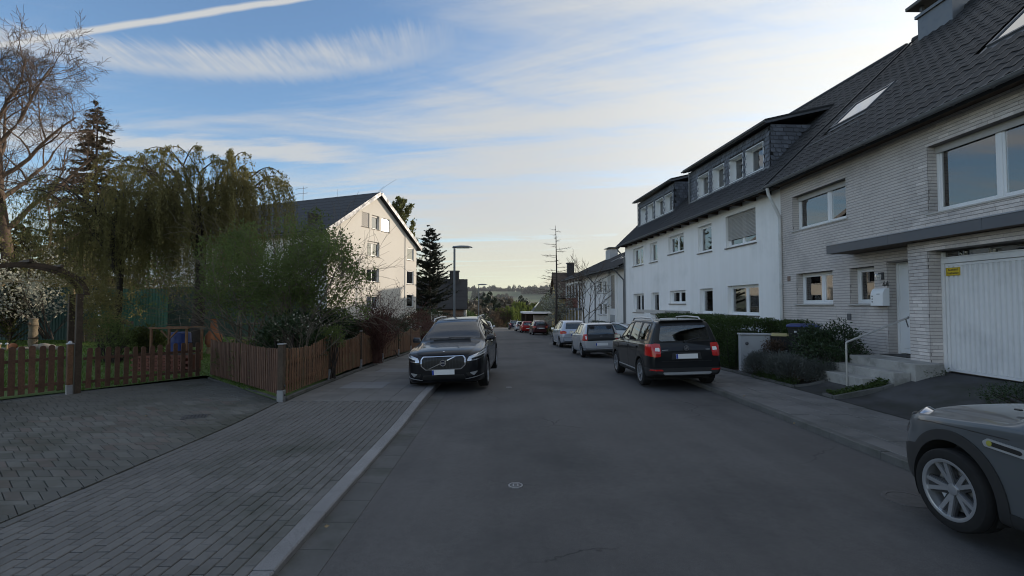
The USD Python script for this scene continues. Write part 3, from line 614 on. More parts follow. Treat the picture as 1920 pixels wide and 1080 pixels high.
def edge_line(par, p0, p1, w, h, L=0.9):
    p0, p1 = np.array(p0), np.array(p1); d = p1 - p0; n_ = max(1, int(round(np.linalg.norm(d) / L))); dn = unit(d); nn = np.array([-dn[1], dn[0]]) * w / 2
    for k in range(n_):
        a, b = p0 + d * k / n_ + dn * .004, p0 + d * (k + 1) / n_ - dn * .004
        P = np.array([a - nn, b - nn, b + nn, a + nn]); z = right_z(P[:, 0], P[:, 1])
        part(par, 'edging_stone', (np.vstack([np.column_stack([P, z - .15]), np.column_stack([P, z + h])]), BOXF), 'concrete_dark')
edge_line(e, (6.84, 10.02), (8.9, 10.02), 0.07, 0.05); edge_line(e, (6.86, 10.08), (6.90, 10.42), 0.07, 0.045)
strip = ribbon(6.92, 8.9, 10.06, 10.40, lambda x, y: right_z(x, y) + 0.02 + 0.03 * meshkit.noise(np.stack([x * 9, y * 9, x * 0], -1)), ny=6, nx=24)
solo('planting_strip', strip, 'soil', kind='structure', smooth=True)
r2 = np.random.default_rng(21)
n_ = 2600; c = np.column_stack([r2.uniform(6.93, 8.95, n_), r2.uniform(10.05, 10.42, n_)]); zz = right_z(c[:, 0], c[:, 1]) + r2.uniform(0.02, 0.13, n_) * (0.5 + 0.8 * meshkit.noise(np.column_stack([c * 3.5, c[:, :1] * 0])))
solo('ground_cover', leafs(np.column_stack([c, zz]), np.column_stack([r2.normal(size=(n_, 2)), r2.uniform(0.2, 1.2, n_)]), r2.uniform(0.03, 0.07, n_), 0.5, r=r2), 'leaf_hedge', 'low weedy plants filling the narrow strip beside the handrail post', 'plants', kind='stuff')
# covers and litter on the carriageway
def cover(name, x, y, r, label, m='iron'):
    g = thing(name, label, 'manhole cover', loc=(x, y, float(road_z(y)) - 0.035 + 0.035 * (1 - ((x - 1.6) / 3.3) ** 2) + 0.0045))
    part(g, 'ring', lathe([(r * .82, -0.01), (r * .82, .004), (r, .004), (r * 1.02, -.01)], 36), m)
    part(g, 'lid', join([cyl(r * .80, -.012, .0015, 32)]), 'iron')
    return g
g = cover('hydrant_cover', 0.11, 5.35, 0.08, 'small round pale metal cover in the middle of the road', 'iron_light')
part(g, 'boss', join([chamfer_box(-.032, .032, -.042, .042, .0, .006, .002)]), 'iron_light')
part(g, 'slot', join([bx(-.018, .018, .007, .024, .006, .0075), bx(-.018, .018, -.024, -.007, .006, .0075)]), 'print_black')
cover('manhole_cover', 4.12, 4.95, 0.22, 'dark worn iron cover in the road near the grey car')
cover('valve_cover', 0.08, 12.0, 0.07, 'small pale cover in the road beyond the black car', 'iron_light')
for k, (x, y, s, nm) in enumerate([(-1.58, 4.35, .035, 'leaf'), (4.85, 8.1, .04, 'leaf'), (5.05, 10.2, .04, 'leaf'), (-6.3, 8.6, .03, 'leaf'), (-4.1, 10.9, .05, 'leaf')]):
    zz = float(road_z(y)) + (0.012 if -1.7 < x < 4.9 else 0.06) + (0.03 if x > 4.9 else 0)
    solo('fallen_leaf', leafs(np.array([[x, y, zz + (0.04 if x < -1.7 and y > 9 else 0)]]), np.array([[1, .4, .05]]), s * 1.3, .6, r=r2), 'pale_wood', ['dry leaf lying in the left gutter', 'dry leaf lying against the right kerb', 'dry leaf on the right pavement slabs', 'dry leaf on the forecourt paving', 'dry leaf on the pavement below the street fence'][k], 'leaf')

# ------------------------------------------------------------------ houses on the right: shared pieces
def rect(y0, y1, z0, z1): return sbox(y0, z0, y1, z1)
def wall_with_holes(outline, holes, t=0.32):
    p = outline
    for h in holes: p = p.difference(rect(*h))
    ps = getattr(p, 'geoms', [p])
    return join([wallpoly(q, t) for q in ps])
def frame_mesh(y0, y1, z0, z1, x, w=0.065, d=0.06, mull=(), bar=None):
    ms = [chamfer_box(x, x + d, y0, y1, z0, z0 + w, .006), chamfer_box(x, x + d, y0, y1, z1 - w, z1, .006), chamfer_box(x + .001, x + d - .001, y0, y0 + w, z0 + w, z1 - w, .006), chamfer_box(x + .001, x + d - .001, y1 - w, y1, z0 + w, z1 - w, .006)]
    for m in mull:
        c = y0 + (y1 - y0) * m; ms.append(chamfer_box(x + .001, x + d - .001, c - w * .65, c + w * .65, z0 + w, z1 - w, .006))
    return join(ms)
def window(par, M, y0, y1, z0, z1, rev=0.20, mull=(), sill=0.0, sill_mat='sill_stone', shutter=0.0, blind=0.0, curtain=None, cur=(0, 1, 0, 1), glass='pane', sash=True, box=False, fmat='frame_white', depth_sill=None):
    """an opening at x 0 in the wall facing -x: frame set back rev; > pane per light, sash frames, sill, shutter, curtain"""
    wp = part(par, 'window', tf(frame_mesh(y0, y1, z0, z1, rev, mull=mull), M), fmat)
    cuts = [0.0] + list(mull) + [1.0]
    for k in range(len(cuts) - 1):
        a = y0 + (y1 - y0) * cuts[k] + (.065 if k == 0 else .042); b = y0 + (y1 - y0) * cuts[k + 1] - (.065 if k == len(cuts) - 2 else .042)
        if sash:
            part(wp, 'sash', tf(frame_mesh(a, b, z0 + .067, z1 - .067, rev + .012, w=.05, d=.04), M), fmat)
            part(wp, 'pane', tf(bx(rev + .030, rev + .038, a + .048, b - .048, z0 + .115, z1 - .115), M), glass)
        else:
            part(wp, 'pane', tf(bx(rev + .030, rev + .038, a, b, z0 + .065, z1 - .065), M), glass)
    if sill:
        dd = depth_sill or 0.05
        part(wp, 'sill', tf(join([chamfer_box(-dd, rev - .002, y0 - .05, y1 + .05, z0 - .045, z0 - .004, .008)]), M), sill_mat)
    H, W = z1 - z0, y1 - y0
    if shutter:
        zb = z1 - .03 - H * shutter; nn = max(2, int(H * shutter / .05))
        for q in range(nn):
            za = zb + (z1 - zb) * q / nn; zc = zb + (z1 - zb) * (q + 1) / nn
            part(wp, 'slat', tf(chamfer_box(rev - .050, rev - .022, y0 + .01, y1 - .01, za + .004, zc - .006, .010), M), 'shutter')
    if box: part(wp, 'shutter_box', tf(bx(rev - .03, rev - .002, y0 + .004, y1 - .004, z1 - .16, z1 - .004), M), 'shutter')
    if blind:
        zb = z1 - .1 - H * blind; nn = max(3, int(H * blind / .09))
        part(wp, 'blind', tf(join([bx(rev + .075, rev + .08, y0 + .07, y1 - .07, zb + (z1 - .07 - zb) * q / nn, zb + (z1 - .07 - zb) * (q + .62) / nn) for q in range(nn)]), M), 'blind')
    if curtain:
        yy = np.linspace(y0 + .06 + W * cur[0], y1 - .06 - W * (1 - cur[1]), 40); xx = rev + .12 + .018 * np.sin(yy * 38) + .008 * np.sin(yy * 91)
        za, zb = z0 + .05 + H * cur[2], z1 - .05 - H * (1 - cur[3])
        v = np.vstack([np.column_stack([xx, yy, np.full(40, za)]), np.column_stack([xx, yy, np.full(40, zb)])]); q = np.arange(39)
        part(wp, 'curtain', tf((v, np.vstack([np.stack([q, q + 1, q + 41], 1), np.stack([q, q + 41, q + 40], 1)])), M), curtain, smooth=True)
    return wp
TILE = None
def tile_mesh(w=0.30, L=0.40, th=0.016, amp=0.036):
    """one roof tile lying in its plane: x across, y up the slope"""
    xs = np.linspace(0, w * 1.03, 7); t = xs / w
    h = amp * (np.cos(2 * np.pi * t) * 0.5 + 0.5) ** 1.5 + 0.004
    top0 = np.column_stack([xs, np.zeros(7), h + th]); top1 = np.column_stack([xs, np.full(7, L), h]); bot0 = np.column_stack([xs, np.zeros(7), h])
    v = np.vstack([bot0, top0, top1]); q = np.arange(6)
    f = np.vstack([np.stack([q, q + 1, q + 8], 1), np.stack([q, q + 8, q + 7], 1), np.stack([q + 7, q + 8, q + 15], 1), np.stack([q + 7, q + 15, q + 14], 1)])
    return v, f
def tiled(par, M, y0, y1, x0, z0, slope, length, w=0.30, g=0.335, hole=None, name='tile', many='tiles_beyond', limit=300, mats=('roof_brick', 'roof_brick_many'), lim_fn=None, r=np.random.default_rng(3)):
    """roof plane rising inwards (+x) from the eave x0, z0; courses g apart; hole(y, s) true where no tile lies"""
    ca, sa = math.cos(slope), math.sin(slope)
    tv, tF = tile_mesh(w, g + .06)
    V = []
    for a in range(int(length / g)):
        for b in range(int((y1 - y0) / w)):
            y, s = y0 + b * w, a * g
            if hole is not None and hole(y + w / 2, s + g / 2): continue
            q = tv.copy(); tilt = 0.022 / g
            X, Y, Z = q[:, 1] + s, y + w - q[:, 0] + r.normal(0, .002), q[:, 2] + r.normal(0, .0025) + .01
            V.append(np.column_stack([x0 + X * ca - Z * sa, Y, z0 + X * sa + Z * ca]))
    rank_lay(par, name, many, np.array(V), tF, mats, limit, M)
def rank_lay(par, name, many, W, F, mats, limit=300, M=np.eye(4)):
    """pieces W in the thing's own frame M: those that show largest one by one, the rest joined"""
    c = W.mean(1) @ M[:3, :3].T + M[:3, 3]; sz = np.linalg.norm(W.max(1) - W.min(1), axis=1)
    d = c - [0, 0, CAM_H]; y = np.maximum(c[:, 1], .1); u = 948 + 903 * c[:, 0] / y; vv = 571 - 903 * d[:, 2] / y
    seen = (c[:, 1] > 1) & (u > -20) & (u < 1940) & (vv > -20) & (vv < 1100)
    sc = np.where(seen, sz / np.linalg.norm(d, axis=1), 0); o = np.argsort(-sc)
    n1 = len(o) if len(o) <= limit + 10 else limit
    for k in o[:n1]: part(par, name, (W[k], F), mats[0])
    if n1 < len(o):
        rest = o[n1:]; n = W.shape[1]
        part(par, many, (W[rest].reshape(-1, 3), (F[None] + (np.arange(len(rest)) * n)[:, None, None]).reshape(-1, 3)), mats[1], kind='stuff')
def shingles(par, M, poly, normal='x', w=0.20, g=0.15, x=0.0, limit=300, slant=0.35, r=np.random.default_rng(5), mats=('slate_brick', 'slate_brick_many')):
    """overlapping slates on a plane: poly in (a, z); normal 'x': plane x const (a = y) facing -x; 'y': plane y const (a = x) facing -y"""
    from shapely import contains_xy
    a0, z0, a1, z1 = poly.bounds; out = []
    rows = int((z1 - z0) / g) + 2
    for i_ in range(rows):
        for k in range(int((a1 - a0) / w) + 3):
            a = a0 - w + k * w + (i_ % 2) * w * .5 + r.normal(0, .006); z = z0 - .02 + i_ * g + r.normal(0, .003)
            ca, cz = a + w / 2, z + g / 2
            if not contains_xy(poly, ca, cz): continue
            ww = w * 1.02
            P = np.array([[a + .012, z + .03], [a + ww * .35, z], [a + ww - .01, z + .012], [a + ww, z + g * 1.25], [a, z + g * 1.25]])
            P[:, 0] = np.clip(P[:, 0] + (P[:, 1] - z) * slant * 0, a0, a1); P[:, 1] = np.clip(P[:, 1], z0, z1)
            out_d = np.array([.032, .032, .030, .006, .006]) + r.normal(0, .002)
            if normal == 'x': v = np.column_stack([x - out_d, P[:, 0], P[:, 1]]); bk = np.column_stack([np.full(3, x - .002), P[:3, 0], P[:3, 1]])
            else: v = np.column_stack([P[:, 0], x - out_d, P[:, 1]]); bk = np.column_stack([P[:3, 0], np.full(3, x - .002), P[:3, 1]])
            out.append(np.vstack([v, bk]))
    F = np.array([[0, 1, 2], [0, 2, 3], [0, 3, 4], [0, 5, 6], [0, 6, 1], [1, 6, 7], [1, 7, 2]])
    if normal == 'x': F = F[:, ::-1]
    rank_lay(par, 'shingle', 'shingles_beyond', np.array(out), F, mats, limit, M)
def gutter(y0, y1, x, z, r=0.065):
    an = np.linspace(np.pi, 2 * np.pi, 9)
    prof = [(x + r * math.cos(a), z + r * math.sin(a)) for a in an] + [(x + (r - .006) * math.cos(a), z + (r - .006) * math.sin(a)) for a in an[::-1]]
    v = np.array([[p[0], y, p[1]] for y in (y0, y1) for p in prof]); n = len(prof); q = np.arange(n); q2 = (q + 1) % n
    lip = rod((x - r, y0, z), (x - r, y1, z), .011, 6)
    f = np.vstack([np.stack([q, q + n, q2 + n], 1), np.stack([q, q2 + n, q2], 1)])
    k = np.arange(8); caps = np.vstack([np.stack([k, k + 1, n - 2 - k], 1), np.stack([k, n - 2 - k, n - 1 - k], 1)])
    return join([(v, np.vstack([f, caps[:, ::-1], caps + n])), lip])

# ------------------------------------------------------------------ brick house (nearest, right)
EAVE, RIDGE_X, RIDGE_Z = 6.0, 14.4, 11.2
slopeB = math.atan2(RIDGE_Z - EAVE, RIDGE_X - 9.0)
BH = thing('brick_house', 'pale grey brick terraced house with garage, dark tiled roof and flat porch canopy', 'house', loc=(9.5, 16.4, 0))
I4 = np.eye(4)
Y0B = -44.0      # near end of the wall in local y (local y = world y - 16.4)
wy = lambda y: y - 16.4
cz = lambda z: round(z / 0.075) * 0.075
holesA = [(wy(13.22), wy(15.72), cz(4.35), cz(5.45)), (wy(13.84), wy(15.58), cz(1.95), cz(2.92)), (wy(12.26), wy(13.14), cz(1.97), cz(2.95)), (wy(10.55), wy(11.85), 0.60, 2.97),
          (wy(6.2), wy(10.62), cz(3.95), cz(5.45))]
wall_poly = Polygon([(Y0B, -0.4), (0, -0.4), (0, EAVE + 0.35), (Y0B, EAVE + 0.35)])
wallB = part(BH, 'wall', wall_with_holes(wall_poly, holesA), 'mortar')
def brick_rows(y0, y1, z0, z1, holes, L=0.24, h=0.075, jz=0.011, jy=0.005, r=np.random.default_rng(11)):
    """bricks on a plane facing -x, in courses, cut at openings: list of (y0, y1, z0, z1)"""
    out = []
    for k in range(int(round(z0 / h)), int(round(z1 / h))):
        za, zb = k * h + jz / 2, (k + 1) * h - jz / 2; zm = (za + zb) / 2
        free = [(y0, y1)]
        for (a, b, c, d) in holes:
            if c - .002 < zm < d + .002:
                nf = []
                for (p, q) in free:
                    if b <= p or a >= q: nf.append((p, q)); continue
                    if a > p: nf.append((p, a))
                    if b < q: nf.append((b, q))
                free = nf
        off = (k * 0.37 + 0.13 * (k % 3)) % 1.0
        for (p, q) in free:
            y = np.floor((p - off * L) / L) * L + off * L
            while y < q:
                a, b = max(y, p) + jy / 2, min(y + L, q) - jy / 2
                if b - a > .02: out.append((a, b, za, zb))
                y += L
    return out
def bricks_on(x, rows, M=I4, d=0.011, axis='x', r=np.random.default_rng(12)):
    out = []
    for (a, b, c, e) in rows:
        p = d + r.normal(0, .0015)
        if axis == 'x': v = bx(x - p, x + .004, a, b, c, e)[0]
        else: v = bx(a, b, x - p, x + .004, c, e)[0]
        out.append(v)
    return np.array(out) @ M[:3, :3].T + M[:3, 3]
Wb = [bricks_on(0.0, brick_rows(-13.4, -.002, -0.3, EAVE + .02, [(h[0] - .0, h[1] + .0, h[2], h[3]) for h in holesA] + [(Y0B - 1, wy(10.70), -1, 3.33)]))]
# far reveals of the openings (faces that look back towards the street corner)
for (a, b, c, d) in holesA:
    dep = 0.24 if d - c > 2 else 0.20
    Wb.append(bricks_on(b, brick_rows(0.002, dep, c, d, []), axis='y'))
off = np.array([9.5, 16.4, 0])
# garage block standing 0.42 m forward
XG = -0.42
holesG = [(wy(4.9), wy(10.21), 0.45, cz(3.05)), ]
gpoly = Polygon([(Y0B, -0.4), (wy(10.72), -0.4), (wy(10.72), 3.30), (Y0B, 3.30)])
gw = part(BH, 'garage_wall', tf(wall_with_holes(gpoly, holesG, t=0.41), T(XG)), 'mortar')
Wg = [bricks_on(XG, brick_rows(-13.4, wy(10.715), 0.0, 3.30, holesG)), bricks_on(wy(10.21), brick_rows(XG + .002, XG + 0.30, 0.45, cz(3.05), []), axis='y')]
F12 = BOXF
def lay_local(par, name, many, W, F, mats, limit):
    """as rank_lay for pieces given in a thing's own frame at off"""
    c = W.mean(1) + off; d = c - [0, 0, CAM_H]; sz = np.linalg.norm(W.max(1) - W.min(1), axis=1); y = np.maximum(c[:, 1], .1); u = 948 + 903 * c[:, 0] / y
    sc = np.where((u < 1935) & (c[:, 1] > 2), sz / np.linalg.norm(d, axis=1), 0); o = np.argsort(-sc); n = W.shape[1]
    for k in o[:limit]: part(par, name, (W[k], F), mats[0])
    rest = o[limit:]
    part(par, many, (W[rest].reshape(-1, 3), (F[None] + (np.arange(len(rest)) * n)[:, None, None]).reshape(-1, 3)), mats[1], kind='stuff')
lay_local(wallB, 'brick', 'bricks_beyond', np.concatenate(Wb), F12, ('brick', 'brick_many'), 170)
lay_local(gw, 'brick', 'bricks_beyond', np.concatenate(Wg), F12, ('brick', 'brick_many'), 130)
# hollow body behind the wall: rooms are dark
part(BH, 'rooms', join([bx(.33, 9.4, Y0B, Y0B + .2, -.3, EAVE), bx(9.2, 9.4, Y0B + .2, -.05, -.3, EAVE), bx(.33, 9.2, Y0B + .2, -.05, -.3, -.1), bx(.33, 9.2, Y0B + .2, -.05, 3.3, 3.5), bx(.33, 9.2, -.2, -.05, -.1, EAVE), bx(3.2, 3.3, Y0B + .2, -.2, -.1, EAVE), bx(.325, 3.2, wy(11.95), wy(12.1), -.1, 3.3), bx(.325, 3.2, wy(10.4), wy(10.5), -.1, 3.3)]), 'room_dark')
window(BH, I4, *[holesA[0][k] for k in range(4)], mull=(0.40,), sill=1, sill_mat='sill_light', box=True, depth_sill=.04)
window(BH, I4, *holesA[1], mull=(0.42,), sill=1, sill_mat='sill_light', depth_sill=.06, curtain='curtain_warm', cur=(0.0, .45, 0, 1))
window(BH, I4, *holesA[2], sill=1, sill_mat='sill_light', depth_sill=.06, curtain='curtain_blue')
h = holesA[4]
window(BH, I4, h[0], h[1], h[2], h[3], mull=(0.686,), sill=1, sill_mat='sill_light', box=True, depth_sill=.03, curtain='curtain_blue', cur=(0, .97, 0, .62))
# front door in its recess
XD = 0.24
dr = part(BH, 'door', tf(join([chamfer_box(XD, XD + .05, wy(10.87), wy(11.78), .74, 2.93, .006)]), I4), 'frame_white')
part(BH, 'door_frame', join([bx(XD - .02, XD + .09, wy(11.782), wy(11.85), .72, 2.97), bx(XD - .02, XD + .09, wy(10.55), wy(10.865), .72, 2.97), bx(XD - .02, XD + .09, wy(10.866), wy(11.78), 2.935, 2.969)]), 'frame_white')
part(dr, 'panel', join([chamfer_box(XD - .012, XD + .01, wy(11.30), wy(11.68), .86, 2.82, .008)]), 'frame_white')
part(dr, 'panel', join([chamfer_box(XD - .012, XD + .01, wy(10.95), wy(11.27), .86, 2.82, .008)]), 'frame_white')
for zz in (1.72, 1.83, 1.94): part(dr, 'glazed_slot', bx(XD - .018, XD - .012, wy(11.0), wy(11.24), zz, zz + .05), 'zinc_dark')
part(dr, 'handle', join([rod((XD - .06, wy(11.40), 1.30), (XD - .06, wy(11.40), 2.05), .014, 8), rod((XD - .06, wy(11.40), 1.36), (XD - .01, wy(11.40), 1.36), .009, 6), rod((XD - .06, wy(11.40), 1.98), (XD - .01, wy(11.40), 1.98), .009, 6)]), 'steel')
part(dr, 'lock', tf(cyl(.022, -.012, 0, 12), T(XD - .012, wy(11.52), 1.62, ry=90)), 'iron')
# canopy slab over the door and the garage
CX = -0.72
part(BH, 'canopy', join([bx(CX, .0 - .013, wy(4.0), wy(12.98), 3.34, 3.38)]), 'zinc_dark')
part(BH, 'canopy_soffit', bx(CX + .03, -.014, wy(4.0), wy(12.95), 3.305, 3.338), 'wood_soffit')
for k, (a, b) in enumerate(((4.0, 6.3), (6.304, 8.7), (8.704, 10.9), (10.904, 12.98))):
    part(BH, 'fascia', join([chamfer_box(CX - .02, CX - .001, wy(a), wy(b), 3.30, 3.52, .004)]), 'zinc_dark')
part(BH, 'fascia_end', chamfer_box(CX - .02, -.014, wy(12.982), wy(13.0), 3.30, 3.52, .004), 'zinc_dark')
part(BH, 'canopy_deck', join([bx(CX + .001, -.014, wy(4.0), wy(12.978), 3.40, 3.505)]), 'roof_felt')
part(BH, 'canopy_edge', join([bx(CX - .03, CX + .05, wy(4.0), wy(13.01), 3.521, 3.545), bx(-.03, -.012, wy(4.0), wy(13.01), 3.50, 3.62)]), 'zinc')
# garage door: frame, fanlight, sheet with upright ribs, handle, notice
XDg = XG + 0.30
part(BH, 'garage_frame', join([bx(XDg - .03, XDg + .06, wy(10.13), wy(10.205), .5, 2.80), bx(XDg - .03, XDg + .06, wy(5.0), wy(10.205), 2.803, 2.91), bx(XDg - .025, XDg + .06, wy(5.0), wy(10.205), 2.915, 2.935), bx(XDg - .02, XDg + .06, wy(10.15), wy(10.205), 2.94, 3.045)]), 'garage_white')
part(BH, 'fanlight', bx(XDg + .03, XDg + .04, wy(5.0), wy(10.148), 2.94, 3.045), 'pane')
gdoor = part(BH, 'garage_door', bx(XDg + .010, XDg + .04, wy(7.5), wy(10.12), .53, 2.795), 'garage_white')
part(gdoor, 'door_edge', join([chamfer_box(XDg - .012, XDg + .009, wy(10.06), wy(10.12), .53, 2.79, .004), chamfer_box(XDg - .012, XDg + .009, wy(7.5), wy(10.058), 2.74, 2.79, .004), chamfer_box(XDg - .012, XDg + .009, wy(7.5), wy(10.058), .53, .58, .004)]), 'garage_white')
for k in range(24):
    a = 7.56 + k * .104
    part(gdoor, 'rib', tf((np.array([[0, -.036, 0], [-.028, -.024, 0], [-.028, .024, 0], [0, .036, 0], [0, -.036, 2.155], [-.028, -.024, 2.155], [-.028, .024, 2.155], [0, .036, 2.155]]), np.array([[0, 1, 5], [0, 5, 4], [1, 2, 6], [1, 6, 5], [2, 3, 7], [2, 7, 6], [4, 5, 6], [4, 6, 7]])[:, ::-1]), T(XDg + .009, wy(a + .03), .583)), 'garage_white')
part(gdoor, 'handle', join([tf(cyl(.028, -.03, 0, 14), T(XDg - .02, wy(8.50), 1.28, ry=90)), rod((XDg - .055, wy(8.44), 1.28), (XDg - .055, wy(8.56), 1.28), .013, 8)]), 'print_black')
# main roof
def holeB(y, s):
    return any(a - .15 < y < b + .15 and c - .17 < s < d + .17 for (a, b, c, d) in SKY_B)
SKY_B = [(wy(13.85), wy(15.45), 2.33, 3.55), (wy(8.7), wy(10.2), 2.15, 3.4)]
XE = -0.5
rf = part(BH, 'roof', (lambda L: tf(bx(0, L, Y0B - .2, 0.0, -.14, -.01), np.array([[math.cos(slopeB), 0, -math.sin(slopeB), XE], [0, 1, 0, 0], [math.sin(slopeB), 0, math.cos(slopeB), EAVE], [0, 0, 0, 1.0]])))(math.hypot(RIDGE_X - 9.0, RIDGE_Z - EAVE)), 'roof_felt')
tiled(rf, T(9.5, 16.4, 0), wy(5.0), -.02, XE - .04, EAVE + .0, slopeB, 7.5, hole=holeB, limit=0 + 300)
part(rf, 'rear_slope', tf(bx(0, 7.4, Y0B - .2, 0, -.14, -.01), np.array([[-math.cos(slopeB), 0, math.sin(slopeB), XE + 2 * (RIDGE_X - 9.0)], [0, 1, 0, 0], [math.sin(slopeB), 0, math.cos(slopeB), EAVE], [0, 0, 0, 1.0]])), 'roof_felt')
for k in range(34):
    a = wy(5.2) + k * .34
    if a > -.1: break
    part(rf, 'ridge_tile', tubes([(np.array([[RIDGE_X - 9.5, a, RIDGE_Z - .02], [RIDGE_X - 9.5, a + .37, RIDGE_Z + .012]]), [.13, .14])], 10, cap=True), 'roof_brick', smooth=40)
part(rf, 'verge_tiles', join([tf(bx(k * .335, k * .335 + .36, -.02, .10, .0, .055), np.array([[math.cos(slopeB), 0, -math.sin(slopeB), XE - .04], [0, 1, 0, 0], [math.sin(slopeB), 0, math.cos(slopeB), EAVE], [0, 0, 0, 1.0]])) for k in range(22)]), 'roof_brick_many', kind='stuff')
for (a, b, c, d) in SKY_B:
    Ms = np.array([[math.cos(slopeB), 0, -math.sin(slopeB), XE], [0, 1, 0, 0], [math.sin(slopeB), 0, math.cos(slopeB), EAVE + .02], [0, 0, 0, 1.0]])
    sk = part(rf, 'skylight', tf(join([bx(c, d, a, a + .07, 0, .09), bx(c, d, b - .07, b, 0, .09), bx(c, c + .08, a + .07, b - .07, 0, .085), bx(d - .08, d, a + .07, b - .07, 0, .085)]), Ms), 'zinc_dark')
    part(sk, 'pane', tf(bx(c + .08, d - .08, a + .07, b - .07, .055, .065), Ms), 'pane_bright')
    part(sk, 'lining', tf(bx(c + .08, d - .08, a + .07, b - .07, -.02, .0), Ms), 'frame_white')
    part(sk, 'flashing', tf(join([bx(c - .16, c, a - .1, b + .1, .02, .035), bx(d, d + .1, a - .1, b + .1, .02, .035), bx(c, d, a - .12, a, .02, .03), bx(c, d, b, b + .12, .02, .03)]), Ms), 'zinc_dark')
part(BH, 'gutter', gutter(Y0B - .2, .02, XE - .05, EAVE - .01, .07), 'gutter_metal', smooth=30)
part(BH, 'eaves_board', bx(XE + .02, .0 - .012, Y0B - .2, .0, EAVE - .02, EAVE + .03), 'wood_soffit')
for k in range(14): part(BH, 'gutter_bracket', bx(XE - .13, XE + .0, wy(5.4) + k * .8, wy(5.4) + k * .8 + .03, EAVE - .085, EAVE - .078), 'gutter_metal')
part(BH, 'snow_guard', join([rod((XE + .95, wy(13.3), EAVE + 1.12), (XE + .95, wy(15.6), EAVE + 1.12), .014, 6), rod((XE + .95, wy(13.3), EAVE + .9), (XE + .95, wy(13.3), EAVE + 1.12), .01, 5)]), 'gutter_metal')
dp = np.array([[XE - .03, -.12, EAVE - .08], [XE + .02, -.11, EAVE - .30], [-.09, -.06, EAVE - 1.05], [-.075, -.05, EAVE - 1.25], [-.075, -.05, .3]])
part(BH, 'downpipe', tubes([(dp, .052)], 12, cap=True), 'white_pipe', smooth=50)
for zz in (4.0, 2.6, 1.2): part(BH, 'pipe_clip', tf(cyl(.062, 0, .04, 12), T(-.075, -.05, zz)), 'white_pipe', smooth=40)
ch = part(BH, 'chimney', bx(RIDGE_X - 9.5 - .5, RIDGE_X - 9.5 + .5, wy(14.5), wy(15.75), 9.6, RIDGE_Z + .50), 'gutter_metal')
part(ch, 'cap', chamfer_box(RIDGE_X - 9.5 - .72, RIDGE_X - 9.5 + .72, wy(14.25), wy(16.0), RIDGE_Z + .74, RIDGE_Z + .86, .02), 'concrete_dark')
part(ch, 'cap_post', join([bx(RIDGE_X - 9.5 + a - .05, RIDGE_X - 9.5 + a + .05, wy(b) - .05, wy(b) + .05, RIDGE_Z + .551, RIDGE_Z + .739) for a in (-.42, .42) for b in (14.6, 15.65)]), 'zinc_dark')
part(ch, 'crown', bx(RIDGE_X - 9.5 - .56, RIDGE_X - 9.5 + .56, wy(14.44), wy(15.81), RIDGE_Z + .36, RIDGE_Z + .46), 'gutter_metal')
part(BH, 'wall_vent', join([bx(-.03, -.012, wy(16.05), wy(15.9), 2.72, 2.88)]), 'plinth')
part(BH, 'wall_socket', join([chamfer_box(-.035, -.012, wy(13.24), wy(13.12), 1.50, 1.68, .006)]), 'zinc_dark')
lp = part(BH, 'wall_lamp', join([bx(-.05, -.012, wy(12.00), wy(11.93), 2.56, 2.74), rod((-.13, wy(11.965), 2.72), (-.04, wy(11.965), 2.70), .012, 6)]), 'iron')
part(lp, 'lamp_shade', tf(lathe([(.0, .16), (.05, .15), (.065, .12), (.055, 0), (0, -.01)], 12), T(-.135, wy(11.965), 2.55)), 'lens_clear', smooth=40)
for k, ch_ in enumerate('44'):
    part(BH, 'house_number', tf(meshkit.text_mesh(ch_, .13, .012), np.array([[0, 0, -1, -.0125], [-1, 0, 0, wy(11.99) - k * .1 + .0], [0, 1, 0, 2.38], [0, 0, 0, 1.0]])), 'print_black')
# things hung on or standing by the brick house
mb = thing('mailbox', 'white curved mailbox with three black bell buttons beside the front door', 'mailbox', loc=(9.5 - .012, 11.98, 2.12))
an = np.linspace(0, np.pi / 2, 9); prof = [(0, -.22), (-.17, -.22)] + [(-.17 + .12 * (1 - math.cos(a)), .02 + .2 * math.sin(a)) for a in an] + [(0, .22)]
mbp = Polygon([(x, z) for x, z in prof]); mv_, mf_ = slab(mbp, -.20, .20)
part(mb, 'body', (np.column_stack([mv_[:, 0], -mv_[:, 2], mv_[:, 1]]), mf_), 'frame_white', smooth=30)
part(mb, 'flap_line', bx(-.173, -.165, -.1, .0, .065, .078), 'zinc_dark')
for q in (-.12, -.05, .02): part(mb, 'bell_button', tf(cyl(.016, 0, .008, 12), T(-.17, .14, q, ry=-90)), 'print_black')
sg = thing('notice_sign', 'yellow notice plate with two lines of black lettering on the white garage door', 'sign', loc=(9.5 + XDg - .024, 9.93, 2.62))
part(sg, 'plate', chamfer_box(-.004, .0, -.16, .16, -.085, .085, .001), 'sign_yellow')
part(sg, 'border', join([bx(-.0052, -.0042, -.155, .155, a, b) for a, b in ((-.08, -.076), (.076, .08))] + [bx(-.0052, -.0042, a, b, -.0755, .0755) for a, b in ((-.155, -.151), (.151, .155))]), 'print_black')
for t, zz in (('Ausfahrt', .018), ('freihalten', -.052)):
    m = meshkit.text_mesh(t, .042, .0012, bold=True); m.apply_translation([-m.bounds[:, 0].mean(), 0, 0])
    part(sg, 'lettering', tf(m, np.array([[0, 0, -1, -.0042], [-1, 0, 0, 0], [0, 1, 0, zz], [0, 0, 0, 1.0]])), 'print_black')
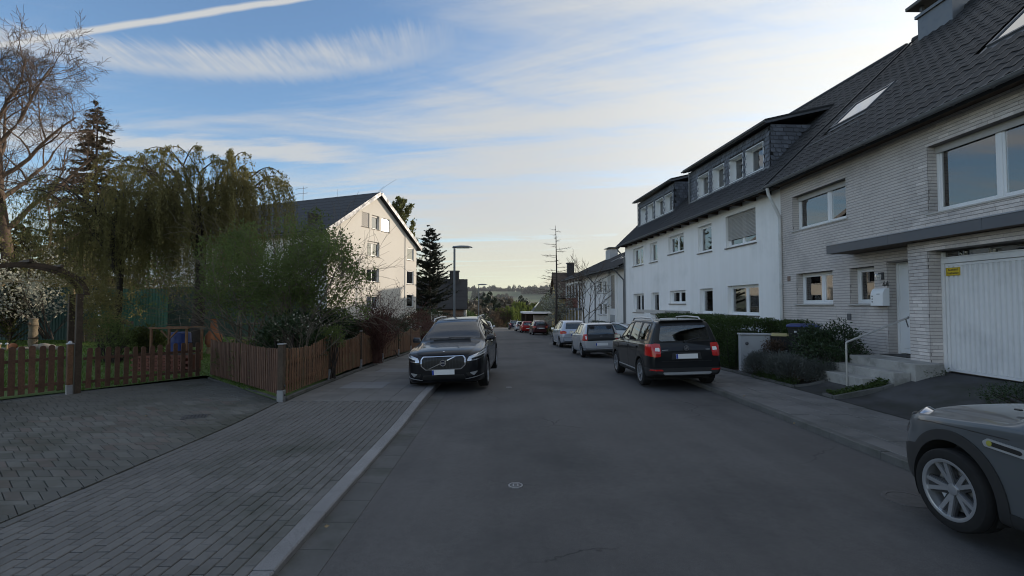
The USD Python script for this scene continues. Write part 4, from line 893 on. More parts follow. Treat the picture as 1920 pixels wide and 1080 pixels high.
# steps and handrail
st = thing('entrance_steps', 'three pale concrete steps up to the white front door', 'steps', loc=(8.4, 11.0, .2))
part(st, 'landing', chamfer_box(0.05, .675, -1.12, .78, -.1, .50, .012), 'concrete')
part(st, 'landing', bx(.676, 1.33, -.44, .84, .2, .52), 'concrete', label='inner end of the landing in the door recess')
part(st, 'step', chamfer_box(-.32, .046, -1.02, .92, -.2, .31, .012), 'concrete')
part(st, 'step', chamfer_box(-.68, -.324, -.62, 1.06, -.25, .13, .012), 'concrete')
part(st, 'doormat', bx(.70, 1.25, -.15, .65, .5205, .535), 'print_black')
hr = thing('handrail', 'bare steel handrail post and sloping rail beside the entrance steps', 'handrail', loc=(7.68, 10.5, 0))
part(hr, 'post', rod((0, .3, .1), (0, .3, 1.06), .021, 10), 'steel')
part(hr, 'rail', tubes([(np.array([[0, .3, 1.06], [.02, .3, 1.085], [1.38, .28, 1.62], [1.42, .28, 1.63]]), .021)], 10, cap=True), 'steel', smooth=40)
part(hr, 'bracket', rod((1.36, .28, 1.6), (1.38, .24, 1.42), .012, 6), 'iron')

# ------------------------------------------------------------------ white house with two slate dormers (middle right)
ROTW = math.degrees(math.atan(0.075))
PW = np.array([9.5, 16.4, 0.0]); eW = unit([-0.075, 1.0, 0]); iW = np.array([eW[1], -eW[0], 0])
def sW(u):
    """distance along the facade that shows at picture column u (for laying out the openings)"""
    k = (u - 948) / 903.0
    return (k * PW[1] - PW[0]) / (eW[0] - k * eW[1])
LW = 16.7
WH = thing('white_house', 'white rendered three storey house with two slate dormers and roller shutter window', 'house', loc=tuple(PW), rotz=ROTW)
MW = T(*PW, rz=ROTW)
eaveW, slopeW = 5.95, math.atan2(RIDGE_Z - EAVE, RIDGE_X - 9.0)
z_up, z_lo = (4.42, 5.62), (1.60, 2.82)
wins = [  # u0, u1, z0, z1, options
    (1188, 1207.5, 4.42, 5.56, dict(mull=(.5,))), (1220, 1234.5, 4.42, 5.56, {}), (1255.5, 1284.5, 4.62, 5.56, dict(mull=(.5,))), (1312, 1338, 4.32, 5.56, {}), (1365, 1422.5, 4.28, 5.60, dict(mull=(.5,), shutter=.74)),
    (1188.5, 1208, 1.45, 2.62, dict(mull=(.5,), curtain='curtain', cur=(0, .4, 0, 1))), (1222, 1236.5, 1.42, 2.62, dict(curtain='curtain', cur=(.5, 1, 0, 1))), (1257, 1287, 1.98, 2.66, dict(mull=(.5,))), (1314, 1338.5, 1.52, 2.66, dict(curtain='curtain', cur=(0, 1, 0, 1))), (1367, 1426, 1.52, 2.70, dict(mull=(.46,), curtain='curtain', cur=(0, 1, 0, 1)))]
holesW = [(sW(a), sW(b), z0, z1) for (a, b, z0, z1, o) in wins]
holesW = [(min(h[0], h[1]), max(h[0], h[1]), h[2], h[3]) for h in holesW]
dA, dB = sorted((sW(1256), sW(1286)))
holesW.append((dA, dB, -0.9, 1.42))
wl = part(WH, 'wall', wall_with_holes(Polygon([(0.004, -1.6), (LW, -1.6), (LW, eaveW + .3), (0.004, eaveW + .3)]), holesW), 'white_render')
part(WH, 'end_wall', tf(wall_with_holes(Polygon([(0.33, -1.6), (9.7, -1.6), (9.7, eaveW), (4.9, eaveW + 4.6), (0.33, eaveW + .4)]), []), np.array([[0, 1, 0, 0], [-1, 0, 0, LW], [0, 0, 1, 0], [0, 0, 0, 1.0]])), 'white_render')
part(WH, 'plinth', bx(-.014, -.001, LW - 2.2, LW, -1.2, .62), 'plinth')
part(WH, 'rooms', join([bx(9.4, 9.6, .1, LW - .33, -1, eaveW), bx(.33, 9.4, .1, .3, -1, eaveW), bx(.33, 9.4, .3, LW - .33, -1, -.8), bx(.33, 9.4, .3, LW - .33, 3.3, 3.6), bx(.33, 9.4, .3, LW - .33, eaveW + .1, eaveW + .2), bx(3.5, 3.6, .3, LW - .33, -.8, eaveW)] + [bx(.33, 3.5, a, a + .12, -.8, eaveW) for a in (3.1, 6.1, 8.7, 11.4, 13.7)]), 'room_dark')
for (a, b, z0, z1, o), h in zip(wins, holesW): window(WH, I4, *h, sill=1, depth_sill=.06, rev=.15, **o)
dw = part(WH, 'door', join([chamfer_box(.28, .33, dA + .08, dB - .08, -.9, 1.36, .006)]), 'wood_dark')
part(dw, 'pane', bx(.27, .279, dA + .25, (dA + dB) / 2 - .05, .1, 1.2), 'pane'); part(dw, 'pane', bx(.27, .279, (dA + dB) / 2 + .05, dB - .25, .1, 1.2), 'pane')
part(WH, 'door_frame', join([bx(.2, .32, dA, dA + .078, -.9, 1.42), bx(.2, .32, dB - .078, dB, -.9, 1.42), bx(.2, .32, dA + .08, dB - .08, 1.362, 1.42)]), 'wood_dark')
part(WH, 'letter_boxes', chamfer_box(-.06, -.002, dB + .25, dB + .75, .55, 1.05, .01), 'iron')
ca_, cb_ = sW(1290) - .3, sW(1226) - .6
part(WH, 'porch_canopy', join([chamfer_box(-1.25, -.002, ca_, cb_, 1.50, 1.62, .01)]), 'concrete')
part(WH, 'canopy_edge', join([bx(-1.27, -1.251, ca_, cb_, 1.49, 1.66)]), 'sill_light')
# roof
LWr = LW + .25
RW = np.array([[math.cos(slopeW), 0, -math.sin(slopeW), XE], [0, 1, 0, 0], [math.sin(slopeW), 0, math.cos(slopeW), eaveW], [0, 0, 0, 1.0]])
rw = part(WH, 'roof', tf(bx(0, 7.5, 0.015, LWr, -.14, -.01), RW), 'roof_felt')
part(rw, 'rear_slope', tf(bx(0, 7.5, 0.015, LWr, -.14, -.01), np.array([[-math.cos(slopeW), 0, math.sin(slopeW), XE + 10.8], [0, 1, 0, 0], [math.sin(slopeW), 0, math.cos(slopeW), eaveW], [0, 0, 0, 1.0]])), 'roof_felt')
FX = 0.72    # dormer faces stand this far behind the wall face
zf_bot = eaveW + (FX - XE) * math.tan(slopeW); DH = 1.66; zf_top = zf_bot + DH
def sD(u):
    k = (u - 948) / 903.0; P = PW + iW * FX
    return (k * P[1] - P[0]) / (eW[0] - k * eW[1])
D2 = (sD(1453), sD(1297.5)); D1 = (sD(1268), sD(1199.5))
def holeW(y, s):
    x = XE + s * math.cos(slopeW)
    return any(a < y < b and x > FX - .1 for (a, b) in (D1, D2)) and s < 1.35 / math.sin(slopeW) + 2.2 and (eaveW + s * math.sin(slopeW)) < zf_top + .35
tiled(rw, MW, .0, LWr, XE - .04, eaveW, slopeW, 7.45, hole=holeW, limit=300)
part(rw, 'ridge', tubes([(np.array([[4.9, 0, RIDGE_Z - .03], [4.9, LWr, RIDGE_Z - .03]]), .13)], 10, cap=True), 'roof_brick_many', smooth=40)
part(WH, 'gutter', gutter(.03, LWr, XE - .05, eaveW - .01, .07), 'gutter_metal', smooth=30)
part(WH, 'eaves_board', bx(XE + .02, -.002, .02, LWr, eaveW - .0, eaveW + .04), 'wood_dark')
for k in range(18): part(WH, 'rafter_end', bx(XE + .06, -.002, .5 + k * .92, .58 + k * .92, eaveW - .13, eaveW - .002), 'wood_dark')
part(WH, 'verge_board', tf(bx(-.02, 7.5, LWr + .002, LWr + .03, -.2, .06), RW), 'wood_dark')
part(WH, 'downpipe', tubes([(np.array([[XE - .03, LW + .1, eaveW - .08], [XE + .03, LW + .08, eaveW - .3], [-.08, LW - .03, eaveW - .75], [-.07, LW - .06, eaveW - .95], [-.07, LW - .06, -1.2]]), .05)], 10, cap=True), 'gutter_metal', smooth=50)
for idx, ((y0, y1), us) in enumerate(((D2, ((1313, 1334), (1342, 1364), (1374, 1400), (1406, 1440))), (D1, ((1204, 1214), (1217, 1229), (1232, 1247), (1249.5, 1265))))):
    y0, y1 = min(y0, y1), max(y0, y1)
    hs = []
    for (a, b) in us:
        s0, s1 = sorted((sD(a), sD(b))); hs.append((s0, s1, zf_bot + .14, zf_bot + 1.18))
    wm = wall_with_holes(Polygon([(y0, zf_bot - .2), (y1, zf_bot - .2), (y1, zf_top), (y0, zf_top)]), hs, t=.30)
    dm = part(WH, 'dormer', mv(wm, FX), 'roof_felt')
    fp = Polygon([(y0, zf_bot + .0), (y1, zf_bot), (y1, zf_top), (y0, zf_top)])
    for h in hs: fp = fp.difference(rect(h[0] - .0, h[1] + .0, h[2] - .02, h[3] + .02))
    shingles(dm, MW, fp, 'x', x=FX, w=.21, g=.16, limit=150 if idx == 0 else 0 + 60)
    # cheek facing the street corner, a triangle running back to the main roof
    xb = FX + (zf_top + .02 - zf_bot) / math.tan(slopeW)
    part(dm, 'cheek', (np.array([[FX, y0, zf_bot - .1], [FX, y0, zf_top], [xb, y0, zf_top + .1], [FX, y0 + .1, zf_bot - .1], [FX, y0 + .1, zf_top], [xb, y0 + .1, zf_top + .1]]), np.array([[0, 2, 1], [3, 4, 5], [0, 1, 4], [0, 4, 3], [1, 2, 5], [1, 5, 4], [2, 0, 3], [2, 3, 5]])), 'roof_felt')
    part(dm, 'cheek', (np.array([[FX, y1 - .1, zf_bot - .1], [FX, y1 - .1, zf_top], [xb, y1 - .1, zf_top + .1], [FX, y1, zf_bot - .1], [FX, y1, zf_top], [xb, y1, zf_top + .1]]), np.array([[0, 2, 1], [3, 4, 5], [0, 1, 4], [0, 4, 3], [1, 2, 5], [1, 5, 4], [2, 0, 3], [2, 3, 5]])), 'slate_brick')
    shingles(dm, MW, Polygon([(FX, zf_bot), (FX, zf_top), (xb - .05, zf_top + .05)]), 'y', x=y0, w=.21, g=.16, limit=110 if idx == 0 else 40)
    # dormer roof: a shallow slab rising back into the main roof
    xr = FX + (zf_top + .75 - zf_bot) / math.tan(slopeW); sl = math.atan2(.62, xr - FX)
    Rd = np.array([[math.cos(sl), 0, -math.sin(sl), FX - .28], [0, 1, 0, 0], [math.sin(sl), 0, math.cos(sl), zf_top + .02], [0, 0, 0, 1.0]])
    part(dm, 'dormer_roof', tf(bx(0, xr - FX + .4, y0 - .16, y1 + .16, -.01, .09), Rd), 'zinc_dark')
    part(dm, 'roof_covering', tf(bx(.02, xr - FX + .4, y0 - .19, y1 + .19, .092, .15), Rd), 'roof_brick')
    part(dm, 'dormer_gutter', gutter(y0 - .2, y1 + .2, FX - .33, zf_top + .08, .05), 'gutter_metal', smooth=30)
    part(dm, 'apron', bx(FX - .06, FX - .024, y0, y1, zf_bot - .02, zf_bot + .10), 'gutter_metal')
    part(dm, 'dormer_downpipe', rod((FX - .07, y1 - .08, zf_top), (FX - .07, y1 - .08, zf_bot), .032, 8), 'gutter_metal')
    for h in hs:
        wdw = window(dm, T(FX), *h, rev=.24, sill=0, blind=.7 if idx == 0 else .35, sash=False)
        s0, s1 = h[0], h[1]
        # the white lining of the recess
        part(dm, 'lining', join([bx(FX - .02, FX + .24, s1 - .012, s1 + .012, h[2], h[3]), bx(FX - .02, FX + .24, s0 - .012, s0 + .012, h[2], h[3]), bx(FX - .02, FX + .24, s0, s1, h[3] - .012, h[3] + .012), bx(FX - .03, FX + .24, s0, s1, h[2] - .02, h[2] + .01)]), 'frame_white')
    part(dm, 'room', join([bx(FX + .17, FX + 1.4, y0 + .1, y1 - .1, zf_bot + .0, zf_bot + .05)]), 'room_dark')

# ------------------------------------------------------------------ second white house, lower, with balconies and a glass block stair window
P3 = np.array([8.75, 34.2, 0.0]); L3 = 21.0
H3 = thing('balcony_house', 'lower white house with brown balcony and tall glass block stair window', 'house', loc=tuple(P3), rotz=ROTW)
def s3(u, d=0.0):
    k = (u - 948) / 903.0; P = P3 + iW * d
    return (k * P[1] - P[0]) / (eW[0] - k * eW[1])
def z3(v, u, d=0.0):
    s = s3(u, d); y = (P3 + eW * s)[1]; return 1.93 - (v - 571) / 903 * y
def h3(u0, u1, v0, v1, d=0.0):
    a, b = sorted((s3(u0, d), s3(u1, d))); um = (u0 + u1) / 2
    return (a, b, z3(v1, um, d), z3(v0, um, d))
e3 = 4.75
ws3 = [h3(1122, 1129, 527, 549), h3(1131, 1138, 527, 549), h3(1122, 1129, 570, 590), h3(1131, 1138, 570, 590)]
gb = h3(1144, 1156, 512, 582)
s_bal = s3(1091)
w3 = wall_with_holes(Polygon([(0, -2.4), (s_bal, -2.4), (s_bal, e3 + .2), (0, e3 + .2)]), ws3 + [gb])
part(H3, 'wall', w3, 'white_render')
part(H3, 'side_wall', bx(.32, 9, 0, .3, -2.4, e3 - .1), 'white_render')
part(H3, 'rooms', join([bx(8.8, 9, .3, L3, -2.2, e3), bx(.33, 8.8, s_bal, s_bal + .1, -2.2, e3), bx(.33, 8.8, .3, L3, e3 - .3, e3 - .2), bx(3, 3.1, .3, L3, -2.2, e3 - .3)]), 'room_dark')
for h in ws3: window(H3, I4, *h, rev=.12, sill=1, sash=False)
g_ = part(H3, 'stair_window', frame_mesh(*gb, .02, w=.14, d=.1), 'frame_white')
ncol, nrow = 5, 26
for c_ in range(ncol):
    for r_ in range(nrow):
        a = gb[0] + .14 + (gb[1] - gb[0] - .28) * c_ / ncol; b = gb[0] + .14 + (gb[1] - gb[0] - .28) * (c_ + 1) / ncol
        za = gb[2] + .14 + (gb[3] - gb[2] - .28) * r_ / nrow; zb = gb[2] + .14 + (gb[3] - gb[2] - .28) * (r_ + 1) / nrow
        part(g_, 'glass_block', bx(.06, .12, a + .012, b - .012, za + .012, zb - .012), 'glass_block')
part(g_, 'joint_grid', bx(.08, .11, gb[0] + .14, gb[1] - .14, gb[2] + .14, gb[3] - .14), 'mortar')
for uu in (1142.5, 1158): 
    s_ = s3(uu); part(H3, 'pilaster', bx(-.16, -.002, s_ - .12, s_ + .12, -2.4, e3), 'white_render')
part(H3, 'entrance_panel', bx(-.02, -.002, gb[0] + .1, gb[1] - .1, -1.4, gb[2] - .35), 'cabinet_grey')
# balcony bay: recessed wall, slabs, posts, brown panels
part(H3, 'bay_wall', bx(1.4, 1.6, s_bal + .02, L3, -2.4, e3), 'white_render')
for k in range(3):
    zz = (-1.0, 1.55, 4.3)[k]
    part(H3, 'balcony_slab', bx(-.3, 1.398, s_bal + .03, L3 - .2, zz - .2, zz), 'zinc_dark' if k < 2 else 'white_render')
pn = part(H3, 'balcony_panel', bx(-.34, -.302, s_bal + .35, L3 - .3, 1.6, 2.65), 'wood_dark')
for k in range(6):
    a = s_bal + .35 + k * (L3 - .65 - s_bal) / 6
    part(pn, 'panel', bx(-.37, -.341, a + .02, a + (L3 - .65 - s_bal) / 6 - .02, 1.63, 2.62), 'red_brick')
for k in range(5): 
    a = s_bal + .3 + k * (L3 - .6 - s_bal) / 4; part(H3, 'balcony_post', bx(-.33, -.22, a - .05, a + .05, -2.2, e3), 'frame_white')
for k in range(4):
    a = s_bal + .7 + k * (L3 - 1.2 - s_bal) / 4
    for zz in (-.9, 1.7): window(H3, T(1.4), a, a + 1.1, zz, zz + 2.2, rev=.05, sash=False, mull=(.5,))
sl3 = math.radians(25); R3 = np.array([[math.cos(sl3), 0, -math.sin(sl3), -.75], [0, 1, 0, 0], [math.sin(sl3), 0, math.cos(sl3), e3 - .1], [0, 0, 0, 1.0]])
r3_ = part(H3, 'roof', tf(bx(0, 6.9, -.3, L3 + .4, -.14, -.01), R3), 'roof_felt')
tiled(r3_, T(*P3, rz=ROTW) @ T(0, 0, 0), -.3, L3 + .4, -.79, e3 - .1, sl3, 6.9, w=.32, g=.36, limit=0)
part(r3_, 'rear_slope', tf(bx(0, 6.9, -.3, L3 + .4, -.14, -.01), np.array([[-math.cos(sl3), 0, math.sin(sl3), -.75 + 2 * 6.9 * math.cos(sl3)], [0, 1, 0, 0], [math.sin(sl3), 0, math.cos(sl3), e3 - .1], [0, 0, 0, 1.0]])), 'roof_felt')
for k in range(3):
    sk = part(r3_, 'skylight', tf(bx(2.6, 3.7, 4 + k * 2.4, 4.8 + k * 2.4, .02, .1), R3), 'zinc_dark'); part(sk, 'pane', tf(bx(2.68, 3.62, 4.07 + k * 2.4, 4.73 + k * 2.4, .1, .106), R3), 'pane_bright')
part(H3, 'gutter', gutter(-.3, L3 + .4, -.82, e3 - .12, .07), 'gutter_metal', smooth=30)
for uu in (1117.5, 1172):
    s_ = s3(uu); part(H3, 'downpipe', tubes([(np.array([[-.8, s_, e3 - .2], [-.7, s_, e3 - .35], [-.09, s_, e3 - 1.0], [-.07, s_, e3 - 1.2], [-.07, s_, -2.0]]), .055)], 8, cap=True), 'gutter_metal', smooth=50)
ck = part(H3, 'chimney', bx(3.9, 4.8, 17.6, 19.2, e3 + 1.2, e3 + 3.2), 'cabinet_grey'); part(ck, 'cap', bx(3.75, 4.95, 17.4, 19.4, e3 + 3.35, e3 + 3.42), 'concrete'); part(ck, 'cap_post', join([bx(a - .04, a + .04, b - .04, b + .04, e3 + 3.201, e3 + 3.35) for a in (4.0, 4.7) for b in (17.8, 19.0)]), 'iron')

# ------------------------------------------------------------------ yellow house and the low house with the mossy roof, farther down
def wallpolyg(x, d, eave, rise):
    v, f = slab(Polygon([(0, eave), (d, eave), (d / 2, eave + rise)]), 0, .25)
    return np.stack([v[:, 0], v[:, 2], v[:, 1]], 1), f[:, ::-1]
def slope_roof(par, name, tilem, P, Q, sl, L, w, g=.34, u=.32, trim=None):
    """a roof plane rising from the eave line P-Q (world x along the eave) with its tiles row by row; trim(s) gives the x range left at height s"""
    n_ = int(L / g); v, f = [], []
    R = np.array([[1, 0, 0, P[0]], [0, math.cos(sl), -math.sin(sl), P[1]], [0, math.sin(sl), math.cos(sl), P[2]], [0, 0, 0, 1.0]])
    tr = trim or (lambda s: (0, w)); V4 = np.array([[tr(0)[0], 0, 0], [tr(0)[1], 0, 0], [tr(L)[1], L, 0], [tr(L)[0], L, 0]]); V8 = np.vstack([V4 - [0, 0, .12], V4])
    rr_ = part(par, name, tf((V8, BOXF), R), tilem); ts = []
    for k in range(n_):
        a, b = tr(k * g)
        for q in range(int((b - a) / u) + 1):
            x0, x1 = a + q * u, min(a + (q + 1) * u - .01, b)
            if x1 - x0 > .05: ts.append(bx(x0, x1, k * g, k * g + g * 1.1, .004, .045 + .012 * ((q + k) % 2)))
    part(rr_, 'tiles', tf(join(ts), R), tilem, kind='stuff'); return rr_, R
Y4 = thing('yellow_house', 'ochre yellow house with brown tiled roof and chimney beyond the balcony house', 'house', loc=(6.15, 56.0, 0), rotz=0)
wl4 = wall_with_holes(Polygon([(0, -3), (8, -3), (8, 2.95), (0, 2.95)]), [(1.0, 2.0, .2, 1.6), (4.4, 5.6, .2, 1.6)])
part(Y4, 'wall', wl4, 'yellow_render'); part(Y4, 'front_wall', bx(.33, 8, 0, .3, -3, 2.95), 'yellow_render'); part(Y4, 'rooms', bx(.6, 7.8, .4, 7.8, -2.5, 2.8), 'room_dark')
part(Y4, 'gable', (lambda m: (np.stack([m[0][:, 2], m[0][:, 0], m[0][:, 1]], 1), m[1]))(slab(Polygon([(0, 2.951), (8, 2.951), (4, 5.9)]), 0, .25)), 'yellow_render')
for a in (1.0, 4.4): window(Y4, I4, a, a + 1.1, .2, 1.6, sill=1, mull=(.5,), sash=False)
sl = math.atan2(2.95, 4.0); slope_roof(Y4, 'roof', 'brown_tile', (-.35, -.4, 2.66), None, sl, 5.45, 9)
part(Y4, 'rear_slope', tf(bx(-.35, 8.7, 0, 5.45, -.1, .04), np.array([[1, 0, 0, 0], [0, -math.cos(sl), math.sin(sl), 8.4], [0, math.sin(sl), math.cos(sl), 2.66], [0, 0, 0, 1.0]])), 'brown_tile')
cc = part(Y4, 'chimney', bx(1.5, 2.3, 3.2, 4.0, 5, 7.0), 'roof_felt'); part(cc, 'cap', bx(1.4, 2.4, 3.1, 4.1, 7.0, 7.1), 'concrete_dark')
M5 = thing('mossy_house', 'low house with steep moss covered roof, two skylights and roof aerial', 'house', loc=(4.1, 68.6, -1.9), rotz=0)
part(M5, 'wall', wall_with_holes(Polygon([(.4, -2), (9.2, -2), (9.2, 2.6), (.4, 2.6)]), [(1.5, 3.0, .4, 1.8), (6.0, 7.5, .4, 1.8)]), 'white_render'); part(M5, 'front_wall', bx(.33, 12, .4, .7, -2, 2.6), 'white_render'); part(M5, 'rooms', bx(.7, 11.5, .8, 8.8, -1.5, 2.5), 'room_dark')
for a in (1.5, 6.0): window(M5, I4, a, a + 1.5, .4, 1.8, sill=1, mull=(.5,), sash=False)
sl = math.atan2(3.7, 4.8); LL = math.hypot(3.7, 4.8); tr5 = lambda s: (-.4 + s / LL * 3.0, 12.4)
slope_roof(M5, 'roof', 'mossy_tile', (0, 0, 2.4), None, sl, LL, 12.4, trim=tr5)
v5 = np.array([[-.4, 0, 2.4], [-.4, 9.6, 2.4], [2.6, 4.8, 6.1], [12.4, 4.8, 6.1], [12.4, 9.6, 2.4], [12.4, 0, 2.4]])
hp = part(M5, 'hip', (np.vstack([v5[[0, 1, 2]], v5[[0, 1, 2]] + [.05, 0, -.12]]), np.array([[0, 2, 1], [3, 4, 5], [0, 3, 5], [0, 5, 2], [1, 2, 5], [1, 5, 4]])), 'roof_felt'); part(M5, 'rear_slope', (v5[[1, 4, 3, 2]], np.array([[0, 1, 2], [0, 2, 3]])), 'mossy_tile')
hn = unit(np.cross(v5[1] - v5[0], v5[2] - v5[0])); hn = hn * np.sign(-hn[0])
for a in (3.4, 4.9):
    e0 = v5[0] + (v5[2] - np.array([-.4, 4.8, 2.4]) ) * .0; up_ = unit(v5[2] - np.array([-.4, 4.8, 2.4])); o5 = np.array([-.4, a, 2.4]) + up_ * 1.2 + hn * .03
    q = np.array([o5, o5 + [0, .85, 0], o5 + [0, .85, 0] + up_ * 1.2, o5 + up_ * 1.2]); sk = part(hp, 'skylight', (np.vstack([q - hn * .03, q + hn * .05]), BOXF), 'zinc'); q2 = q * .8 + q.mean(0) * .2 + hn * .056; part(sk, 'pane', (np.vstack([q2 - hn * .004, q2]), BOXF), 'pane_bright')
cc = part(M5, 'chimney', bx(3.6, 4.4, 4.4, 5.2, 5.0, 7.1), 'plinth'); part(cc, 'cap', bx(3.5, 4.5, 4.3, 5.3, 7.1, 7.2), 'concrete_dark')
ae = part(M5, 'aerial_mast', rod((5.2, 4.8, 6.0), (5.2, 4.8, 8.6), .03, 6), 'iron'); part(ae, 'aerial_rods', join([rod((4.6, 4.8, z), (5.8, 4.8, z), .014, 4) for z in (8.5, 8.2)]), 'iron')
# carport
cp = thing('carport', 'flat roofed white carport with dark posts in front of the mossy house', 'carport', loc=(2.75, 66, float(road_z(66)) + .15), rotz=3)
part(cp, 'roof', chamfer_box(-.2, 4.4, -.2, 6.0, 2.35, 2.6, .02), 'frame_white')
for a, b in ((0, 0), (4.1, 0), (0, 5.6), (4.1, 5.6)): part(cp, 'post', bx(a - .07, a + .07, b - .07, b + .07, -.5, 2.35), 'wood_dark')
part(cp, 'back_wall', bx(0, 4.1, 5.7, 5.8, -.5, 2.35), 'wood_dark'); part(cp, 'side_wall', bx(4.18, 4.25, 0, 5.6, -.5, 2.3), 'wood_dark')

# ------------------------------------------------------------------ garden fences on the left
def picket(h, w, t, top='flat', r=0.5):
    """one upright board, foot at the origin: x across, y thickness"""
    if top == 'flat': pts = [(-w / 2, 0), (w / 2, 0), (w / 2, h - .012), (w / 2 - .02, h), (-w / 2 + .02, h), (-w / 2, h - .012)]
    else: pts = [(-w / 2, 0), (w / 2, 0)] + [(w / 2 * math.cos(a), h - w * .42 + w * .42 * math.sin(a)) for a in np.linspace(0, np.pi, 7)]
    v, f = slab(Polygon(pts), -t / 2, t / 2)
    return np.stack([v[:, 0], -v[:, 2], v[:, 1]], 1), f
def fence_panel(name, label, p0, p1, base, n, hfun, w=0.062, t=0.018, top='flat', gapz=0.06, cat='fence', group=None, matn='picket', rails=(0.28, 0.72), zf=left_z, lean=1.0, rs=1):
    p0, p1 = np.array(p0, float), np.array(p1, float); d = p1 - p0; L = np.linalg.norm(d); d = d / L
    z0 = float(zf(p0[1])) + base; z1 = float(zf(p1[1])) + base
    ang = math.degrees(math.atan2(d[1], d[0]))
    h = thing(name, label, cat, group, loc=(p0[0], p0[1], z0), rotz=ang)
    rr = np.random.default_rng(int(abs(p0[0] * 100 + p0[1] * 7)) + 3)
    for k in range(n):
        s = (k + .5) / n; hh = hfun(s) + rr.normal(0, .006)
        m = tf(picket(hh - gapz, w * rr.uniform(.96, 1.04), t, top), T(s * L, 0, gapz + (z1 - z0) * s + rr.normal(0, .004), ry=rr.normal(0, .5) * lean, rz=rr.normal(0, 1.0)))
        part(h, 'picket', m, matn)
    for q in rails:
        hh = q * min(hfun(0.02), hfun(.5))
        a = np.array([[0.0, t / 2 + .018, hh], [L, t / 2 + .018, hh + z1 - z0]])
        part(h, 'rail', (lambda vb: (vb[0] * [1, rs, 1], vb[1] if rs > 0 else vb[1][:, ::-1]))((np.vstack([a[0] + [0, -.017, -.03], a[1] + [0, -.017, -.03], a[1] + [0, .02, -.03], a[0] + [0, .02, -.03], a[0] + [0, -.017, .03], a[1] + [0, -.017, .03], a[1] + [0, .02, .03], a[0] + [0, .02, .03]]), BOXF)), matn)
    return h
XF = -4.47
posts = [9.72, 12.35, 15.0, 17.6, 20.2, 22.8, 25.4]
sag = lambda lo, hi: (lambda s: lo + (hi - lo) * (2 * s - 1) ** 2)
ords = ['nearest', 'second', 'third', 'fourth', 'fifth', 'farthest']
for k in range(6):
    fence_panel('street_fence', f'{ords[k]} brown picket panel along the pavement counted from the corner post, top edge sagging', (XF, posts[k] + .07), (XF, posts[k + 1] - .07), .05, 20, sag(.92, 1.10) if k else (lambda s: .98 + .16 * max(0, s - .4) ** 2 / .36 - .04 * math.sin(np.pi * s)), group='picket fence panels along the pavement')
fc = thing('fence_plinth', 'mossy concrete edging under the street fence', 'edging')
for a in np.arange(9.9, 25.2, 1.0): part(fc, 'edging_stone', ribbon(XF - .05, XF + .045, a, a + .99, lambda x, y: left_z(y) + .035, ny=3, nx=2, th=.2), 'concrete_dark')
for k, y in enumerate(posts):
    z = float(left_z(y))
    g = thing('fence_post', ['square dark post with metal cap at the fence corner', 'first slim post between street fence panels', 'second slim post between street fence panels', 'third slim post between street fence panels', 'fourth slim post between street fence panels', 'fifth slim post between street fence panels', 'last slim post at the far end of the street fence'][k], 'post', 'posts of the street fence', loc=(XF - (.0 if k else .0), y, z))
    hgt = 1.12 if k == 0 else 1.16; w_ = .055 if k == 0 else .03
    part(g, 'shaft', chamfer_box(-w_, w_, -w_, w_, .22 if k == 0 else .3, hgt, .006), 'post_wood')
    part(g, 'shoe', chamfer_box(-w_ - .006, w_ + .006, -w_ - .006, w_ + .006, -.05, .215 if k == 0 else .295, .004), 'galvanised' if k else 'zinc')
    part(g, 'cap', join([chamfer_box(-w_ - .012, w_ + .012, -w_ - .012, w_ + .012, hgt + .002, hgt + .022, .005)]), 'galvanised')
    if k == 0:
        for zz in (.12, .30): part(g, 'bolt', tf(cyl(.022, 0, .014, 10), T(w_ + .006, .01, zz, ry=90)), 'iron')
# wing back to the garden, two panels
W0, W1 = np.array([-4.50, 9.78]), np.array([-7.85, 12.95])
mid = (W0 + W1) / 2
fence_panel('wing_fence', 'dark brown picket panel running back from the corner post, near half', W0 + (W1 - W0) * .02, mid, .05, 22, lambda s: .98 - .03 * math.sin(np.pi * s), rs=-1, matn='gate_picket', group='picket panels running back from the corner post')
fence_panel('wing_fence', 'dark brown picket panel running back from the corner post, far half', mid + (W1 - W0) * .012, W1 - (W1 - W0) * .01, .05, 22, lambda s: .98 - .03 * math.sin(np.pi * s), rs=-1, matn='gate_picket', group='picket panels running back from the corner post')
part(thing('wing_edging', 'low mossy kerb under the fence wing beside the forecourt', 'edging'), 'edging_stone', (lambda a, b, n_: (np.vstack([np.column_stack([np.array([a - n_, b - n_, b + n_, a + n_]), [float(left_z(a[1])) - .1, float(left_z(b[1])) - .1] + [float(left_z(b[1])) - .1, float(left_z(a[1])) - .1]]), np.column_stack([np.array([a - n_, b - n_, b + n_, a + n_]), [float(left_z(a[1])) + .03, float(left_z(b[1])) + .03, float(left_z(b[1])) + .03, float(left_z(a[1])) + .03]])]), BOXF))(W0, W1, np.array([.03, .035])), 'concrete_dark')
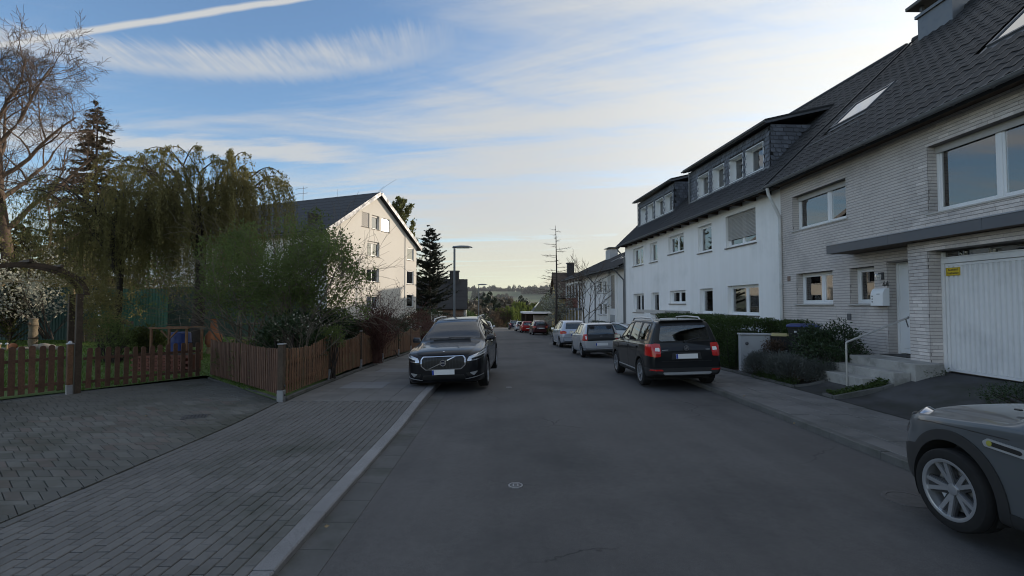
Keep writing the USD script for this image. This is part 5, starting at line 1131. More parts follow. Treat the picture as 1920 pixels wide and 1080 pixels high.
# front garden fence with rounded pickets, gate under the arch
GA = G1 + gd * .12; PA = np.array([-9.28, 10.62]); PB = PA + gd * 1.62
fence_panel('garden_fence', 'brown garden fence with wide rounded pickets right of the arch', GA, PA - gd * .10, .02, 14, lambda s: .93 + .02 * math.sin(9 * s), w=.098, t=.02, top='round', rs=-1, matn='gate_picket', rails=(.22, .78))
gt = fence_panel('garden_gate', 'brown picket gate with rounded tops under the wooden arch', PA + gd * .20, PB - gd * .10, .05, 9, lambda s: .98 + .05 * math.sin(np.pi * s), w=.098, t=.02, top='round', rs=-1, cat='gate', matn='gate_picket', rails=(.2, .74))
fence_panel('garden_fence', 'brown garden fence with wide rounded pickets left of the arch', PB + gd * .12, PB + gd * 4.2, .02, 24, lambda s: .95, w=.098, t=.02, top='round', rs=-1, matn='gate_picket', rails=(.22, .78))
angG = math.degrees(math.atan2(gd[1], gd[0]))
gp = thing('gate_post', 'slim gate post with a bright metal cap and metal shoe', 'post', loc=((PA + gd * .14)[0] + .03, (PA + gd * .14)[1] - .02, float(left_z(10.5))), rotz=angG)
part(gp, 'shaft', chamfer_box(-.045, .045, -.05, .05, .2, 1.06, .006), 'picket'); part(gp, 'shoe', chamfer_box(-.05, .05, -.056, .056, -.05, .198, .004), 'galvanised'); part(gp, 'cap', join([chamfer_box(-.06, .06, -.065, .065, 1.062, 1.085, .005), tf(cyl(.05, 0, .05, 14, .02), T(0, 0, 1.085))]), 'galvanised')
ar = thing('garden_arch', 'dark weathered wooden arch over the garden gate', 'arch', loc=(PA[0], PA[1], float(left_z(10.6))), rotz=angG)
for q, dy in ((0, .0), (0, -.55), (1.62, 0), (1.62, -.55)): part(ar, 'post', chamfer_box(q - .055, q + .055, dy - .055, dy + .055, -.1, 2.15, .008), 'post_wood')
for dy in (0, -.55):
    an = np.linspace(np.pi * 1.0, 0, 15); P = np.column_stack([.81 + .93 * np.cos(an), np.full(15, dy), 2.12 + .62 * np.sin(an)])
    n_ = len(P); tn = unit(np.gradient(P, axis=0)); nn = np.column_stack([-tn[:, 2], np.zeros(n_), tn[:, 0]])
    ringv = np.stack([P + nn * .042 + [0, .04, 0], P + nn * .042 - [0, .04, 0], P - nn * .042 - [0, .04, 0], P - nn * .042 + [0, .04, 0]], 1).reshape(-1, 3)
    q_ = np.arange(n_ - 1); F_ = np.vstack([np.stack([q_ * 4 + a, q_ * 4 + (a + 1) % 4, q_ * 4 + 4 + (a + 1) % 4], 1) for a in range(4)] + [np.stack([q_ * 4 + a, q_ * 4 + 4 + (a + 1) % 4, q_ * 4 + 4 + a], 1) for a in range(4)])
    part(ar, 'arch_beam', (ringv, F_), 'post_wood', smooth=30)
for a in np.linspace(.18, .82, 5) * np.pi:
    c_ = np.array([.81 + .99 * math.cos(a), -.275, 2.12 + .69 * math.sin(a)]); part(ar, 'batten', tf(chamfer_box(-.03, .03, -.42, .42, -.03, .03, .005), T(*c_, ry=90 - math.degrees(a))), 'post_wood')

# ------------------------------------------------------------------ garden behind: lawn, sheds, ornaments
def lawn_z(x, y): return np.asarray(left_z(np.minimum(y, 14.0))) - .005 + .31 * np.clip((np.asarray(y, float) - 11) / 10, 0, 1)
pl = Polygon([tuple(G1 + [-.01, .01]), tuple(G2 + [-.01, .01]), (-34, G2[1]), (-34, 30), (-4.53, 30), (-4.53, 9.70)])
lv, lf = trimesh.creation.triangulate_polygon(pl, engine='earcut')
lv, lf = trimesh.remesh.subdivide_to_size(np.column_stack([lv, np.zeros(len(lv))]), lf, 1.0)
solo('garden_lawn', (np.column_stack([lv[:, :2], lawn_z(lv[:, 0], lv[:, 1]) + .03 * meshkit.noise(np.column_stack([lv[:, :2] * .8, lv[:, 0] * 0]))]), lf), 'lawn_turf', kind='structure', smooth=True)
r3 = np.random.default_rng(31); n_ = 26000
yy = r3.uniform(10.8, 23, n_); uu = r3.uniform(-20, 560, n_); xx = (uu - 948) / 903 * yy
from shapely import contains_xy as _cxy
ok = _cxy(pl, xx, yy); xx, yy = xx[ok], yy[ok]; n_ = len(xx)
zz = lawn_z(xx, yy) + .03 * meshkit.noise(np.column_stack([xx * .8, yy * .8, xx * 0]))
hh = r3.uniform(.03, .075, n_) * (1 + .8 * (meshkit.noise(np.column_stack([xx * .5, yy * .5, xx * 0])) - .4)); an = r3.uniform(0, 2 * np.pi, n_)
b = np.column_stack([xx, yy, zz]); w = np.column_stack([np.cos(an), np.sin(an), an * 0]) * .012; tip = b + np.column_stack([r3.normal(0, .02, n_), r3.normal(0, .02, n_), hh])
solo('grass', (np.stack([b - w, b + w, tip], 1).reshape(-1, 3), np.arange(3 * n_).reshape(-1, 3)), 'grass_blade', 'short spring grass of the garden lawn behind the pickets', 'grass', kind='stuff')
def sheet_fence(name, label, p0, p1, h, matn, zb, pitch=.14, depth=.022):
    p0, p1 = np.array(p0, float), np.array(p1, float); d = p1 - p0; L = np.linalg.norm(d); ang = math.degrees(math.atan2(d[1], d[0]))
    g = thing(name, label, 'fence', loc=(p0[0], p0[1], zb), rotz=ang); n = int(L / .84) + 1
    for k in range(n):
        a, b_ = k * L / n, (k + 1) * L / n; m = int((b_ - a) / (pitch / 4)) + 1; m += 1 - m % 2
        s = np.linspace(a, b_, m + 1); ph = ((s / pitch) % 1); off_ = np.where((ph > .08) & (ph < .58), depth, 0) - (.004 if k % 2 else 0)
        v = np.vstack([np.column_stack([s, -off_, np.zeros_like(s)]), np.column_stack([s, -off_, np.full_like(s, h)])]); q = np.arange(m)
        part(g, 'sheet', (v, np.vstack([np.stack([q, q + 1, q + m + 2], 1), np.stack([q, q + m + 2, q + m + 1], 1)])), matn)
    part(g, 'top_rail', bx(0, L, -.03, .03, h, h + .05), 'pale_wood' if matn == 'green_sheet' else matn)
    for k in range(int(L / 2.2) + 1): part(g, 'post', bx(k * 2.2 - .04, k * 2.2 + .04, .02, .1, -.3, h), 'post_wood')
    return g
sheet_fence('sheet_fence', 'bright green corrugated sheet fence with a pale top rail behind the round bush', (-18.6, 22.4), (-15.55, 22.4), 2.35, 'green_sheet', .32)
sheet_fence('sheet_fence', 'duller grey green corrugated sheet fence behind the blue barrel', (-17.6, 25.0), (-10.0, 25.4), 2.55, 'green_grey_sheet', .25)
sheet_fence('sheet_fence', 'dark teal corrugated sheet fence behind the lattice trellis', (-26.5, 22.3), (-18.65, 22.3), 2.35, 'teal_sheet', .32)
tr = thing('trellis', 'pale wooden lattice trellis with post and top beam before the teal fence', 'trellis', loc=(-19.9, 18.9, .35))
W_, H_ = 1.35, 1.75
for k in range(-6, 8):
    for sg_ in (1, -1):
        a = np.array([k * .24, 0.0]); b_ = a + [sg_ * H_, H_]
        ln = LineString([a - (0 if sg_ > 0 else 0), b_]).intersection(sbox(-W_ + .05, .02, -.02, H_ - .02))
        if ln.is_empty or ln.length < .1: continue
        (xa, za), (xb_, zb_) = list(ln.coords)[:2]; dn = unit(np.array([xb_ - xa, zb_ - za])); nn = np.array([-dn[1], dn[0]]) * .018; y_ = .004 * sg_
        v = np.array([[xa - nn[0], y_ - .004, za - nn[1]], [xb_ - nn[0], y_ - .004, zb_ - nn[1]], [xb_ + nn[0], y_ - .004, zb_ + nn[1]], [xa + nn[0], y_ - .004, za + nn[1]]]); v = np.vstack([v, v + [0, .008, 0]])
        part(tr, 'lath', mv((v, BOXF), z=.55), 'pale_wood')
part(tr, 'post', chamfer_box(0, .10, -.05, .05, -.1, 2.45, .008), 'pale_wood'); part(tr, 'post', chamfer_box(-W_ - .1, -W_, -.05, .05, -.1, 2.45, .008), 'pale_wood')
part(tr, 'top_beam', chamfer_box(-2.0, 3.4, -.05, .05, 2.452, 2.55, .008), 'pale_wood'); part(tr, 'brace', tf(chamfer_box(0, .6, -.03, .03, -.03, .03, .004), T(.1, 0, 2.05, ry=-42)), 'pale_wood')
part(tr, 'post', chamfer_box(3.1, 3.2, -.05, .05, 1.3, 2.45, .008), 'pale_wood')
mat('old_wood', (0.15, 0.12, 0.08), 0.9, 0.3, 6.0, fine=0.35, fscale=25, bump=0.6, bscale=20, bdist=0.02)
tp = thing('carved_post', 'weathered carved wooden post standing on the lawn edge', 'post', loc=(-18.25, 18.9, .4))
rr = np.random.default_rng(9); prof = [(.0, -.1)] + [(.17 + .012 * math.sin(z * 19) + rr.normal(0, .004), z) for z in np.linspace(-.1, .98, 18)] + [(.10, 1.0), (0, 1.01)]
part(tp, 'trunk', lathe([(a * .82, b) for a, b in prof], 14), 'old_wood', smooth=50); 
for zz in (.25, .72): part(tp, 'carved_ring', lathe([(.145, zz - .03), (.162, zz), (.145, zz + .03)], 14), 'post_wood', smooth=50)
part(tp, 'knob', tf(vf(trimesh.creation.icosphere(2, .05)), T(0, -.17, .80)), 'post_wood', smooth=True)
for k, (u, v_, rad, mt, lb) in enumerate([(40, 620, .14, 'terracotta', 'round terracotta ball at the foot of the trellis post'), (4, 617, .16, 'pale_wood', 'pale round garden ball at the lawn edge')]):
    y = 18.7; solo('garden_ball', tf(vf(trimesh.creation.icosphere(3, rad)), T((u - 948) / 903 * y, y, float(lawn_z(0, y)) + rad * .9)), mt, lb, 'ornament', smooth=True)
for k, (u, s, sq) in enumerate([(85, .20, .8), (97, .24, .7), (108, .17, .8), (118, .15, .7), (60, .2, .45), (127, .12, .7), (22, .12, .6)]):
    y = 18.6 + .1 * (k % 3); m = trimesh.creation.icosphere(2, s); n__ = meshkit.fbm(np.array(m.vertices) * 6 + k, 3); m.vertices = m.vertices * (0.75 + .5 * n__[:, None]) * [1.2, 1, sq]
    solo('garden_stone', tf(vf(m), T((u - 948) / 903 * y, y, float(lawn_z(0, y)) + s * sq * .5)), 'stone', ['boulder right of the carved post', 'largest boulder beside the carved post', 'rounded boulder, third from the carved post', 'boulder, fourth from the carved post', 'flat stone left of the carved post', 'small stone at the right end of the boulder row', 'small stone near the pale garden ball'][k], 'stone', 'stones edging the lawn', smooth=True)
for k, u in enumerate((17, 29)):
    g = thing('garden_light', ['short pale garden light near the terracotta ball', 'second short garden light, nearer the trellis post'][k], 'lamp', 'short garden lights', loc=((u - 948) / 903 * 18.2, 18.2, float(lawn_z(0, 18.2))))
    part(g, 'stem', cyl(.02, 0, .28, 8), 'pale_wood'); part(g, 'hood', tf(cyl(.06, 0, .05, 12, .03), T(0, 0, .28)), 'steel')
wf = thing('brushwood_hedge', 'low dark paling with a heap of red brushwood beyond the carved post', 'paling', loc=(-17.9, 20.2, .4))
for k in range(12): part(wf, 'paling_board', bx(k * .2 - .085, k * .2 + .085, -.012, .012, 0, .62 + .03 * math.sin(k * 2.2)), 'post_wood')
rr = np.random.default_rng(4); part(wf, 'brushwood', tubes([(np.array([[a, .05, .66 + rr.uniform(0, .2)], [a + .5, .1, .72 + rr.uniform(0, .25)], [a + 1.0, .05, .64 + rr.uniform(0, .2)]]), .008) for a in rr.uniform(0, 1.5, 90)], 3), 'twig_red', kind='stuff')
# barrels, rack, planter by the fence
bl = thing('rain_barrel', 'dark blue plastic rain barrel behind a wooden rack on the lawn', 'barrel', loc=(-10.42, 15.6, float(lawn_z(0, 15.6))))
part(bl, 'body', lathe([(0, 0), (.27, 0), (.30, .05), (.31, .3), (.325, .32), (.31, .34), (.315, .62), (.33, .64), (.315, .66), (.30, .90), (.27, .95), (0, .96)], 28), 'blue_plastic', smooth=40)
part(bl, 'tap', join([rod((.0, -.32, .2), (.0, -.40, .2), .02, 8)]), 'print_black')
rk = thing('wooden_rack', 'open brown wooden rack with braces around the blue barrel', 'rack', loc=(-10.42, 15.35, float(lawn_z(0, 15.3))))
for a, b_ in ((-.55, -.25), (.0, -.25), (.5, .55), (-.55, .55), (.5, -.2)): part(rk, 'post', chamfer_box(a - .03, a + .03, b_ - .03, b_ + .03, 0, 1.08, .004), 'picket')
part(rk, 'beam', chamfer_box(-.62, .6, -.28, -.22, 1.082, 1.14, .004), 'picket'); part(rk, 'beam', chamfer_box(-.62, .6, .5, .58, 1.082, 1.14, .004), 'picket')
for sg_ in (-1, 1): part(rk, 'brace', tf(chamfer_box(0, .36, -.02, .02, -.02, .02, .003), T(0, -.25, .78, ry=-45 if sg_ > 0 else -135)), 'picket')
solo('red_bucket', tf(lathe([(0, 0), (.11, 0), (.14, .26), (.15, .26), (.15, .28), (.13, .28)], 18), T(-10.52, 15.05, float(lawn_z(0, 15)) + .02)), 'red_paint', 'small red bucket in front of the blue barrel', 'bucket', smooth=40)
pb = thing('brick_planter', 'low red brick planter behind the garden fence near the barrel', 'planter', loc=(-9.75, 13.95, float(lawn_z(0, 13.9))))
rr = np.random.default_rng(8)
for q in range(6):
    for k in range(6):
        x_ = -.75 + k * .25 + (.12 if q % 2 else 0)
        part(pb, 'brick', bx(x_, x_ + .235, -.26, -.15, q * .075, q * .075 + .063), 'red_brick')
part(pb, 'core', bx(-.74, .85, -.15, .3, 0, .45), 'red_brick'); part(pb, 'earth', bx(-.7, .8, -.14, .25, .45, .47), 'soil')
ur = thing('clay_oven', 'rounded terracotta garden oven with chimney neck beyond the barrel', 'oven', loc=(-10.55, 17.6, float(lawn_z(0, 17.6)) + .25))
part(ur, 'belly', lathe([(0, 0), (.2, 0), (.28, .15), (.27, .4), (.16, .56), (.11, .7), (.10, .98), (.13, 1.0), (.10, 1.0), (.08, .8)], 22), 'terracotta', smooth=40); part(ur, 'stand', lathe([(.24, -.25), (.2, 0)], 12), 'pale_wood')
for k, (x_, y_) in enumerate(((-9.85, 18.0), (-9.3, 18.3), (-8.7, 18.4))):
    solo('planter_tub', tf(lathe([(0, 0), (.25, 0), (.28, .42), (.30, .42), (.30, .46), (.25, .46), (.24, .4), (0, .4)], 18), T(x_, y_, float(lawn_z(0, 18)))), ['pale_wood', 'post_wood', 'stone'][k], ['pale slatted tub next to the clay oven', 'dark tub second from the clay oven', 'grey stone tub farthest from the clay oven'][k], 'planter', 'tubs beside the clay oven', smooth=40)
wb = thing('garden_table', 'weathered low garden table with shelf behind the tubs', 'table', loc=(-9.2, 19.2, float(lawn_z(0, 19))))
part(wb, 'top', chamfer_box(-1.2, 1.5, -.4, .4, .95, 1.0, .006), 'post_wood')
for a in (-1.1, 1.4):
    for b_ in (-.35, .35): part(wb, 'leg', bx(a - .03, a + .03, b_ - .03, b_ + .03, 0, .95), 'post_wood')
rc = thing('red_chairs', 'red garden bench with slatted back half hidden by the multi stemmed shrub', 'bench', loc=(-6.9, 15.4, float(lawn_z(0, 15.4))), rotz=8)
for k in range(7): part(rc, 'slat', chamfer_box(-.7 + k * .2, -.54 + k * .2, .2, .225, .42, .86, .004), 'red_paint')
part(rc, 'seat', chamfer_box(-.75, .75, -.25, .2, .40, .44, .006), 'red_paint')
for a in (-.68, .68):
    for b_ in (-.2, .18): part(rc, 'leg', bx(a - .025, a + .025, b_ - .025, b_ + .025, 0, .40), 'red_paint')

# ------------------------------------------------------------------ apartment block with the bright gable
PG = np.array([-8.2, 44.0]); gG = unit([-.39, -.92]); rG = np.array([-.92, .39]) / np.hypot(.92, .39)
# own frame: local y runs from the far corner back along the gable wall towards us, local x runs away from the street along the ridge
MG = np.eye(4); MG[:2, 0] = rG; MG[:2, 1] = gG; MG[0, 3], MG[1, 3] = PG
if np.linalg.det(MG[:3, :3]) < 0: raise ValueError('gable frame')
AB = thing('apartment_block', 'cream apartment block with tall gable, attic windows and long dark roof behind the willow', 'building', mat=MG)
WG_, LG, eG, apG, baseG = 11.0, 36.0, 7.15, 10.75, -2.2
gh = [(3.95, 4.98, 7.95, 9.05), (5.32, 6.26, 7.98, 9.08), (6.56, 7.46, 8.0, 9.12), (5.28, 6.8, 5.80, 6.95), (5.28, 6.8, 3.74, 4.85), (5.28, 6.8, 1.6, 2.7), (.42, 1.46, 5.9, 7.0), (.42, 1.46, 3.75, 4.95), (.42, 1.46, 1.7, 2.85)]
og = Polygon([(0, baseG), (WG_, baseG), (WG_, eG), (WG_ / 2, apG), (0, eG)])
part(AB, 'gable_wall', wall_with_holes(og, gh, t=.34), 'cream_render')
part(AB, 'stair_strip', mv(wall_with_holes(Polygon([(.0, baseG), (1.72, baseG), (1.72, eG + 1.72 * .6), (.0, eG + .05)]), gh[6:], t=.05), -.052), 'cream_render')
for k, h in enumerate(gh):
    if k >= 6: window(AB, T(-.05), *h, rev=.06, sill=1, glass='pane_bright', sash=False, curtain='blind', cur=(0, 1, 0, 1))
    elif k == 2: window(AB, I4, *h, rev=.10, sill=1, shutter=.96, sash=False)
    elif k == 0:
        wq_ = window(AB, I4, *h, rev=.10, sill=1, glass='pane_bright', sash=False)
        wc = np.array([.07, (h[0] + h[1]) / 2, (h[2] + h[3]) / 2]); Wc = MG[:3, :3] @ wc + MG[:3, 3]; nw = MG[:3, :3].T @ unit(unit(np.array([0, 0, CAM_H]) - Wc) + SUN); e1 = unit(np.cross([0, 0, 1.0], nw)); e2 = np.cross(nw, e1)
        q4 = np.array([wc + e1 * a * (h[1] - h[0] - .14) / 2 + e2 * b * (h[3] - h[2] - .14) / 2 for a, b in ((-1, -1), (1, -1), (1, 1), (-1, 1))]); part(wq_, 'tilted_pane', (q4, np.array([[0, 1, 2], [0, 2, 3]])), glass_mat('pane_soft', (.5, .5, .5), 2.2, rough=.05, boost=.22))
    else: window(AB, I4, *h, rev=.14, sill=1, glass='pane_bright', mull=(.5,) if k >= 3 else (), box=True, sash=False, curtain='curtain' if k > 2 else None, cur=(0, 1, 0, 1))
# long front facing us (local y = WG_) with windows
fh = []
for k in range(8):
    for zz in (.0, 2.6, 5.0): fh.append((2.0 + k * 4.2, 3.9 + k * 4.2, zz, zz + 1.35))
fw = wall_with_holes(Polygon([(0.345, baseG), (LG, baseG), (LG, eG), (0.345, eG)]), fh, t=.34)
MF = np.array([[0, 1, 0, 0], [-1, 0, 0, WG_], [0, 0, 1, 0], [0, 0, 0, 1.0]])
part(AB, 'front_wall', tf(fw, MF), 'white_render')
for h in fh: window(AB, MF, *h, rev=.14, sill=1, mull=(.5,), sash=False)
part(AB, 'back_wall', bx(.345, LG, 0, .3, baseG, eG), 'cream_render')
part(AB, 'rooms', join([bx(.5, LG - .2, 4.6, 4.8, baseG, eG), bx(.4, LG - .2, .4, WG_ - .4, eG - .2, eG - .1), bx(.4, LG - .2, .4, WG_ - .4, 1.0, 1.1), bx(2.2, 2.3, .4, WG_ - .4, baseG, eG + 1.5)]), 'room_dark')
slG = math.atan2(apG - eG, WG_ / 2); LRf = math.hypot(apG - eG, WG_ / 2) + .45
for sgn in (1, -1):
    # slopes: from the eave at y = WG_ (near) or y = 0 (far) up to the ridge
    y0_ = (WG_ + .40) if sgn > 0 else -.40
    R = np.array([[0, 1, 0, 0], [-sgn * math.cos(slG), 0, sgn * math.sin(slG) * 1.0, y0_], [math.sin(slG), 0, math.cos(slG), eG - .18], [0, 0, 0, 1.0]])
    rr_ = part(AB, 'roof', tf(bx(0, LRf, -.30, LG + .3, .0, .16), R), 'roof_felt')
    part(rr_, 'tile_rows', join([tf(bx(k * .35, k * .35 + .37, -.32, LG + .32, .162, .20 + .008 * (k % 2)), R @ T(ry=.0)) for k in range(int(LRf / .35))]), 'roof_brick_many', kind='stuff')
    part(AB, 'verge_board', tf(bx(-.02, LRf, -.36, -.325, -.06, .23), R), 'zinc_dark')
    part(AB, 'gutter', tf(bx(-.14, -.02, -.3, LG + .3, -.02, .10), R), 'gutter_metal')
am = part(AB, 'aerial_mast', rod((8, WG_ / 2, apG - .5), (8, WG_ / 2, apG + 1.5), .02, 6), 'iron'); part(am, 'aerial_rods', join([rod((7.5, WG_ / 2, apG + z), (8.9, WG_ / 2, apG + z), .015, 4) for z in (.9, 1.35)]), 'iron')

# ------------------------------------------------------------------ dark house beyond, street lamps
H6 = thing('dark_house', 'dark slate hung house with pale gable end and big chimney beyond the pine', 'house', loc=(-5.1, 62.0, 0), rotz=94)
# local x along the street face away from us ... ridge along local y (to the left), gable faces the road
part(H6, 'wall', join([bx(0, 8.5, .3, 13, -4, 1.6)]), 'plinth')
part(H6, 'gable', (lambda m: (np.stack([m[0][:, 0], m[0][:, 2], m[0][:, 1]], 1), m[1][:, ::-1]))(slab(Polygon([(0, -4), (8.5, -4), (8.5, 1.6), (4.25, 5.4), (0, 1.6)]), 0, .28)), 'cabinet_grey')
sl = math.atan2(3.8, 4.25)
for sgn in (1, -1):
    R = np.array([[sgn * math.cos(sl), 0, -sgn * math.sin(sl), -.35 if sgn > 0 else 8.85], [0, 1, 0, 0], [math.sin(sl), 0, math.cos(sl), 1.25], [0, 0, 0, 1.0]])
    rr_ = part(H6, 'roof', tf(bx(0, 6.1, -.15, 13.3, 0, .14), R), 'roof_felt')
    part(rr_, 'tile_rows', join([tf(bx(k * .33, k * .33 + .36, -.17, 13.32, .142, .185 + .008 * (k % 2)), R) for k in range(18)]), 'roof_brick_many', kind='stuff')
cc = part(H6, 'chimney', bx(3.2, 4.6, 1.0, 2.2, 3, 6.4), 'roof_felt'); part(cc, 'cap', bx(3.1, 4.7, .9, 2.3, 6.4, 6.52), 'concrete_dark')
for k in range(3): 
    wq = part(H6, 'window', bx(-.03, -.002, 3 + k * 3.2, 4.4 + k * 3.2, -.2, 1.1), 'frame_white'); part(wq, 'pane', bx(-.04, -.032, 3.1 + k * 3.2, 4.3 + k * 3.2, -.1, 1.0), 'pane')
part(H6, 'porch_post', join([bx(2.0, 2.12, -.9, -.8, -4, -.6), bx(1.6, 4.2, -1, -.02, -.6, -.45)]), 'frame_white')
def street_lamp(x, y, h, label):
    z = float(left_z(y)); g = thing('street_lamp', label, 'street lamp', 'street lamps on the left pavement', loc=(x + float(bend(y)), y, z))
    part(g, 'pole', lathe([(.075, -.2), (.075, .9), (.068, .95), (.05, 1.0), (.04, h - .05), (.0, h - .05)], 14), 'lamp_grey', smooth=40)
    part(g, 'access_door', chamfer_box(-.035, .035, -.082, -.070, .45, .8, .004), 'lamp_grey')
    hd = np.array([[0, 0, 0]]); an = np.linspace(0, 2 * np.pi, 20, endpoint=False)
    rows = [(-.02, .0, .05, .045), (.05, .012, .11, .06), (.30, .03, .16, .065), (.58, .03, .15, .055), (.72, .015, .08, .035), (.76, .005, .015, .012)]
    V_ = np.array([[x_ - .06, w_ * math.cos(a), zc + hh_ * math.sin(a) * (1.0 if math.sin(a) > 0 else .35)] for (x_, zc, w_, hh_) in rows for a in an])
    n_ = len(an); F_ = []
    for q in range(len(rows) - 1):
        for k in range(n_): F_ += [[q * n_ + k, q * n_ + (k + 1) % n_, (q + 1) * n_ + (k + 1) % n_], [q * n_ + k, (q + 1) * n_ + (k + 1) % n_, (q + 1) * n_ + k]]
    F_ += [[0, k + 1, k] for k in range(1, n_ - 1)]; e_ = (len(rows) - 1) * n_; F_ += [[e_, e_ + k, e_ + k + 1] for k in range(1, n_ - 1)]
    hp = part(g, 'lamp_head', mv((V_, np.array(F_)), z=h - .03), 'lamp_grey', smooth=50)
    part(hp, 'diffuser', bx(.08, .58, -.10, .10, h - .055, h - .025), 'lens_clear')
    return g
street_lamp(-1.98, 18.6, 4.32, 'grey street lamp rising behind the black car, nearer of the two')
street_lamp(-2.15, 38.5, 4.35, 'grey street lamp farther down the road by the dark house')

# ------------------------------------------------------------------ cars
from scipy.interpolate import PchipInterpolator as _Pc
def paint(name, col, metal=0.0, rough=0.35, flake=0.0):
    n = {'geo': ('geometry', {}), 'p': ('principled_bsdf', dict(base_color=col, metallic=metal, roughness=rough, coat_weight=0.85, coat_roughness=0.02, coat_ior=1.42, specular_ior_level=0.15)),
         'n1': ('noise_texture', dict(scale=2.2, detail=5.0, roughness=0.65)), 'r1': ('map_range', dict(from_min=0.4, from_max=0.75, to_min=0.012, to_max=0.05, clamp=True)),
         'sx': ('separate_xyz', {}), 'd': ('map_range', dict(from_min=0.15, from_max=0.75, to_min=0.20, to_max=0.0, clamp=True)), 'mx': ('mix_color', dict(a=col, b=(0.11, 0.10, 0.09)))}
    l = [('geo.position', 'n1.vector'), ('n1.fac', 'r1.value'), ('r1.result', 'p.coat_roughness')]
    usdkit.material(stage, '/World/Looks/' + name, n, l, surface='p.BSDF'); return name
paint('paint_black', (0.004, 0.0042, 0.005)); paint('paint_dark', (0.005, 0.0055, 0.006)); paint('paint_grey', (0.085, 0.092, 0.098), 0.45, 0.38); paint('paint_silver', (0.50, 0.51, 0.53), 0.75, 0.32)
paint('paint_white', (0.70, 0.71, 0.72)); paint('paint_red', (0.34, 0.018, 0.016)); paint('paint_maroon', (0.045, 0.012, 0.014)); paint('paint_blue_silver', (0.46, 0.49, 0.55), 0.75, 0.32); paint('paint_navy', (0.010, 0.013, 0.028))
mat('trim_black', (0.018, 0.018, 0.019), 0.55, 0.1, 5.0, fine=0.15, fscale=200)
mat('grille_black', (0.006, 0.006, 0.006), 0.4, 0.1, 5.0)
mat('cladding', (0.011, 0.0112, 0.0115), 0.6, 0.1, 5.0, fine=0.1, fscale=150)
mat('chrome', (0.80, 0.80, 0.81), 0.12, 0.02, 5.0, metal=1.0)
mat('silver_trim', (0.42, 0.43, 0.44), 0.35, 0.05, 5.0, metal=0.7)
mat('tyre', (0.010, 0.010, 0.0105), 0.8, 0.15, 6.0, fine=0.2, fscale=80, dirt=(0.016, 0.015, 0.014), dscale=5.0, spec=0.3)
mat('rim_silver', (0.42, 0.43, 0.45), 0.30, 0.05, 5.0, metal=0.85)
mat('rim_dark', (0.060, 0.062, 0.066), 0.35, 0.05, 5.0, metal=0.6)
mat('well_black', (0.006, 0.006, 0.006), 0.95, 0.1, 3.0)
mat('seat_cloth', (0.030, 0.030, 0.032), 0.9, 0.2, 8.0)
mat('plate_white', (0.72, 0.72, 0.70), 0.45, 0.04, 5.0)
mat('plate_blue', (0.015, 0.05, 0.30), 0.45, 0.04, 5.0)
mat('lamp_red', (0.40, 0.012, 0.010), 0.15, 0.05, 5.0, coat=1.0)
mat('lamp_reflector', (0.62, 0.63, 0.65), 0.18, 0.05, 20.0, metal=0.9)
mat('lamp_orange', (0.45, 0.12, 0.02), 0.25, 0.05, 5.0)
mat('badge_yellow', (0.28, 0.27, 0.05), 0.4, 0.05, 5.0)
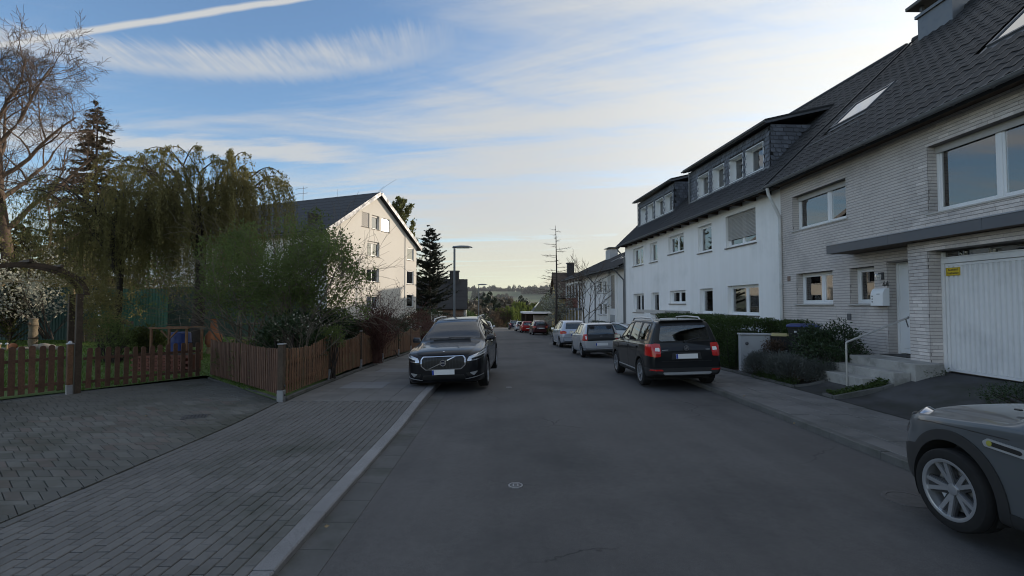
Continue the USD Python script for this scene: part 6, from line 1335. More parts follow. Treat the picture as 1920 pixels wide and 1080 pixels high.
class Body:
    """a car body as one closed loft along its length; s runs from the nose (0) to the tail (L); local y = L/2 - s"""
    def __init__(self, L, top, belt, bot, wmax, wbelt, wroof, zroof_drop, n=120, dense=()):
        self.L = L; f = lambda pts: _Pc(*np.array(pts, float).T)
        s = np.unique(np.concatenate([np.linspace(0, .35, 26), np.linspace(.35, L - .6, n), np.linspace(L - .6, L, 44)] + [np.linspace(a, b, k) for a, b, k in dense]))
        s = s[np.concatenate([[True], np.diff(s) > 1e-4])]
        zt, zs, zb, wm, ws, wr, dr = (f(p)(s) for p in (top, belt, bot, wmax, wbelt, wroof, zroof_drop))
        zs = np.minimum(zs, zt - .012); zr = np.maximum(zt - dr, zs + .004); wr = np.minimum(wr, ws - .004)
        zl = np.minimum(zb + .16, (zb + zs) / 2)
        P = [(0 * s, zb), (.55 * wm, zb), (wm - .075, zb + .004), (wm - .028, zb + .05), (wm - .006, zl), (wm, zb * .45 + zs * .55), (ws + (wm - ws) * .45, zs - .055), (ws + .004, zs - .012), (ws - .010, zs + .006),
             (ws * .62 + wr * .38 + .012, zs * .62 + zr * .38), (ws * .22 + wr * .78 + .018, zs * .22 + zr * .78), (wr, zr), (wr - .055, zr + (zt - zr) * .42 + .004), (wr * .62, zt - (zt - zr) * .14), (wr * .3, zt - (zt - zr) * .03), (0 * s, zt)]
        C = np.stack([np.stack([a, b], -1) for a, b in P], 1)          # stations x points x 2
        for _ in range(2):
            q = C[:, :-1] * .75 + C[:, 1:] * .25; r = C[:, :-1] * .25 + C[:, 1:] * .75
            mid = np.stack([q, r], 2).reshape(len(s), -1, 2)
            C = np.concatenate([C[:, :1], mid[:, 1:-1], C[:, -1:]], 1)
        right = C; left = C[:, -2:0:-1] * [-1, 1]
        ring = np.concatenate([right, left], 1); n_, m_ = ring.shape[:2]
        v = np.stack([ring[..., 0], np.broadcast_to((L / 2 - s)[:, None], (n_, m_)), ring[..., 1]], -1).reshape(-1, 3)
        i, j = np.meshgrid(np.arange(n_ - 1), np.arange(m_), indexing='ij'); j2 = (j + 1) % m_
        a, b, c, d = i * m_ + j, i * m_ + j2, (i + 1) * m_ + j2, (i + 1) * m_ + j
        F = np.vstack([np.stack([a, b, c], -1).reshape(-1, 3), np.stack([a, c, d], -1).reshape(-1, 3)])
        k = len(v); v = np.vstack([v, [[0, L / 2, (zb[0] + zt[0]) / 2], [0, -L / 2, (zb[-1] + zt[-1]) / 2]]]); q = np.arange(m_); q2 = (q + 1) % m_; e = (n_ - 1) * m_
        F = np.vstack([F, np.stack([np.full(m_, k), q2, q], 1), np.stack([np.full(m_, k + 1), e + q, e + q2], 1)])
        tm = trimesh.Trimesh(v, F, process=False)
        if tm.volume < 0: tm.invert()
        self.tm = tm; self.n = np.array(tm.vertex_normals); self.cache = {}
    def off(self, d):
        d = round(d, 4)
        if d not in self.cache:
            v = np.array(self.tm.vertices) + self.n * d
            self.cache[d] = Manifold(m3.Mesh(vert_properties=np.ascontiguousarray(v, np.float32), tri_verts=np.ascontiguousarray(self.tm.faces, np.uint32)))
        return self.cache[d]
    def skin(self, region, out, inn):
        return (self.off(out) - self.off(-inn)) ^ region
def man(m):
    v, f = vf(m); return Manifold(m3.Mesh(vert_properties=np.ascontiguousarray(v, np.float32), tri_verts=np.ascontiguousarray(f, np.uint32)))
def _cs(pts): 
    p = np.array(pts, float); a = .5 * np.sum(p[:, 0] * np.roll(p[:, 1], -1) - np.roll(p[:, 0], -1) * p[:, 1])
    return CrossSection([p if a > 0 else p[::-1]])
def rounded(pts, r=0.03):
    c = _cs(pts)
    return c.offset(-r, m3.JoinType.Miter).offset(r, m3.JoinType.Round, 2.0, 20) if r else c
def side_prism(L, pts, x0=.3, x1=1.4, r=.03, both=True):
    """polygon in (s, z) pushed sideways through |x| from x0 to x1"""
    c = rounded(pts, r); m = c.extrude(x1 - x0)           # (s, z, depth)
    A = np.array([[0, 0, 1, x0], [-1, 0, 0, L / 2], [0, 1, 0, 0]], float)
    R = m.transform(A)
    return R + R.mirror((1, 0, 0)) if both else R
def front_prism(L, pts, s0, s1, r=.02, mirror=True):
    """polygon in (x, z) pushed along the car from s0 to s1"""
    m = rounded(pts, r).extrude(s1 - s0)
    A = np.array([[1, 0, 0, 0], [0, 0, -1, L / 2 - s0], [0, 1, 0, 0]], float)
    R = m.transform(A)
    return R + R.mirror((1, 0, 0)) if mirror else R
def plan_prism(L, pts, z0, z1, r=.02, mirror=True):
    m = rounded([(x, -s) for x, s in pts], r).extrude(z1 - z0).translate((0, L / 2, z0))
    return m + m.mirror((1, 0, 0)) if mirror else m
def line_groove(L, pts, w=.010, x0=.3, x1=1.4):
    """thin cut along a polyline in side view"""
    poly = LineString(pts).buffer(w / 2, cap_style=2, join_style=1)
    v, f = slab(poly, 0, x1 - x0); A = np.array([[0, 0, 1, x0], [-1, 0, 0, L / 2], [0, 1, 0, 0], [0, 0, 0, 1.0]])
    m = man(tf((v, f), A)); return m + m.mirror((1, 0, 0))
def wheel_parts(par, x, y, r, w, spokes, side, style='five', rimr=None, mats=('rim_silver', 'rim_dark'), turn=0.0, rot=0.0):
    """tyre with shoulders and grooves, rim barrel, spokes, hub, brake disc; axis along x, outer face towards side"""
    rr = rimr or r * .69; h = w / 2
    M = T(x, y, r, rz=turn) @ T(rx=rot) @ np.array([[0, 0, side, 0], [0, 1, 0, 0], [-side, 0, 0, 0], [0, 0, 0, 1.0]]) if side > 0 else T(x, y, r, rz=turn) @ T(rx=rot) @ np.array([[0, 0, -1, 0], [0, 1, 0, 0], [1, 0, 0, 0], [0, 0, 0, 1.0]])
    prof = [(rr - .012, -h * .9), (rr + .01, -h * .98), (r * .86, -h), (r * .955, -h * .93), (r * .99, -h * .78), (r, -h * .5)]
    prof += [(r, -h * .34), (r - .007, -h * .33), (r - .007, -h * .27), (r, -h * .26), (r, h * .26), (r - .007, h * .27), (r - .007, h * .33), (r, h * .34), (r, h * .5), (r * .99, h * .78), (r * .955, h * .93), (r * .86, h), (rr + .01, h * .98), (rr - .012, h * .9)]
    hub = part(par, 'wheel', tf(lathe([(0, -h * .3), (rr * .62, -h * .3), (rr * .62, h * .05), (.03, h * .05), (0, h * .05)], 28), M), 'rim_dark', smooth=35)
    part(hub, 'tyre', tf(lathe(prof, 56), M), 'tyre', smooth=35)
    part(hub, 'rim', tf(lathe([(rr * .90, -h * .9), (rr - .012, -h * .92), (rr - .006, -h * .9), (rr * .93, -h * .2), (rr * .93, h * .7), (rr - .006, h * .90), (rr + .006, h * .985), (rr - .006, h * 1.0), (rr - .024, h * .93), (rr * .90, h * .6), (rr * .89, -h * .9)], 48), M), mats[0], smooth=35)
    sp = []
    def spoke(a0, a1, wa, wb, z0=h * .58, z1=h * .86, t=.024):
        r0, r1 = rr * .16, rr * .955
        p0 = np.array([r0 * math.cos(a0), r0 * math.sin(a0)]); p1 = np.array([r1 * math.cos(a1), r1 * math.sin(a1)]); d = unit(p1 - p0); nn = np.array([-d[1], d[0]])
        q = [p0 - nn * wa, p1 - nn * wb, p1 + nn * wb, p0 + nn * wa]; zz = [z0, z1, z1, z0]
        v = [[*q[k], zz[k] - t * 1.4] for k in range(4)] + [[*(q[k] * .999 + (p0 if k in (0, 3) else p1) * .001 * 0), zz[k]] for k in range(4)]
        return np.array(v), BOXF
    for k in range(spokes):
        a = 2 * np.pi * k / spokes + .3
        if style == 'split': sp += [spoke(a - .05, a - .20, .018, .017), spoke(a + .05, a + .20, .018, .017)]
        elif style == 'double': sp += [spoke(a - .16, a - .13, .013, .014), spoke(a + .16, a + .13, .013, .014)]
        else: sp += [spoke(a, a, .034, .028)]
    part(hub, 'spokes', tf(join(sp), M), mats[0])
    if style == 'split': part(hub, 'spoke_backs', tf(join([mv((v, f), z=-.016) for v, f in [spoke(2 * np.pi * k / spokes + .3, 2 * np.pi * k / spokes + .3, .05, .075, t=.02) for k in range(spokes)]]), M), mats[1])
    part(hub, 'hub_cap', tf(lathe([(rr * .20, h * .45), (rr * .19, h * .66), (rr * .13, h * .70), (0, h * .71)], 20), M), mats[0], smooth=35)
    part(hub, 'brake_disc', tf(lathe([(rr * .74, h * .10), (rr * .74, h * .18), (rr * .3, h * .18)], 28), M), 'steel')
    return hub
def emblem_ring(r, w=.012, t=.010): return lathe([(r - w, 0), (r - w, t), (r, t), (r, 0)], 28)
def car(name, label, spec, place, group=None, detail=2):
    """spec: body arrays, glass polygons, lamp polygons, wheels; place: 4 x 4 matrix"""
    S = spec; L = S['L']; B = S['body']()
    g = thing(name, label, 'car', group, mat=place)
    pm, r, hw = S['paint'], S['wheel_r'], S['track'] / 2
    tw = S.get('tyre_w', .22); fa, ra = S['front_axle'], S['rear_axle']
    wells = None
    for s_ in (fa, ra):
        c = Manifold.cylinder(1.2, r + S.get('well', .055), circular_segments=48).rotate((0, 90, 0)).translate((S['half'] - .34, L / 2 - s_, r + .012))
        c = c + c.mirror((1, 0, 0)); wells = c if wells is None else wells + c
    cab = S['cabin']   # (s0, s1, z0)
    cabbox = Manifold.cube((2.6, cab[1] - cab[0], 2.4)).translate((-1.3, L / 2 - cab[1], cab[2]))
    side = None
    for pts in S['side_glass']:
        q = side_prism(L, pts, x0=.34, r=S.get('glass_r', .045)); side = q if side is None else side + q
    fw = front_prism(L, S['windscreen'][0], *S['windscreen'][1:], r=.06, mirror=False)
    rw_ = front_prism(L, S['rear_glass'][0], *S['rear_glass'][1:], r=.05, mirror=False)
    hollow = B.off(-.035) ^ cabbox
    body = B.off(0) - hollow - side - fw - rw_ - wells
    groove = None
    for pts in S.get('grooves', []):
        q = line_groove(L, pts); groove = q if groove is None else groove + q
    if groove is not None: body = body - (B.skin(groove, .02, .010))
    for reg in S.get('top_grooves', []): body = body - B.skin(reg(L), .02, .008)
    if S.get('cut'): body = body - S['cut'](L)
    part(g, 'body', body, pm, smooth=32)
    part(g, 'inner_lining', (B.off(-.0355) - B.off(-.050)) ^ (cabbox - side - fw - rw_), 'seat_cloth', smooth=30)
    gl = S.get('glass', 'car_glass')
    sg_ = B.skin(side, -.006, .012)
    for c_ in sg_.decompose(): part(g, 'side_window', c_, gl, smooth=40)
    part(g, 'windscreen', B.skin(fw, -.004, .010), gl, smooth=40)
    part(g, 'rear_window', B.skin(rw_, -.003, .010), S.get('rear_glass_mat', gl), smooth=40)
    for pts in S.get('surround', []):   # dark frame and pillars of the side windows
        q = side_prism(L, pts, x0=.34, r=.05); part(g, 'window_frame', B.skin(q - side, .0025, .01) - fw - rw_, 'trim_black', smooth=40)
    for item in S.get('patches', []):
        nm, mt, region, o, i = item[:5]; q = region(L, B) if callable(region) else region
        m = B.skin(q, o, i)
        if len(item) > 5 and item[5]: m = m - item[5](L)
        for c_ in (m - wells).decompose():
            if abs(c_.volume()) > 2e-7: part(g, nm, c_, mt, smooth=35)
    # wheel arch cladding
    if S.get('arch'):
        for s_ in (fa, ra):
            for sd in (1, -1):
                ring = (Manifold.cylinder(1.2, r + S['arch'], circular_segments=48) - Manifold.cylinder(1.3, r + S.get('well', .055) - .004, circular_segments=48)).rotate((0, 90, 0)).translate((S['half'] - .3, L / 2 - s_, r + .012))
                if sd < 0: ring = ring.mirror((1, 0, 0))
                part(g, 'wheel_arch', B.skin(ring, .012, .02), S.get('arch_mat', 'cladding'), smooth=35)
    # wheel housings and underside
    for s_ in (fa, ra):
        for sd in (1, -1):
            w_ = tube_wall(r + .054, .36, sd * (S['half'] - .36), L / 2 - s_, r + .012, sd)
            part(g, 'wheel_housing', w_, 'well_black')
    part(g, 'underside', bx(-hw + .12, hw - .12, -L / 2 + .35, L / 2 - .35, S.get('clear', .19), S.get('clear', .19) + .08), 'well_black')
    for s_, nm in ((fa, 'f'), (ra, 'r')):
        for sd in (1, -1):
            wheel_parts(g, sd * (hw + S.get('poke', 0.0)), L / 2 - s_, r, tw, S.get('spokes', 5), sd, S.get('rim_style', 'five'), rimr=S.get('rim_r'), mats=S.get('rim_mats', ('rim_silver', 'rim_dark')), turn=S.get('steer', 0.0) if nm == 'f' else 0.0, rot=17 * (s_ + sd))
    # seats, dashboard, steering wheel
    zf = cab[2]
    for sx in (-.37, .37):
        part(g, 'seat', join([chamfer_box(sx - .25, sx + .25, L / 2 - cab[0] - 1.42, L / 2 - cab[0] - .92, zf - .2, zf + .02, .05), tf(chamfer_box(-.24, .24, -.07, .07, 0, .62, .05), T(sx, L / 2 - cab[0] - 1.42, zf, rx=14)), tf(chamfer_box(-.13, .13, -.045, .045, 0, .20, .04), T(sx, L / 2 - cab[0] - 1.60, zf + .66, rx=8))]), 'seat_cloth')
    yb = L / 2 - cab[0] - 2.35
    part(g, 'rear_seat', join([chamfer_box(-.60, .60, yb, yb + .5, zf - .2, zf + .05, .05), tf(chamfer_box(-.60, .60, -.06, .06, 0, .55, .05), T(0, yb - .02, zf, rx=16))] + [tf(chamfer_box(-.11, .11, -.04, .04, 0, .16, .03), T(q, yb - .19, zf + .57, rx=8)) for q in (-.37, .37)]), 'seat_cloth')
    part(g, 'dashboard', chamfer_box(-.66, .66, L / 2 - cab[0] - .62, L / 2 - cab[0] - .2, zf, zf + .24, .05), 'seat_cloth')
    part(g, 'steering_wheel', tf(vf(trimesh.creation.torus(.18, .016, major_sections=24, minor_sections=8)), T(-.37, L / 2 - cab[0] - .78, zf + .22, rx=-68)), 'trim_black', smooth=True)
    # door mirrors
    if S.get('mirror'):
        s_, z_, w_, mm = S['mirror']
        for sd in (1, -1):
            c = Manifold.hull_points(np.array([(sd * (w_ + a), L / 2 - s_ + b, z_ + q) for a, b, q in ((0, -.02, .0), (.0, .08, .02), (.20, -.02, -.0), (.19, .06, .03), (.02, -.02, .13), (.02, .06, .12), (.19, -.02, .14), (.17, .05, .12), (.1, .11, .06), (.22, .0, .07))]))
            mp = part(g, 'mirror', c, mm, smooth=60); part(mp, 'mirror_glass', bx(sd * (w_ + .03), sd * (w_ + .19), L / 2 - s_ - .024, L / 2 - s_ - .021, z_ + .02, z_ + .12), 'chrome'); part(mp, 'mirror_foot', bx(sd * (w_ - .08), sd * (w_ + .03), L / 2 - s_ - .0, L / 2 - s_ + .05, z_ + .01, z_ + .05), 'trim_black')
    # plates
    for which, z_ in S.get('plates', []):
        yy = L / 2 + S.get('plate_f', .012) if which == 'front' else -L / 2 - S.get('plate_r', .012); sgn = 1 if which == 'front' else -1
        pp = part(g, 'number_plate', bx(-.26, .26, yy, yy + sgn * .010, z_ - .056, z_ + .056), 'plate_white'); part(pp, 'country_band', bx(sgn * .215, sgn * .259, yy + sgn * .0105, yy + sgn * .0125, z_ - .054, z_ + .054), 'plate_blue')
        if which == 'rear': pass
    if S.get('rails'):
        s0, s1, w_, z_ = S['rails']
        for sd in (1, -1): part(g, 'roof_rail', tubes([(np.array([[sd * w_, L / 2 - s0, z_ - .02], [sd * w_, L / 2 - s0 - .12, z_ + .05], [sd * (w_ + .005), L / 2 - (s0 + s1) / 2, z_ + .065], [sd * (w_ - .01), L / 2 - s1 + .15, z_ + .045], [sd * (w_ - .01), L / 2 - s1, z_ - .03]]), .021)], 8, cap=True), S.get('rail_mat', 'silver_trim'), smooth=50)
    if S.get('aerial'): s_, z_ = S['aerial']; part(g, 'aerial', rod((0, L / 2 - s_, z_ - .02), (0, L / 2 - s_ - .14, z_ + .20), .006, 6), 'trim_black')
    if S.get('extra'): S['extra'](g, L, B)
    return g
def tube_wall(r, w, x, y, z, sd):
    """open half drum lining a wheel arch"""
    an = np.linspace(-.15 * np.pi, 1.15 * np.pi, 25); n_ = len(an)
    a = np.column_stack([np.full(n_, x), y + r * np.cos(an), z + r * np.sin(an)]); b = a + [sd * w * .92, 0, 0]
    q = np.arange(n_ - 1); f = np.vstack([np.stack([q, q + 1, q + 1 + n_], 1), np.stack([q, q + 1 + n_, q + n_], 1)])
    c = np.vstack([a, [[x, y, z]]]); k = n_
    return join([(np.vstack([a, b]), f), (c, np.stack([q, q + 1, np.full(n_ - 1, k)], 1))])
def placed(x, y, z, head, roll=0.0, pitch=0.0):
    """head: degrees anticlockwise from facing +y; pitch follows the slope of the road"""
    return T(x, y, z, rz=head) @ T(rx=pitch) @ T(ry=roll)

# ---- black estate car facing us on the left pavement
def body_xc():
    L = 4.69
    return Body(L, top=[(0, .78), (.04, .86), (.10, .93), (.25, .99), (.8, 1.06), (1.28, 1.115), (1.36, 1.14), (1.7, 1.37), (2.05, 1.57), (2.3, 1.63), (2.9, 1.655), (3.6, 1.635), (4.15, 1.57), (4.33, 1.50), (4.52, 1.22), (4.60, 1.02), (4.66, .92), (L, .86)],
                belt=[(0, .70), (.1, .84), (.3, .93), (.9, .995), (1.5, 1.03), (3.0, 1.06), (4.0, 1.10), (4.5, 1.05), (L, .80)],
                bot=[(0, .40), (.05, .30), (.2, .235), (.6, .22), (4.1, .24), (4.5, .33), (L, .45)],
                wmax=[(0, .60), (.04, .71), (.10, .79), (.22, .86), (.5, .925), (1.0, .948), (3.6, .950), (4.2, .93), (4.5, .86), (4.64, .76), (L, .70)],
                wbelt=[(0, .56), (.04, .67), (.10, .75), (.22, .82), (.5, .885), (1.0, .905), (2.0, .90), (3.4, .905), (4.2, .86), (4.5, .80), (L, .64)],
                wroof=[(0, .42), (.10, .58), (.3, .68), (.8, .76), (1.30, .80), (1.40, .79), (2.05, .60), (2.4, .595), (3.6, .575), (4.2, .55), (4.5, .62), (L, .5)],
                zroof_drop=[(0, .05), (.3, .045), (1.2, .05), (1.36, .055), (1.6, .04), (2.2, .035), (3.6, .035), (4.3, .04), (4.6, .05), (L, .05)])
def xc_patch():
    gr = [(-.50, .66), (-.50, .80), (-.455, .855), (.455, .855), (.50, .80), (.50, .66), (.40, .575), (-.40, .575)]
    big = [(x * 1.045, .715 + (z - .715) * 1.12) for x, z in gr]
    lamp = [(.545, .735), (.60, .835), (.80, .900), (.96, .945), (.97, .80), (.74, .745)]
    P = [('grille', 'grille_black', lambda L, B: front_prism(L, gr, -.1, .5, .04, False), .004, .012),
         ('grille_frame', 'chrome', lambda L, B: front_prism(L, big, -.1, .5, .045, False) - front_prism(L, gr, -.2, .6, .04, False), .012, .010)]
    for k in range(13):
        x = -.44 + k * .0735; P.append(('grille_bar', 'trim_black', (lambda x: lambda L, B: front_prism(L, [(x - .008, .59), (x + .008, .59), (x + .008, .84), (x - .008, .84)], -.1, .4, 0, False))(x), .009, .004))
    P += [('grille_slash', 'chrome', lambda L, B: front_prism(L, [(.31, .585), (.36, .585), (-.25, .85), (-.30, .85)], -.1, .4, 0, False), .014, .0),
          ('headlight', 'lamp_reflector', lambda L, B: front_prism(L, lamp, -.1, .95, .02), .003, .03),
          ('headlight_bar', 'plate_white', lambda L, B: front_prism(L, [(.62, .80), (.93, .855), (.93, .875), (.62, .82)], -.1, .9, 0), .006, .0),
          ('headlight_unit', 'grille_black', lambda L, B: front_prism(L, [(.66, .755), (.90, .79), (.92, .845), (.66, .795)], -.1, .9, .01), .0055, .0),
          ('lower_intake', 'grille_black', lambda L, B: front_prism(L, [(-.52, .335), (.52, .335), (.47, .44), (-.47, .44)], -.1, .5, .02, False), .003, .012),
          ('fog_recess', 'silver_trim', lambda L, B: front_prism(L, [(.60, .475), (.80, .50), (.70, .40)], -.1, .6, .01), .004, .006),
          ('fog_recess_edge', 'grille_black', lambda L, B: front_prism(L, [(.52, .47), (.60, .475), (.69, .40), (.56, .40)], -.1, .6, .01), .003, .006),
          ('bumper_strip', 'silver_trim', lambda L, B: front_prism(L, [(.50, .315), (.90, .385), (.90, .40), (.50, .33)], -.1, .7, 0), .006, .004),
          ('sill', 'cladding', lambda L, B: side_prism(L, [(1.1, .20), (3.5, .20), (3.5, .34), (1.1, .34)], x0=.5, r=.0), .006, .01),
          ('window_strip', 'chrome', lambda L, B: side_prism(L, [(1.62, 1.035), (4.0, 1.095), (4.0, 1.118), (1.62, 1.058)], x0=.4, r=0), .005, .004),
          ('door_handle', 'paint_black', lambda L, B: side_prism(L, [(2.50, .93), (2.72, .935), (2.72, .97), (2.50, .965)], x0=.4, r=.01) + side_prism(L, [(3.42, .95), (3.64, .955), (3.64, .99), (3.42, .985)], x0=.4, r=.01), .028, .0),
          ('tail_light', 'lamp_red', lambda L, B: front_prism(L, [(.62, .90), (.95, .90), (.72, 1.35), (.60, 1.35), (.66, 1.0)], L - .55, L + .1, .02), .006, .02),
          ('bonnet_emblem_strip', 'chrome', lambda L, B: front_prism(L, [(-.02, .955), (.02, .955), (.02, .965), (-.02, .965)], -.1, .3, 0, False), .004, .0)]
    return P
def xc_extra(g, L, B):
    part(g, 'emblem', tf(emblem_ring(.074, .020, .014), T(-.0, L / 2 + .012, .715, rx=-90)), 'chrome', smooth=30)
    part(g, 'emblem_disc', tf(cyl(.056, 0, .006, 24), T(0, L / 2 + .012, .715, rx=-90)), 'paint_navy')
    part(g, 'emblem_bar', bx(-.05, .05, L / 2 + .018, L / 2 + .022, .700, .730), 'chrome')
    part(g, 'wiper', join([rod((-.50, L / 2 - 1.36, 1.165), (.10, L / 2 - 1.42, 1.185), .010, 6), rod((.02, L / 2 - 1.36, 1.165), (.60, L / 2 - 1.43, 1.175), .010, 6)]), 'trim_black')
    part(g, 'inner_mirror', chamfer_box(-.12, .12, L / 2 - 2.0, L / 2 - 1.96, 1.40, 1.48, .015), 'trim_black')
    part(g, 'front_seal', tf(bx(-.48, .48, -.004, .004, -.012, .012), T(0, L / 2 - 1.35, 1.14)), 'trim_black')
XC = dict(L=4.69, half=.95, paint='paint_black', body=body_xc, wheel_r=.36, rim_r=.255, track=1.66, front_axle=.87, rear_axle=3.735, cabin=(1.25, 4.45, .72), tyre_w=.235, poke=.0,
          side_glass=[[(1.60, 1.07), (1.78, 1.22), (2.20, 1.50), (2.66, 1.575), (2.66, 1.085)], [(2.72, 1.09), (2.72, 1.575), (3.30, 1.565), (3.52, 1.50), (3.60, 1.12)], [(3.66, 1.13), (3.60, 1.48), (3.85, 1.42), (4.12, 1.22), (4.0, 1.16)]],
          surround=[[(1.52, 1.05), (1.75, 1.25), (2.2, 1.54), (2.7, 1.605), (3.4, 1.59), (3.9, 1.47), (4.2, 1.2), (4.0, 1.12)]],
          windscreen=([(-.755, 1.15), (.755, 1.15), (.575, 1.60), (-.575, 1.60)], 1.30, 2.30), rear_glass=([(-.60, 1.16), (.60, 1.16), (.50, 1.50), (-.50, 1.50)], 4.1, 4.75),
          grooves=[[(1.42, .30), (1.40, .80), (1.62, 1.06)], [(2.69, .30), (2.69, 1.08)], [(3.30, .62), (3.55, .85), (3.63, 1.12)], [(1.42, .36), (3.2, .36)], [(1.0, .86), (1.45, 1.0)]],
          top_grooves=[lambda L: plan_prism(L, [(-.83, .30), (-.84, 1.35), (-.825, 1.35), (-.815, .30)], .6, 1.3, 0) , lambda L: front_prism(L, [(-.60, .885), (.60, .885), (.60, .895), (-.60, .895)], -.1, .3, 0, False)],
          patches=xc_patch(), arch=.085, mirror=(1.62, 1.06, .88, 'paint_black'), plates=[('front', .505), ('rear', .90)], rails=(2.1, 4.0, .60, 1.60), rail_mat='silver_trim', spokes=5, rim_style='double', rim_mats=('rim_silver', 'rim_dark'), extra=xc_extra, glass='car_glass_dark', plate_f=.030)
# ---- dark square-backed car seen from behind on the right
def body_yeti():
    L = 4.22
    return Body(L, top=[(0, .80), (.04, .90), (.12, .97), (.3, 1.02), (.8, 1.07), (1.02, 1.10), (1.10, 1.13), (1.4, 1.36), (1.72, 1.57), (1.95, 1.635), (2.6, 1.665), (3.5, 1.655), (3.90, 1.625), (4.00, 1.59), (4.06, 1.50), (4.14, 1.12), (4.17, 1.0), (4.20, .94), (L, .90)],
                belt=[(0, .74), (.1, .88), (.3, .96), (.9, 1.01), (1.5, 1.03), (3.0, 1.05), (3.9, 1.06), (4.12, 1.03), (L, .84)],
                bot=[(0, .42), (.05, .32), (.2, .26), (.6, .24), (3.7, .25), (4.05, .30), (L, .36)],
                wmax=[(0, .64), (.04, .74), (.12, .82), (.3, .875), (.7, .893), (3.3, .896), (3.9, .880), (4.06, .855), (4.16, .82), (L, .76)],
                wbelt=[(0, .60), (.04, .70), (.12, .78), (.3, .835), (.8, .86), (3.3, .865), (3.9, .845), (4.06, .82), (4.16, .785), (L, .72)],
                wroof=[(0, .46), (.12, .62), (.4, .70), (.9, .76), (1.10, .77), (1.72, .64), (2.0, .635), (3.5, .63), (3.9, .615), (4.05, .63), (4.14, .70), (L, .6)],
                zroof_drop=[(0, .05), (.3, .04), (1.0, .05), (1.2, .045), (1.8, .04), (3.5, .045), (3.95, .05), (4.1, .06), (L, .05)])
def yeti_patch():
    lampo = [(.615, .775), (.60, 1.075), (.72, 1.085), (.93, 1.05), (.93, .80), (.75, .765)]
    return [('tail_light', 'lamp_red', lambda L, B: front_prism(L, lampo, L - .38, L + .1, .03), .010, .03),
         ('tail_light_lens', 'plate_white', lambda L, B: front_prism(L, [(.63, .90), (.63, .985), (.73, .985), (.745, .91)], L - .2, L + .1, .012), .013, .0),
         ('lower_bumper', 'cladding', lambda L, B: front_prism(L, [(-.95, .20), (.95, .20), (.95, .50), (-.95, .50)], L - .48, L + .1, 0, False), .010, .02),
         ('skid_plate', 'silver_trim', lambda L, B: front_prism(L, [(-.52, .325), (.52, .325), (.60, .405), (-.60, .405)], L - .4, L + .1, .02, False), .022, .01),
         ('rear_reflector', 'lamp_red', lambda L, B: front_prism(L, [(.56, .435), (.86, .445), (.84, .475), (.60, .475)], L - .3, L + .1, .008), .015, .0),
         ('plate_recess', 'trim_black', lambda L, B: front_prism(L, [(-.36, .70), (.36, .70), (.33, .865), (-.33, .865)], L - .2, L + .1, .02, False), .003, .01),
         ('tailgate_line', 'grille_black', lambda L, B: front_prism(L, [(-.60, .655), (.60, .655), (.60, .667), (-.60, .667)], L - .2, L + .1, 0, False), .002, .01),
         ('rear_glass_surround', 'grille_black', lambda L, B: front_prism(L, [(-.76, 1.10), (.76, 1.10), (.62, 1.585), (-.62, 1.585)], L - .35, L + .1, .05, False) - front_prism(L, [(-.62, 1.135), (.62, 1.135), (.54, 1.50), (-.54, 1.50)], L - .5, L + .2, .05, False), .003, .008),
         ('sill', 'cladding', lambda L, B: side_prism(L, [(.95, .22), (3.1, .22), (3.1, .37), (.95, .37)], x0=.5, r=0), .010, .01),
         ('sill_strip', 'silver_trim', lambda L, B: side_prism(L, [(1.15, .36), (2.95, .36), (2.95, .385), (1.15, .385)], x0=.5, r=0), .013, .0),
         ('door_handle', 'paint_dark', lambda L, B: side_prism(L, [(2.08, .93), (2.28, .932), (2.28, .965), (2.08, .962)], x0=.4, r=.01) + side_prism(L, [(2.95, .945), (3.15, .947), (3.15, .98), (2.95, .977)], x0=.4, r=.01), .028, .0),
         ('headlight', 'lamp_reflector', lambda L, B: front_prism(L, [(.48, .82), (.50, .93), (.84, .98), (.86, .84)], -.1, .5, .02), .004, .03),
         ('grille', 'grille_black', lambda L, B: front_prism(L, [(-.42, .74), (.42, .74), (.45, .88), (-.45, .88)], -.1, .3, .02, False), .004, .01)]
def yeti_extra(g, L, B):
    y = -L / 2 - .006
    part(g, 'emblem', tf(emblem_ring(.062, .014, .012), T(0, y, .965, rx=90)), 'chrome', smooth=30)
    part(g, 'emblem_arrow', tf(join([bx(-.040, .036, -.012, .012, 0, .010), bx(-.005, .030, .012, .034, 0, .010), bx(-.028, .006, -.034, -.012, 0, .010)]), T(0, y, .965, rx=90)), 'chrome')
    part(g, 'badge', tf(bx(-.075, .075, -.009, .009, 0, .005), T(-.50, y + .028, .925, rx=90)), 'silver_trim'); part(g, 'badge', tf(bx(-.05, .05, -.009, .009, 0, .005), T(.52, y + .028, .925, rx=90)), 'silver_trim')
    part(g, 'rear_wiper', join([rod((0, y + .045, 1.13), (.36, y + .075, 1.20), .011, 6), tf(cyl(.03, 0, .03, 10), T(0, y + .06, 1.125, rx=90))]), 'trim_black')
    part(g, 'roof_spoiler', chamfer_box(-.55, .55, -L / 2 + .14, -L / 2 + .30, 1.60, 1.632, .010), 'paint_dark')
